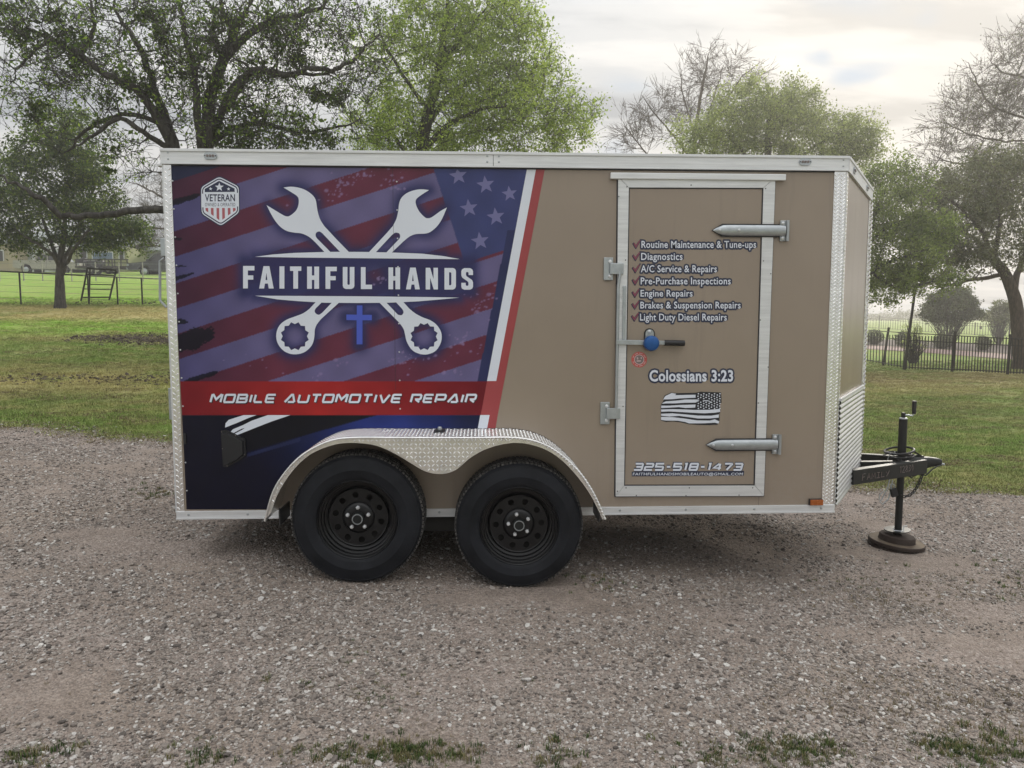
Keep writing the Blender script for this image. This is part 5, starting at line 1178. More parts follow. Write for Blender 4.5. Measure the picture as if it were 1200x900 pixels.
chain([J(1052, 538, NY-.07), J(1058, 541, NY-.09), J(1063, 550, NY-.10), J(1066, 558, NY-.09), J(1070, 561, NY-.08)])
chain([J(1082, 554, NY-.05), J(1079, 561, NY-.06), J(1075, 570, NY-.06), J(1068, 579, NY-.06), J(1059, 582, NY-.05), J(1053, 580, NY+.02)])
chain([J(1080, 555, NY-.05), J(1072, 556, NY-.07), J(1067, 560, NY-.09)])
MB().tube([J(1043, 560, NY-.06), J(1040, 572, NY-.07), J(1034, 584, NY-.07), J(1031, 588, NY-.07), J(1034, 591, NY-.07), J(1041, 585, NY-.07), J(1044, 574, NY-.07), J(1046, 562, NY-.06)], .0042, 6).build('snap_hook', MT['zinc'], tr, True)
MB().tube([J(1037, 574, NY-.08), J(1031, 580, NY-.09), J(1030, 586, NY-.09)], .003, 6).build('snap_gate', MT['zinc'], tr, True)
p0 = Vector(J(1047.5, 577, NY-.08))
pk = thing('padlock', tuple(p0), 'black padlock hanging under the trailer tongue beside the jack leg', 'padlock')
Rm = Matrix.Rotation(-.3, 3, 'Y')
mb = MB(); mb.obox(p0, (.022, .013, .030), Rm, .006); mb.build('lock_body', MT['blackplastic'], pk)
MB().tube([p0+Rm@Vector(q) for q in ((-.014, 0, .028), (-.014, 0, .05), (-.007, 0, .060), (.007, 0, .060), (.014, 0, .05), (.014, 0, .028))], .004, 7).build('shackle', MT['zinc'], pk, True)
# brake rotors under the jack foot
dq = at(1052.8, 632, NY); zr = zg
tl = Vector((.10, -.06, 1)).normalized(); tl = Vector((.075, -.04, 1)).normalized()
br = thing('brake_rotor', (jx, jy, zr), 'rusty brake rotor lying on the gravel as a pad under the trailer jack', 'brake rotor')
c0_ = Vector((jx-.012, jy, zr-.002)); R1 = .182
MB().lathe(c0_, tl, [(.05, .004), (R1-.004, .0), (R1, .006), (R1, .020), (R1-.008, .023), (.12, .023)], 48).build('rotor_disc', MT['rust'], br, True)
MB().lathe(c0_, tl, [(.12, .030), (R1-.010, .030), (R1, .033), (R1, .052), (R1-.004, .056), (.10, .056)], 48).build('rotor_disc', MT['rust'], br, True)
MB().lathe(c0_, tl, [(R1-.006, .0565), (.150, .0570), (.118, .0572)], 48).build('worn_face', MT['rusttan'], br, True)
m3 = MB()
for i in range(36):
    t = 2*math.pi*i/36; a = tl.orthogonal().normalized(); b = tl.cross(a); q = (a*math.cos(t)+b*math.sin(t)); m3.obox(c0_+q*(R1-.035)+tl*.0265, (.025, .003, .0035), Matrix((q, tl.cross(q), tl)).transposed())
m3.build('vanes', MT['rust'], br, kind='stuff')
MB().lathe(c0_, tl, [(.122, .056), (.118, .060), (.116, .088), (.110, .096), (.095, .099), (.03, .100)], 40).build('rotor_hat', MT['rust'], br, True)

# ================================================================== FENCES
def zt_(x, y): return float(terr(x, y))
def rail_line(a, b, z_off, r, n=14):
    return [(a[0]+(b[0]-a[0])*t, a[1]+(b[1]-a[1])*t, zt_(a[0]+(b[0]-a[0])*t, a[1]+(b[1]-a[1])*t)+z_off) for t in np.linspace(0, 1, n)]
# left pipe fence
MT['pipe'] = mat('dark_pipe', (0.018, 0.015, 0.013), 0.7, 0.1, 0.3, 10)
MT['palepipe'] = mat('pale_pipe', (0.34, 0.32, 0.28), 0.6, 0.1, 0.3, 10)
YF = 23.2
def gx(px_, y): return float(at(px_, 380, y)[0])
fl_ = thing('pipe_fence', (gx(100, YF), YF, zt_(gx(100, YF), YF)), 'dark pipe and wire fence behind the small oak, between lawn and pasture', 'fence')
fa, fb = (gx(-60, YF), YF), (gx(330, YF), YF)
def htop(px_): return float(np.interp(px_, [0, 26, 105, 139, 168, 190], [317.5, 319, 323, 325, 326, 327]))
def fz_at(px_): return float(at(px_, htop(px_), YF)[2])
for px_ in (-30, 26, 105.5, 139.2, 168, 215, 270):
    x_ = gx(px_, YF); MB().tube([(x_, YF, zt_(x_, YF)-.2), (x_, YF, fz_at(px_)+.02)], .030, 8).build('post', MT['pipe'], fl_, True)
for name, f0, f1, r, m in (('top_rail', -60, 100, .028, 'pipe'), ('top_rail', 100, 330, .024, 'palepipe')):
    MB().tube([(gx(q, YF), YF, fz_at(q)) for q in np.linspace(f0, f1, 12)], r, 7).build(name, MT[m], fl_, True)
for fr_ in (.22, .42, .62, .82): MB().tube([(gx(q, YF), YF-.02, fz_at(q)*(1-fr_)+fr_*zt_(gx(q, YF), YF)) for q in np.linspace(-60, 330, 20)], .007, 4).build('wire', MT['wire'], fl_)
# leaning panel
yp_ = YF-.45
lp = thing('livestock_panel', (gx(115, yp_), yp_, zt_(gx(115, yp_), yp_)), 'dark pipe gate panel leaning askew against the pasture fence', 'gate')
def LP(px_, py_, y=yp_): p = at(px_, py_, y); return (float(p[0]), float(p[1]), float(p[2]))
for a, b in (((102.5, 314.5), (95, 352.5)), ((136.3, 316), (128, 351.5))): MB().tube([LP(*a, yp_+.3), LP(*b)], .032, 8).build('side_pipe', MT['pipe'], lp, True)
MB().tube([LP(105.5, 313.5, yp_+.2), LP(104.5, 353)], .03, 8).build('side_pipe', MT['pipe'], lp, True)
for a, b, r in (((102.5, 314.5), (136.5, 316.5), .032), ((101, 321.5), (134.5, 323), .024), ((98, 333), (132, 333.8), .018), ((96.5, 338.5), (130, 339.5), .018), ((97, 348.5), (129, 348.2), .024)): MB().tube([LP(*a, yp_+.15), LP(*b, yp_+.15)], r, 7).build('rail', MT['pipe'], lp, True)
# second, far wire fence up the slope
YG = 41.0
fg_ = thing('wire_fence', (gx(100, YG), YG, zt_(gx(100, YG), YG)), 'thin wire fence with pale posts higher up the pasture before the parked vehicles', 'fence')
for px_ in (-20, 3, 31, 53, 87, 115, 142.5, 170, 200): x_ = gx(px_, YG); MB().tube([(x_, YG, zt_(x_, YG)-.2), (x_, YG, zt_(x_, YG)+1.15)], .035, 6).build('post', MT['palepipe'], fg_, True)
for h_ in (.35, .7, 1.05): MB().tube([(gx(q, YG), YG, zt_(gx(q, YG), YG)+h_) for q in np.linspace(-60, 330, 20)], .012, 4).build('wire', MT['wire'], fg_)
# right iron picket fences
MT['iron'] = mat('brown_black_iron', (0.030, 0.025, 0.021), 0.6, 0.2, 0.3, 10)
def picket_fence(name, label, base, top, posts, step, npk, r=.011, lean=()):
    """base, top: lists of px points left to right; distance follows from the ground"""
    g0 = [ground(px_, py_) for px_, py_ in base]; th = thing(name, tuple(g0[0]), label, 'fence')
    path = [Vector(g) for g in g0]; bx = [b[0] for b in base]; ty_ = lambda q: float(np.interp(q, [t[0] for t in top], [t[1] for t in top]))
    def pos(px_):
        x_ = float(np.interp(px_, bx, [p.x for p in path])); y_ = float(np.interp(px_, bx, [p.y for p in path])); return x_, y_
    def P3(px_, f):
        x_, y_ = pos(px_); z0_ = zt_(x_, y_); z1_ = float(at(px_, ty_(px_), y_)[2]); return (x_, y_, z0_+(z1_-z0_)*f)
    pxs = np.linspace(base[0][0], base[-1][0], npk); sh = None
    qs = np.linspace(base[0][0], base[-1][0], 16)
    hh = np.mean([P3(q, 1)[2]-P3(q, 0)[2] for q in qs])
    me = MB().box(-r, r, -r, r, .05, hh*.985).mesh('picket', MT['iron'])
    for q in pxs:
        p = P3(q, 0); o = bpy.data.objects.new('picket', me); COL.objects.link(o); o.parent = th; o.location = Vector(p)-th.location
    for f in (.08, .80, .985): MB().tube([P3(q, f) for q in qs], r*1.4, 5).build('rail', MT['iron'], th)
    for i, px_ in enumerate(posts):
        a, b = Vector(P3(px_, -.05)), Vector(P3(px_, 1.10)); b.x += lean[i] if i < len(lean) else 0
        MB().beam(a, b, .06, .06, (0, 1, 0)).build('post', MT['iron'], th)
    return th
picket_fence('picket_fence', 'near dark iron picket fence at the edge of the lawn right of the trailer', [(985, 421), (1015, 424.5), (1040, 430), (1062, 434), (1117, 436), (1200, 440), (1290, 444)], [(985, 384), (1015, 386.5), (1062, 389.5), (1122, 393), (1200, 397), (1290, 401)], (1035, 1060, 1115.5, 1181.5, 1262), 4, 88, .011, (.16, .1, .05, .02, 0))
picket_fence('picket_fence', 'far iron picket fence behind the hedge plants, with two dark plaques on it', [(985, 383), (1030, 385.5), (1106, 391), (1200, 396), (1290, 401)], [(985, 367), (1015, 369.7), (1106.7, 378), (1200, 381), (1290, 386)], (1030, 1069, 1106.7, 1145.8, 1185, 1225, 1265), 4, 96, .013)
yq = float(ground(1106, 391)[1])
for px_, lb in ((1110.5, 'dark square plaque on the far picket fence, the one under the round bush'), (1149.3, 'dark square plaque on the far picket fence, the one nearer the big trunk')):
    p = at(px_, 384, yq-.25); o = MB().box(p[0]-.11, p[0]+.11, p[1]-.02, p[1]+.02, p[2]-.14, p[2]+.12, .02).build('fence_plaque', MT['pipe']); tag(o, lb, 'plaque')
# path and mulch bed between the fences
def strip_mesh(name, px_pts_near, px_pts_far, m, off, kind='structure', nn_=24):
    V = []; F = []
    qs = np.linspace(px_pts_near[0][0], px_pts_near[-1][0], nn_)
    for k, q in enumerate(qs):
        a = ground(q, float(np.interp(q, [p[0] for p in px_pts_near], [p[1] for p in px_pts_near]))); b = ground(q, float(np.interp(q, [p[0] for p in px_pts_far], [p[1] for p in px_pts_far])))
        for t in np.linspace(0, 1, 5): p = a+(b-a)*t; V.append((p[0], p[1], zt_(p[0], p[1])+off))
    for k in range(nn_-1):
        for j in range(4): F.append((k*5+j, (k+1)*5+j, (k+1)*5+j+1, k*5+j+1))
    me = bpy.data.meshes.new(name); me.from_pydata(V, [], F); me.update(); me.materials.append(m); o = link(name, me); tag(o, kind=kind); return o
MT['path'] = mat('pinkish_concrete', (0.30, 0.21, 0.18), 0.9, 0, 0.25, 2, 0.3, 30)
MT['mulch'] = mat('dark_mulch', (0.085, 0.064, 0.050), 1, 0, 0.5, 8, 0.8, 30)
strip_mesh('path', [(985, 408), (1060, 412), (1200, 423), (1290, 429)], [(985, 404), (1060, 407), (1200, 417), (1290, 423)], MT['path'], .03)
strip_mesh('mulch_bed', [(985, 403.5), (1060, 406.6), (1200, 416.6), (1290, 422)], [(985, 396), (1060, 399), (1200, 405), (1290, 409)], MT['mulch'], .03)
def chips(name, px0, px1, near, far, n, label):
    qs_ = np.linspace(px0, px1, 9); T0 = np.array([ground(q, far) for q in qs_]); T1 = np.array([ground(q, near) for q in qs_]); P_ = []
    for _ in range(n):
        q = px0+(px1-px0)*random.random()**.6; f_ = random.gauss(.5, .34); yy_ = near+(far-near)*min(1.25, max(-.25, f_*(.35+.65*(q-px0)/(px1-px0))+.32*(1-(q-px0)/(px1-px0))))
        k = (q-px0)/(px1-px0)*8; i0 = min(7, int(k)); k -= i0; e0 = T0[i0]*(1-k)+T0[i0+1]*k; e1 = T1[i0]*(1-k)+T1[i0+1]*k; w_ = (yy_-far)/(near-far); g = e0*(1-w_)+e1*w_
        gy2 = g[1]+random.gauss(0, .12); P_.append((g[0], gy2, zt_(g[0], gy2)+.01))
    A = np.array(P_); s = 0.016*np.exp(.4*RNG.standard_normal(n)); pr = []
    for i in range(4):
        o = pebble_proto(90+i); o.data.materials.clear(); o.data.materials.append(MT['mulch']); pr.append(o)
    scatter(name, A, np.stack([s*1.5, s, s*.8], 1), np.stack([RNG.normal(0, .4, n), RNG.normal(0, .4, n), RNG.random(n)*6.28], 1), pr)
chips('mulch_patch', 75, 330, 405, 390, 6000, '')
chips('leaf_litter', -60, 330, 452, 437, 700, '')
chips('bark_litter', -60, 330, 358, 352, 1200, '')
# leaning pole with a board
pb = ground(1059, 433); ph = thing('board_pole', tuple(pb), 'tall thin leaning pole with a dark board on top beside the near picket fence', 'pole')
yb2 = pb[1]
def PB(px_, py_, dy=0): p = at(px_, py_, yb2+dy); return Vector((float(p[0]), float(p[1]), float(p[2])))
MB().tube([PB(1059, 434), PB(1065.5, 391), PB(1073.5, 331)], .045, 8).build('pole', MT['iron'], ph, True)
MB().beam(PB(1061.5, 326.5), PB(1087.5, 325.5), .07, .26, (0, 0, 1), .02).build('board', MT['pipe'], ph)
MB().beam(PB(1064, 319.5), PB(1086, 318.5), .05, .06, (0, 0, 1), .01).build('board_rim', MT['pipe'], ph)
MB().lathe(PB(1073, 331, -.06), (0, 0, 1), [(.01, -.05), (.05, -.03), (.05, .05), (.02, .08)], 10).build('lamp', MT['palepipe'], ph)

# ================================================================== FAR LEFT: BUILDINGS AND VEHICLES
YV = 52.0
def gp(px_, y=YV): x_ = gx(px_, y); return x_, zt_(x_, y)
MT['bwhite'] = mat('white_metal_cladding', (0.62, 0.64, 0.66), 0.5, 0.1, 0.08, 2)
MT['btan'] = mat('tan_cladding', (0.36, 0.30, 0.19), 0.7, 0, 0.1, 2)
MT['byellow'] = mat('yellow_green_cladding', (0.24, 0.25, 0.11), 0.7, 0, 0.12, 2)
MT['broof'] = mat('grey_metal_roof', (0.26, 0.29, 0.28), 0.5, 0.2, 0.15, 2)
MT['bdark'] = mat('dark_opening', (0.03, 0.03, 0.035), 0.8)
MT['tarp'] = mat('blue_grey_tarp', (0.10, 0.16, 0.24), 0.6)
MT['carpaint'] = mat('dark_grey_car_paint', (0.035, 0.04, 0.045), 0.25, 0.2, 0.1, 3, spec=0.6)
MT['glass'] = mat('dark_car_glass', (0.015, 0.018, 0.02), 0.06, 0, 0.1, 3, spec=0.9)
MT['windscreen'] = mat('pale_glass', (0.30, 0.33, 0.35), 0.1, 0, 0.1, 3, spec=0.9)
MT['whitepaint'] = mat('white_paint', (0.62, 0.62, 0.62), 0.3, 0, 0.05, 3)
def shed(name, label, pxl, pxr, pyt, pyb, y, depth, wall, roof, openings=(), door=None, pitch=.25, eave=.3):
    xl_, xr_ = gx(pxl, y), gx(pxr, y); g = min(zt_(xl_, y), zt_(xr_, y))-.2; ht = float(at((pxl+pxr)/2, pyt, y)[2])
    th = thing(name, ((xl_+xr_)/2, y+depth/2, g), label, 'building')
    # long wall facing the drive, ribs as geometry
    mb = MB(); mb.box(xl_, xr_, y, y+depth, g, ht); w = mb.build('wall', MT[wall], th)
    nrb = int((xr_-xl_)/.9); me = MB().box(-.03, .03, -.03, 0, g, ht-.02).mesh('rib', MT[wall])
    for i in range(nrb):
        o = bpy.data.objects.new('rib', me); COL.objects.link(o); o.parent = w; o.location = (xl_+(i+.5)*(xr_-xl_)/nrb, y, 0)
    hr = ht+pitch*depth/2; mb = MB(); e = eave
    for s_, y0, y1 in ((1, y-e, y+depth/2), (-1, y+depth+e, y+depth/2)):
        z0_ = ht-e*pitch; mb.add([(xl_-e, y0, z0_), (xr_+e, y0, z0_), (xr_+e, y1, hr), (xl_-e, y1, hr), (xl_-e, y0, z0_+.12), (xr_+e, y0, z0_+.12), (xr_+e, y1, hr+.12), (xl_-e, y1, hr+.12)], [(0, 1, 2, 3), (4, 5, 6, 7), (0, 1, 5, 4), (1, 2, 6, 5), (3, 0, 4, 7)])
    mb.build('roof', MT[roof], th)
    for a, b, t, bo, nm, m in openings:
        xa2, xb2 = gx(a, y), gx(b, y); za, zb2 = float(at((a+b)/2, t, y)[2]), max(g+.2, float(at((a+b)/2, bo, y)[2]))
        op = MB().box(xa2, xb2, y-.07, y-.035, zb2, za).build(nm, MT[m], th)
        MB().box(xa2-.06, xb2+.06, y-.09, y-.072, za, za+.08).box(xa2-.06, xa2, y-.09, y-.072, zb2, za).box(xb2, xb2+.06, y-.09, y-.072, zb2, za).build('frame', MT['bwhite'], op)
    return th
shed('metal_shed', 'tan metal shed at the far left edge behind the small oak', -40, 20.5, 285, 306, 60, 8, 'btan', 'broof', [(3, 9, 294, 306, 'door', 'bdark')])
shed('metal_shed', 'large white metal building seen through the small oak', 22, 62, 281.5, 306, 62, 9, 'bwhite', 'broof', [(37, 43, 284, 305, 'door', 'broof'), (27, 33, 287, 292, 'window', 'bdark'), (50, 56, 287, 292, 'window', 'bdark')])
shed('storage_barn', 'low yellow-green barn with open bays behind the parked trailers', 88, 152, 289, 304, 62, 8, 'byellow', 'broof', [(99, 106, 292, 304, 'bay', 'bdark'), (113, 136, 296, 304, 'bay', 'tarp'), (126, 129, 290, 296, 'window', 'bdark'), (144, 149, 292, 304, 'bay', 'bdark')])
shed('gray_house', 'long grey roofed house partly hidden behind the trailer wrap edge', 140, 230, 293, 306, 66, 9, 'broof', 'broof', [(150, 156, 295, 304, 'window', 'bdark')], pitch=.35)
def wheel_at(mb, c, r, w=.22, n=18): mb.lathe(c, (0, -1, 0), [(.01, w*.5), (r*.55, w*.5), (r*.6, w*.42), (r*.9, w*.5), (r, w*.3), (r, -w*.5), (.01, -w*.5)], n)
# dark pickup with a crew cab, seen from the side
def pickup(pxl, L, y, m, name, label, cat, flip=1):
    x0_, g = gp(pxl, y); xc = x0_+L/2; g = zt_(xc, y)-.12
    th = thing(name, (xc, y+.9, g), label, cat)
    def prof(pts, y0, y1, nm, mt_, bev=0): return MB().prism([[(x0_+(a if flip > 0 else L-a), g+b) for a, b in pts]], lambda a, b, h: (a, y0+h, b), y1-y0).build(nm, MT[mt_], th)
    body = prof([(0.05, .55), (.0, .75), (.05, .98), (1.1, 1.08), (1.35, 1.12), (3.55, 1.12), (3.6, 1.15), (5.3, 1.13), (5.35, .6), (5.1, .48), (4.75, .48), (4.6, .75), (4.3, .86), (4.0, .75), (3.85, .45), (1.75, .42), (1.6, .75), (1.3, .86), (1.0, .75), (.85, .48), (.3, .45)], y, y+1.85, 'body', m)
    prof([(1.35, 1.11), (2.0, 1.66), (2.25, 1.75), (3.3, 1.74), (3.6, 1.66), (3.68, 1.12)], y+.14, y+1.71, 'cab', m)
    prof([(1.62, 1.15), (2.08, 1.58), (2.60, 1.62), (2.60, 1.15)], y+.125, y+.1385, 'side_window', 'glass'); prof([(2.68, 1.15), (2.68, 1.62), (3.35, 1.60), (3.5, 1.15)], y+.125, y+.1385, 'side_window', 'glass')
    mb = MB(); a = [(1.28, 1.14), (2.0, 1.68)]; f = lambda q: x0_+(q if flip > 0 else L-q)
    mb.add([(f(1.30), y+.2, g+1.14), (f(1.30), y+1.65, g+1.14), (f(1.97), y+1.6, g+1.665), (f(1.97), y+.25, g+1.665)], [(0, 1, 2, 3)]); mb.build('windscreen', MT['windscreen'], th)
    for q in (1.3, 4.3):
        for yy in (y+.10, y+1.75):
            mb = MB(); wheel_at(mb, (f(q), yy, g+.38), .38); t = mb.build('wheel', MT['rubber'], th, True)
            if yy < y+1: MB().lathe((f(q), yy-.112, g+.38), (0, -1, 0), [(.22, 0), (.2, .01), (.05, .015), (.01, .02)], 14).build('rim', MT['zinc'], t, True)
    MB().box(f(.0)-.04, f(.0)+.04, y+.05, y+1.8, g+.45, g+.66, .02).build('bumper', MT['zinc'], th)
    MB().box(f(.10)-.10, f(.10)+.06, y-.01, y+.25, g+.78, g+.95, .02).build('headlight', MT['windscreen'], th)
    for q in (2.64,): MB().box(f(q)-.01, f(q)+.01, y-.004, y-.0005, g+.5, g+1.1).build('door_seam', MT['bdark'], th)
    for q in (2.35, 3.2): MB().box(f(q)-.09, f(q)+.09, y-.03, y-.0005, g+1.0, g+1.04).build('handle', MT['bdark'], th)
    MB().box(f(1.65)-.12, f(1.65)+.05, y-.20, y-.001, g+1.12, g+1.27, .02).build('mirror', MT[m], th)
    return th
pickup(151.5, 5.4, YV, 'carpaint', 'pickup_truck', 'dark grey pickup truck parked on the slope, half hidden by the trailer', 'truck')
pickup(18, 5.4, 57, 'palepipe', 'pickup_truck', 'pale grey pickup truck parked behind the trunk of the small oak', 'truck', -1)
# flat trailers with black frames and loads
def flat_trailer(pxl, L, y, label, load):
    x0_, g = gp(pxl, y); g = zt_(x0_+L/2, y); th = thing('utility_trailer', (x0_+L/2, y+.9, g), label, 'trailer')
    MB().box(x0_, x0_+L, y, y+1.9, g+.50, g+.62).build('deck', MT['pipe'], th)
    for k in range(6):
        xx = x0_+.1+k*(L-.2)/5; MB().box(xx-.035, xx+.035, y, y+.06, g+.62, g+1.15).build('stake', MT['pipe'], th)
    MB().box(x0_, x0_+L, y, y+.05, g+1.10, g+1.17).build('side_rail', MT['pipe'], th); MB().box(x0_, x0_+L, y, y+.05, g+.84, g+.90).build('side_rail', MT['pipe'], th)
    MB().beam((x0_+L, y+.9, g+.52), (x0_+L+1.2, y+.9, g+.5), .1, .1).build('drawbar', MT['pipe'], th)
    for q in (.42, .60):
        mb = MB(); wheel_at(mb, (x0_+L*q, y-.06, g+.33), .33, .2); t = mb.build('wheel', MT['rubber'], th, True); MB().lathe((x0_+L*q, y-.165, g+.33), (0, -1, 0), [(.17, 0), (.15, .01), (.01, .02)], 12).build('rim', MT['palepipe'], t)
    return th
flat_trailer(91, 2.9, 53, 'black utility trailer with stake sides parked just right of the small oak trunk', 0)
flat_trailer(114, 2.6, 54, 'black utility trailer with stake sides parked beside the dark pickup', 1)
def loader(pxc, y):
    x_, g = gp(pxc, y); th = thing('tractor', (x_, y+.6, g), 'small dark tractor standing between the utility trailers and the barn', 'tractor')
    MB().box(x_-.2, x_+1.1, y+.2, y+.8, g+.6, g+1.05, .08).build('bonnet', MT['carpaint'], th)
    MB().box(x_-.9, x_-.2, y+.1, y+.9, g+.6, g+.85, .05).build('platform', MT['pipe'], th)
    MB().box(x_-.75, x_-.35, y+.3, y+.7, g+.85, g+1.25, .05).build('seat', MT['blackplastic'], th)
    for yy in (y, y+.9):
        mb = MB(); wheel_at(mb, (x_-.55, yy, g+.55), .55, .3); mb.build('wheel', MT['rubber'], th, True); mb = MB(); wheel_at(mb, (x_+.85, yy, g+.33), .33, .2); mb.build('wheel', MT['rubber'], th, True)
        MB().tube([(x_-.85, yy+.05, g+.8), (x_-.85, yy+.05, g+1.9)], .03, 6).build('roll_bar', MT['pipe'], th)
    MB().tube([(x_-.1, y+.5, g+1.0), (x_-.25, y+.5, g+1.3)], .02, 6).build('steering_column', MT['pipe'], th)
loader(106, 58)

# ================================================================== TREES
def tubes_np(paths, sides):
    """paths: list of (pts (n,3), radii (n,))"""
    V = []; F = []; b = 0
    ang = np.arange(sides)*2*math.pi/sides; ca, sa = np.cos(ang), np.sin(ang)
    for P_, R_ in paths:
        n = len(P_); T = np.gradient(P_, axis=0); T /= np.linalg.norm(T, axis=1)[:, None]+1e-9
        ref = np.where(np.abs(T[:, 2:3]) > .9, np.array([[1., 0, 0]]), np.array([[0, 0, 1.]])); A = np.cross(T, ref); A /= np.linalg.norm(A, axis=1)[:, None]+1e-9; B = np.cross(T, A)
        V.append((P_[:, None]+(A[:, None]*ca[None, :, None]+B[:, None]*sa[None, :, None])*R_[:, None, None]).reshape(-1, 3))
        i = np.arange(n-1)[:, None]*sides; j = np.arange(sides)[None]; j2 = (j+1) % sides
        F.append(np.stack([b+i+j, b+i+j2, b+i+sides+j2, b+i+sides+j], -1).reshape(-1, 4)); b += n*sides
    return np.concatenate(V), np.concatenate(F)
def bez(a, b, bend, n, rg, jit):
    t = np.linspace(0, 1, n)[:, None]; L = np.linalg.norm(b-a); m = (a+b)/2+bend
    P_ = (1-t)**2*a+2*t*(1-t)*m+t*t*b; J_ = rg.normal(0, jit*L, (n, 3)); J_[0] = 0; J_[-1] *= .3; return P_+J_
def env_pts(env, n, rg, shell=.35):
    """env: list of (px, py, rpx, rpy, y, ry, weight) ellipsoids of the crown"""
    out = []; w = np.array([e[6] for e in env], float); w /= w.sum(); cnt = rg.multinomial(n, w)
    for e, k in zip(env, cnt):
        c = at(e[0], e[1], e[4]); s_ = (e[4]-CAM[1])/FPX; u = rg.normal(size=(k, 3)); u /= np.linalg.norm(u, axis=1)[:, None]
        r = rg.random(k)**shell; q = u*r[:, None]; out.append(np.stack([c[0]+q[:, 0]*e[2]*s_, c[1]+q[:, 1]*e[5], c[2]+q[:, 2]*e[3]*s_], 1))
    return np.concatenate(out)
def leaves_np(C, n, spread, size, rg, droop=.2, asp=.55):
    idx = rg.integers(0, len(C), n); c = C[idx]+rg.normal(0, 1, (n, 3))*spread*np.array([1, 1, .8])
    a = rg.normal(size=(n, 3)); a[:, 2] -= droop; a /= np.linalg.norm(a, axis=1)[:, None]; r = rg.normal(size=(n, 3)); b = np.cross(a, r); b /= np.linalg.norm(b, axis=1)[:, None]+1e-9
    s_ = size*np.exp(.3*rg.normal(size=n))[:, None]; cr = np.cross(a, b)
    V = np.stack([c-a*s_*.5, c+b*s_*asp*.5+a*s_*.05+cr*s_*.08, c+a*s_*.5, c-b*s_*asp*.5+a*s_*.05+cr*s_*.08], 1).reshape(-1, 3)
    return V, np.arange(n*4).reshape(-1, 4)
def make_tree(name, label, cat, limbs, env, natt, barkm, leafm, nleaf, lsize, spread, seed, twigs=5, tl=.5, base=None, shell=.35, up=.25, clumps=(), clumpm='leaf_mist', group=None, r_att=.022, leaf_frac=1.0, twig_r=.006, wild=.6):
    rg = np.random.default_rng(seed)
    L3 = []
    for l in limbs:
        P_ = np.array([at(p[0], p[1], p[2]) for p in l['p']]); P_ = np.array(smooth_line([tuple(q) for q in P_], 5)); n = len(P_)
        P_ = P_+rg.normal(0, .03, P_.shape)*l.get('j', 1.0)*np.linspace(0, 1, n)[:, None]
        tt_ = np.linspace(0, 1, n); L3.append((P_, (l['r'][0]+(l['r'][1]-l['r'][0])*tt_**.8)*(1-.82*np.clip((tt_-.72)/.28, 0, 1)**1.5)))
    P0 = L3[0][0][0].copy(); g = float(terr(P0[0], P0[1])); 
    if base is not False: L3[0][0][0][2] = g-.15; L3[0][1][0] *= 1.25
    th = thing(name, (P0[0], P0[1], g), label, cat, group)
    V, F = tubes_np([L3[0]], 14); tk = link('trunk', np_mesh('trunk', V, F, MT[barkm], True), th)
    for P_, R_ in L3[1:]:
        V, F = tubes_np([(P_, R_)], 9); link('limb', np_mesh('limb', V, F, MT[barkm], True), th)
    nodes = np.concatenate([P_[max(1, len(P_)//5):] if i == 0 else P_ for i, (P_, R_) in enumerate(L3)]); rad = np.concatenate([R_[max(1, len(R_)//5):] if i == 0 else R_ for i, (P_, R_) in enumerate(L3)])
    A = env_pts(env, natt, rg, shell); dmin = np.array([np.min(np.sum((nodes-a)**2, 1)) for a in A]); A = A[np.argsort(dmin)]
    big = []; ends = []
    N_ = list(nodes); cap = len(nodes)+natt*6; NA = np.zeros((cap, 3)); NR = np.zeros(cap); k = len(nodes); NA[:k] = nodes; NR[:k] = rad
    for a in A:
        v = a-NA[:k]; d = np.linalg.norm(v, axis=1); below = np.maximum(0, -v[:, 2])*.6; i = int(np.argmin(d+below)); L = d[i]
        if L < .12: continue
        n = max(3, min(7, int(L/.22)+2)); bend = np.array([0, 0, up*L*.35])+rg.normal(0, .2*wild*L, 3); P_ = bez(NA[i], a, bend, n, rg, .058*wild)
        r0 = min(NR[i]*.7, r_att*(1+L*.6)); R_ = np.linspace(r0, max(.006, r0*.35), n); big.append((P_, R_)); m = min(n-1, 5); sel = np.linspace(1, n-1, m).astype(int)
        NA[k:k+m] = P_[sel]; NR[k:k+m] = R_[sel]; k += m; ends.append((P_[-1], P_[-1]-P_[-2], R_[-1])); 
        if n > 4: ends.append((P_[n//2], P_[n//2]-P_[n//2-1], R_[n//2]))
    V, F = tubes_np(big, 5); o = link('branches', np_mesh('branches', V, F, MT[barkm], True), th, kind='stuff')
    tw = []; tips = []
    for (e, d, r) in ends:
        d = d/(np.linalg.norm(d)+1e-9)
        for q in range(twigs):
            v = d*.8+rg.normal(0, wild, 3)+np.array([0, 0, .2]); v /= np.linalg.norm(v); l_ = tl*rg.uniform(.4, 1.1); b = e+v*l_; P_ = bez(e, b, rg.normal(0, .17*wild*l_, 3), 4, rg, .065*wild); tw.append((P_, np.linspace(min(r, twig_r*1.6), twig_r*.45, 4))); tips.append(P_[1:])
            if twigs > 3 and rg.random() < .6:
                v2 = v+rg.normal(0, wild, 3); v2 /= np.linalg.norm(v2); b2 = P_[2]+v2*l_*.6; Q = bez(P_[2], b2, rg.normal(0, .06*l_, 3), 3, rg, .03); tw.append((Q, np.linspace(twig_r, twig_r*.4, 3))); tips.append(Q[1:])
    V, F = tubes_np(tw, 3); link('twigs', np_mesh('twigs', V, F, MT[barkm]), th, kind='stuff')
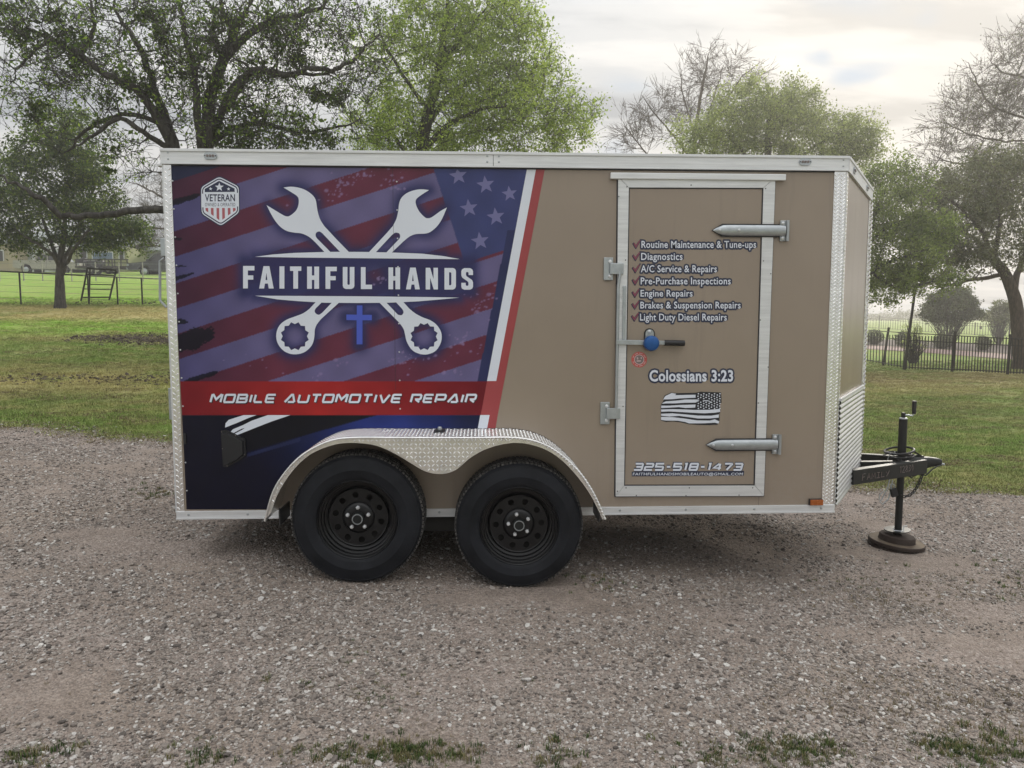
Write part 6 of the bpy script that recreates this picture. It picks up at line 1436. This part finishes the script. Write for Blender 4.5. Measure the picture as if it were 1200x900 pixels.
    if nleaf:
        T_ = np.concatenate(tips)
        if leaf_frac < 1:
            keep = rg.random(len(T_)//3+1) < leaf_frac; T_ = T_[np.repeat(keep, 3)[:len(T_)]]
        V, F = leaves_np(T_, nleaf, spread, lsize, rg); link('foliage', np_mesh('foliage', V, F, MT[leafm]), th, kind='stuff')
    if len(clumps):
        Vs, Fs, b = [], [], 0
        for (px_, py_, rp, y_, cn) in clumps:
            c = at(px_, py_, y_); s_ = (y_-CAM[1])/FPX*rp; C = c+rg.normal(0, 1, (max(3, cn//12), 3))*s_*.45*np.array([1.1, .9, .9]); V, F = leaves_np(C, cn, s_*.22, lsize*1.1, rg, .6); Vs.append(V); Fs.append(F+b); b += len(V)
        link('mistletoe', np_mesh('mistletoe', np.concatenate(Vs), np.concatenate(Fs), MT[clumpm]), th, kind='stuff')
    return th
# --- small oak on the left
Y1 = 21.6
make_tree('small_oak', 'small dark leafy oak on the left lawn in front of the pipe fence', 'tree',
 [dict(p=[(70.5, 356, Y1), (70.2, 335, Y1), (70, 318, Y1), (72, 296, Y1), (76, 260, Y1), (80, 200, Y1)], r=(.185, .06), j=.3),
  dict(p=[(71, 318, Y1), (63, 300, Y1-.3), (48, 288, Y1-.6), (34, 280, Y1-.8), (15, 262, Y1-1)], r=(.07, .03)), dict(p=[(70, 312, Y1), (60, 285, Y1+.3), (48, 250, Y1+.5), (35, 210, Y1+.5)], r=(.08, .03)),
  dict(p=[(72.5, 322, Y1), (80, 305, Y1), (90, 288, Y1-.4), (110, 265, Y1-.6), (135, 245, Y1-.6)], r=(.08, .03)), dict(p=[(73, 310, Y1), (84, 285, Y1+.6), (105, 240, Y1+.8), (115, 200, Y1+.8)], r=(.07, .03))],
 [(60, 235, 62, 58, Y1, 1.8, 3), (78, 175, 42, 45, Y1, 1.4, 2), (20, 255, 38, 34, Y1, 1.4, 1.4), (118, 262, 36, 26, Y1, 1.4, 1.2), (140, 276, 26, 16, Y1, 1.0, .9), (95, 285, 40, 9, Y1, 1.0, .5), (30, 285, 40, 9, Y1, 1, .4), (-20, 240, 30, 45, Y1, 1.3, .8), (110, 215, 24, 28, Y1, 1, .7), (10, 195, 20, 25, Y1, 1, .4)],
 420, 'bark', 'leaf_dark', 46000, .085, .13, 21, twigs=4, tl=.45)
# --- big elm behind the trailer
Y2 = 9.5
def E(*pts): return [(a, b, Y2+c) for a, b, c in pts]
make_tree('big_elm', 'large half bare elm with dark mistletoe clumps rising behind the wrapped end of the trailer', 'tree',
 [dict(p=E((244, 395, 0), (242, 300, 0), (240, 215, 0), (243, 150, 0), (248, 110, .1), (264, 62, .1), (275, 35, .2), (292, 5, .3), (305, -40, .3)), r=(0.185, 0.042), j=.5),
  dict(p=E((236, 380, .1), (222, 260, .1), (206, 178, .1), (190, 130, .2), (178, 95, .3), (166, 60, .3), (140, 20, .4), (120, -30, .4)), r=(0.126, 0.032)),
  dict(p=E((204, 175, .1), (180, 130, -.1), (160, 105, -.2), (125, 88, -.3), (95, 65, -.3), (60, 45, -.3), (25, 35, -.3), (-30, 38, -.3)), r=(0.092, 0.028)),
  dict(p=E((240, 215, 0), (230, 120, -.2), (226, 75, -.2), (215, 35, -.3), (205, -20, -.3)), r=(0.084, 0.028)),
  dict(p=E((262, 70, .1), (285, 45, -.1), (312, 28, -.1), (335, 20, -.1), (375, 8, -.2), (400, -20, -.2)), r=(0.084, 0.028)),
  dict(p=E((262, 130, 0), (285, 95, -.2), (300, 82, -.3), (340, 88, -.3), (365, 78, -.3), (400, 80, -.3), (425, 60, -.3), (450, 30, -.3)), r=(0.080, 0.025)),
  dict(p=E((256, 140, 0), (270, 108, .3), (285, 90, .4), (310, 80, .4), (330, 85, .4), (395, 81, .5), (430, 50, .5)), r=(0.076, 0.021)),
  dict(p=E((238, 310, 0), (215, 250, -.4), (190, 246, -.5), (150, 247, -.6), (110, 253, -.6), (72, 250, -.7), (45, 232, -.8), (20, 214, -.8), (-20, 200, -.8)), r=(0.084, 0.035), j=1.2),
  dict(p=E((208, 180, .1), (175, 160, -.3), (140, 140, -.4), (110, 160, -.5), (85, 175, -.5)), r=(0.059, 0.021)),
  dict(p=E((200, 150, .1), (160, 135, .3), (120, 140, .4), (90, 165, .4), (70, 185, .4)), r=(0.050, 0.021)),
  dict(p=E((244, 170, 0), (275, 150, .4), (310, 145, .5), (350, 155, .5), (390, 150, .5), (425, 140, .5)), r=(0.067, 0.021)),
  dict(p=E((275, 35, .2), (260, 10, .3), (250, -40, .3)), r=(0.059, 0.021)),
  dict(p=E((95, 65, -.3), (110, 30, -.2), (100, -10, -.2)), r=(0.050, 0.021)),
  dict(p=E((60, 45, -.3), (30, 70, -.4), (10, 100, -.4)), r=(0.034, 0.014))],
 [(250, 60, 90, 70, Y2, 1.8, 2.4), (150, 70, 90, 60, Y2, 1.6, 2.2), (50, 60, 70, 55, Y2, 1.4, 1.6), (350, 60, 80, 60, Y2, 1.6, 2.2), (300, 150, 90, 35, Y2, 1.4, 1.3), (160, 150, 55, 50, Y2, 1.0, .9), (420, 60, 35, 60, Y2, 1, .7), (200, -30, 220, 45, Y2, 1.6, 2.0), (400, 130, 30, 30, Y2, 1, .3), (45, 120, 50, 50, Y2, .8, .45)],
 900, 'bark', 'leaf_elm', 17500, .055, .07, 22, twigs=5, tl=.55, leaf_frac=.28, r_att=.018, twig_r=.0055,
 clumps=[(12, 14, 14, Y2-.3, 320), (30, 42, 22, Y2-.3, 620), (78, 42, 20, Y2-.3, 560), (92, 75, 10, Y2-.3, 160), (150, 92, 14, Y2-.2, 300), (170, 105, 18, Y2-.1, 420), (190, 45, 16, Y2-.2, 360), (228, 62, 14, Y2-.2, 300), (262, 28, 18, Y2, 520), (255, 55, 14, Y2, 360), (215, 85, 14, Y2-.1, 300), (330, 45, 22, Y2-.1, 640), (320, 22, 16, Y2-.1, 360), (345, 70, 14, Y2-.2, 300), (300, 85, 14, Y2-.2, 260), (372, 112, 12, Y2+.4, 300), (392, 118, 12, Y2+.4, 300), (285, 165, 30, Y2+.3, 1000), (345, 165, 26, Y2+.3, 800), (262, 150, 18, Y2+.2, 480), (300, 140, 20, Y2+.3, 420), (135, 175, 9, Y2+.2, 120), (128, 200, 6, Y2+.2, 70), (175, 20, 14, Y2-.1, 300), (130, 118, 10, Y2, 180), (45, 128, 14, Y2, 300), (385, 165, 14, Y2+.4, 320), (250, 100, 16, Y2, 420), (270, 120, 12, Y2, 260), (118, 145, 7, Y2, 110), (60, 15, 12, Y2, 240)])
# --- spring green tree in the middle
Y3 = 14.0
make_tree('spring_tree', 'tall spring green tree rising behind the middle of the trailer roof', 'tree',
 [dict(p=[(492, 400, Y3), (492, 300, Y3), (492, 200, Y3), (500, 140, Y3), (510, 105, Y3), (518, 60, Y3), (524, 10, Y3), (526, -50, Y3)], r=(.22, .06), j=.6),
  dict(p=[(492, 185, Y3), (520, 150, Y3-.5), (560, 130, Y3-.8), (605, 122, Y3-1)], r=(.09, .03)), dict(p=[(498, 150, Y3), (530, 110, Y3+.5), (575, 85, Y3+.8), (630, 75, Y3+1)], r=(.08, .03)),
  dict(p=[(505, 130, Y3), (480, 100, Y3), (455, 60, Y3), (440, 20, Y3)], r=(.06, .02)), dict(p=[(492, 200, Y3), (462, 160, Y3+.4), (435, 140, Y3+.5)], r=(.07, .03)), dict(p=[(514, 80, Y3), (545, 40, Y3), (575, 0, Y3)], r=(.06, .02))],
 [(520, 95, 75, 70, Y3, 2.2, 2.4), (600, 130, 75, 50, Y3, 2.0, 2.2), (450, 150, 32, 34, Y3, 1.4, .9), (545, 30, 85, 50, Y3, 2.0, 2.2), (600, 70, 48, 50, Y3, 1.6, 1.2), (655, 150, 38, 28, Y3, 1.3, .7), (520, 170, 100, 30, Y3, 2, 1.4), (530, -30, 80, 30, Y3, 1.6, .9), (685, 150, 20, 26, Y3, 1, .18), (455, 60, 22, 40, Y3, 1, .3)],
 700, 'bark', 'leaf_spring', 72000, .060, .11, 23, twigs=5, tl=.5, shell=.4, r_att=.018)
# --- pale green tree behind the door end
Y4 = 21.0
make_tree('pale_green_tree', 'broad pale green tree behind the door end of the trailer roof', 'tree',
 [dict(p=[(905, 400, Y4), (903, 300, Y4), (900, 200, Y4), (900, 150, Y4), (905, 115, Y4)], r=(.22, .06), j=.6), dict(p=[(902, 220, Y4), (865, 170, Y4), (835, 145, Y4)], r=(.08, .03)), dict(p=[(902, 220, Y4), (950, 175, Y4), (990, 155, Y4)], r=(.08, .03))],
 [(880, 145, 62, 36, Y4, 2.0, 2), (925, 125, 28, 24, Y4, 1.3, .8), (945, 165, 60, 30, Y4, 1.8, 1.6), (830, 165, 48, 24, Y4, 1.6, 1), (1005, 160, 20, 15, Y4, 1.2, .45), (995, 178, 30, 20, Y4, 1.2, .6), (900, 200, 110, 30, Y4, 2, 1.2), (873, 112, 22, 14, Y4, 1, .3)],
 480, 'bark', 'leaf_pale', 60000, .070, .14, 24, twigs=4, tl=.45, r_att=.018)
# --- bare tree behind it
Y5 = 30.0
def bare(name, label, base, limbs, env, natt, seed, m='barkbrown', tl=.8, tw=6, Yb=Y5, rr=.018, nleaf=0, lm='leaf_pale', ls=.09, tr_=.010):
    return make_tree(name, label, 'tree', limbs, env, natt, m, lm, nleaf, ls, .1, seed, twigs=tw, tl=tl, shell=.5, r_att=rr, twig_r=tr_, up=.1, wild=.32)
bare('bare_tree', 'bare brown tree with upright branches behind the pale green tree', None,
 [dict(p=[(812, 400, Y5), (812, 300, Y5), (812, 200, Y5), (818, 130, Y5), (828, 80, Y5), (830, 60, Y5)], r=(.16, .03), j=.9), dict(p=[(812, 190, Y5), (790, 160, Y5), (765, 130, Y5), (752, 110, Y5)], r=(.055, .02)), dict(p=[(812, 180, Y5), (850, 120, Y5), (870, 90, Y5), (890, 75, Y5)], r=(.055, .02)),
  dict(p=[(812, 210, Y5), (770, 190, Y5), (745, 165, Y5), (728, 140, Y5)], r=(.05, .02)), dict(p=[(815, 160, Y5), (800, 110, Y5), (798, 80, Y5)], r=(.04, .015)), dict(p=[(818, 170, Y5), (838, 110, Y5), (850, 70, Y5)], r=(.04, .015))],
 [(830, 90, 38, 32, Y5, 2, 2), (790, 130, 40, 34, Y5, 2, 1.6), (750, 150, 28, 30, Y5, 1.6, 1), (875, 90, 20, 22, Y5, 1.5, .7), (735, 165, 18, 20, Y5, 1.2, .3)], 300, 25, tr_=.011)
# --- green tree right of the trailer nose
Y6 = 17.0
make_tree('leafy_tree', 'mid green leafy tree seen just right of the trailer nose', 'tree',
 [dict(p=[(1002, 425, Y6), (1003, 380, Y6), (1006, 330, Y6), (1015, 280, Y6), (1030, 240, Y6), (1040, 215, Y6)], r=(.16, .05), j=.5), dict(p=[(1006, 330, Y6), (1035, 310, Y6), (1065, 300, Y6), (1090, 300, Y6)], r=(.06, .03)), dict(p=[(1010, 310, Y6), (1045, 335, Y6-.3), (1075, 335, Y6-.5), (1100, 325, Y6-.5)], r=(.05, .02)), dict(p=[(1012, 290, Y6), (1050, 260, Y6), (1080, 250, Y6)], r=(.05, .02))],
 [(1040, 240, 40, 42, Y6, 1.5, 1.6), (1055, 290, 48, 38, Y6, 1.5, 2), (1030, 330, 42, 26, Y6, 1.3, 1.2), (1080, 330, 30, 18, Y6, 1.1, .6), (1040, 205, 16, 14, Y6, 1, .4), (1085, 270, 25, 22, Y6, 1.1, .6), (980, 280, 40, 60, Y6, 1.4, 1.2)],
 420, 'bark', 'leaf_mid', 40000, .065, .11, 26, twigs=4, tl=.4, r_att=.014)
# --- big oak at the right edge
Y7 = 20.5
make_tree('spreading_oak', 'big spreading oak with a dark trunk at the right edge of the lawn', 'tree',
 [dict(p=[(1197, 425, Y7), (1194, 395, Y7), (1191, 360, Y7), (1184, 335, Y7), (1174, 315, Y7), (1160, 300, Y7), (1150, 285, Y7)], r=(.26, .13), j=.3),
  dict(p=[(1172, 322, Y7), (1155, 326, Y7-.3), (1135, 328, Y7-.4), (1117, 335, Y7-.4), (1090, 336, Y7-.4)], r=(.08, .04)), dict(p=[(1165, 306, Y7), (1145, 296, Y7+.3), (1125, 300, Y7+.5), (1100, 310, Y7+.5)], r=(.09, .04)),
  dict(p=[(1160, 300, Y7), (1150, 270, Y7), (1120, 240, Y7), (1095, 225, Y7)], r=(.10, .04)), dict(p=[(1165, 300, Y7), (1172, 260, Y7), (1165, 220, Y7)], r=(.10, .04)), dict(p=[(1188, 345, Y7), (1192, 320, Y7), (1205, 290, Y7), (1225, 260, Y7)], r=(.14, .05)),
  dict(p=[(1150, 285, Y7), (1130, 272, Y7-.5), (1105, 262, Y7-.7), (1085, 262, Y7-.8)], r=(.06, .03))],
 [(1150, 225, 62, 42, Y7, 2.2, 3), (1195, 240, 50, 55, Y7, 2.2, 2), (1110, 245, 44, 40, Y7, 1.8, 2), (1100, 290, 34, 26, Y7, 1.6, 1), (1180, 190, 42, 18, Y7, 1.8, .9), (1150, 300, 60, 20, Y7, 1.6, .9), (1095, 325, 26, 14, Y7, 1.2, .5), (1230, 260, 40, 50, Y7, 1.8, .8)],
 520, 'barkbrown', 'leaf_grey', 44000, .08, .12, 27, twigs=4, tl=.45, r_att=.018)
# --- bare twiggy tree above it, its trunk outside the frame
Y8 = 25.0
bare('bare_tree', 'bare twiggy tree whose branches reach in from the upper right corner', None,
 [dict(p=[(1275, 430, Y8), (1270, 320, Y8), (1262, 220, Y8), (1255, 150, Y8), (1240, 90, Y8), (1225, 40, Y8)], r=(.30, .06), j=.6), dict(p=[(1262, 200, Y8), (1225, 150, Y8), (1175, 130, Y8), (1155, 115, Y8), (1140, 85, Y8), (1132, 70, Y8)], r=(.06, .02)),
  dict(p=[(1255, 150, Y8), (1205, 95, Y8), (1175, 85, Y8), (1158, 68, Y8)], r=(.045, .02)), dict(p=[(1262, 220, Y8), (1215, 170, Y8), (1170, 165, Y8), (1130, 155, Y8), (1100, 140, Y8)], r=(.055, .02)), dict(p=[(1262, 230, Y8), (1220, 205, Y8), (1160, 195, Y8), (1115, 190, Y8), (1085, 175, Y8)], r=(.055, .02))],
 [(1170, 110, 48, 55, Y8, 2, 2), (1130, 150, 44, 42, Y8, 2, 1.7), (1200, 70, 40, 40, Y8, 2, 1.4), (1110, 180, 34, 26, Y8, 1.6, .8), (1200, 160, 40, 40, Y8, 2, 1)], 420, 28, tr_=.010, tw=7, nleaf=5000, lm='leaf_grey', ls=.06)
# --- bare scrub behind the left corner of the trailer
Y9 = 33.0
bare('bare_tree', 'low bare brushy tree between the small oak and the left end of the trailer', None,
 [dict(p=[(235, 330, Y9), (232, 290, Y9), (226, 250, Y9), (222, 210, Y9)], r=(.2, .05)), dict(p=[(232, 290, Y9), (200, 270, Y9), (170, 268, Y9), (150, 272, Y9)], r=(.07, .03)), dict(p=[(230, 270, Y9), (195, 235, Y9), (170, 220, Y9), (150, 212, Y9)], r=(.07, .03)), dict(p=[(228, 255, Y9), (200, 215, Y9), (180, 200, Y9)], r=(.06, .03)), dict(p=[(232, 295, Y9), (190, 288, Y9), (160, 292, Y9)], r=(.05, .03))],
 [(185, 225, 38, 26, Y9, 1.6, 1.2), (180, 262, 42, 24, Y9, 1.6, 1.6), (175, 285, 30, 9, Y9, 1.2, .7), (215, 215, 30, 28, Y9, 1.5, .8)], 300, 29, 'barkpale', tw=6, tl=.7)
# --- shrubs
def shrub(name, label, env, n, lm, size, seed, group=None, stemm='bark'):
    rg = np.random.default_rng(seed); e = env[0]; y_ = e[4]; c = at(e[0], e[1], y_); g = float(terr(c[0], y_)); th = thing(name, (c[0], y_, g), label, 'shrub', group)
    A = env_pts(env, 90, rg, .3); base = np.array([c[0], y_, g-.05]); br_ = [(bez(base+rg.normal(0, .05, 3)*[1, 1, 0], a, rg.normal(0, .08, 3), 5, rg, .02), np.linspace(.022, .006, 5)) for a in A]
    V, F = tubes_np(br_, 4); link('stems', np_mesh('stems', V, F, MT[stemm]), th, kind='stuff')
    C = env_pts(env, max(60, n//14), rg, .3); V, F = leaves_np(C, n, size*.9, size, rg, 0); ok_ = np.repeat(V.reshape(-1, 4, 3)[:, :, 2].min(1) > g-.02, 4); V4 = V[ok_]
    link('foliage', np_mesh('foliage', V4, np.arange(len(V4)).reshape(-1, 4), MT[lm]), th, kind='stuff'); return th
Yh = float(ground(1060, 400)[1])
shrub('round_bush', 'large round dense bush beyond the far picket fence, under the oak', [(1113, 361, 30, 20, 36, 1.6, 3), (1118, 348, 18, 12, 36, 1.2, 1), (1095, 368, 12, 10, 36, 1, .5), (1133, 356, 9, 8, 36, .8, .35), (1100, 349, 8, 7, 36, .8, .3), (1126, 343, 7, 6, 36, .7, .2), (1140, 368, 8, 7, 36, .8, .3)], 15000, 'leaf_hedge', .12, 31)
shrub('small_bush', 'smaller loose bush right of the round bush, near the big trunk', [(1172, 371, 16, 10, 40, 1.2, 1), (1172, 360, 9, 8, 40, .8, .4)], 2600, 'leaf_grey', .12, 32)
for i, (px_, py_, r1, lb) in enumerate(((1025, 395, 11, 'clipped boxwood in the bed nearest the trailer nose'), (1058, 397, 9, 'clipped boxwood in the bed just left of the leaning pole'), (1104, 400, 11, 'clipped boxwood in the bed right of the leaning pole'), (1153, 402, 8, 'smallest clipped boxwood in the bed, left of the oak trunk'))):
    p = ground(px_, py_+9); yh = float(p[1]); shrub('boxwood', lb, [(px_, py_, r1, 9, yh, .35, 1)], 2600, 'leaf_hedge', .06, 40+i, 'clipped boxwoods in the mulch bed')
p = ground(1070, 426); yh = float(p[1])
shrub('sapling', 'thin leafy sapling growing at the foot of the leaning pole', [(1072, 400, 14, 16, yh, .5, 1), (1068, 385, 10, 8, yh, .4, .4)], 900, 'leaf_pale', .06, 50)
# --- far tree lines at the horizon
def treeline(name, label, pts, y, seed, lm, h):
    rg = np.random.default_rng(seed); Vs = []; b = 0; C = []
    for px_ in np.arange(pts[0], pts[1], 2.2):
        x_ = gx(px_, y); g = float(terr(x_, y)); hh = h*(.5+.5*rg.random())*(1+.3*math.sin(px_*.05+seed)); k = 16; C.append(np.stack([x_+rg.normal(0, .7, k)*h*.4, y+rg.normal(0, 1, k)*2, g+rg.random(k)**.7*hh], 1))
    C = np.concatenate(C); V, F = leaves_np(C, len(C)*9, h*.14, h*.10, rg, 0, .8); o = link(name, np_mesh(name, V, F, MT[lm])); tag(o, label, None, None, 'stuff')
treeline('distant_tree_line', 'distant tree line at the horizon beyond the far field', (940, 1300), 230, 61, 'leaf_grey', 3.2)
treeline('woods_behind_sheds', 'dark woods behind the sheds on the left', (-60, 420), 78, 62, 'leaf_grey', 2.6)

# ================================================================== HAZE, ADDED IN PLACE OF LENS GLARE TOWARDS THE SUN
hz = MB().box(-90, 90, -12, 330, -9, 16).build('glare_haze', None); tag(hz, kind='stuff')
hm = bpy.data.materials.new('thin_glare_haze'); hm.use_nodes = True; ht_ = hm.node_tree; ht_.nodes.clear()
ho = ht_.nodes.new('ShaderNodeOutputMaterial'); pv = ht_.nodes.new('ShaderNodeVolumePrincipled'); pv.inputs['Color'].default_value = (1.0, 0.97, 0.93, 1); pv.inputs['Density'].default_value = 0.0027; pv.inputs['Anisotropy'].default_value = 0.6
ht_.links.new(pv.outputs[0], ho.inputs['Volume']); hz.data.materials.append(hm)
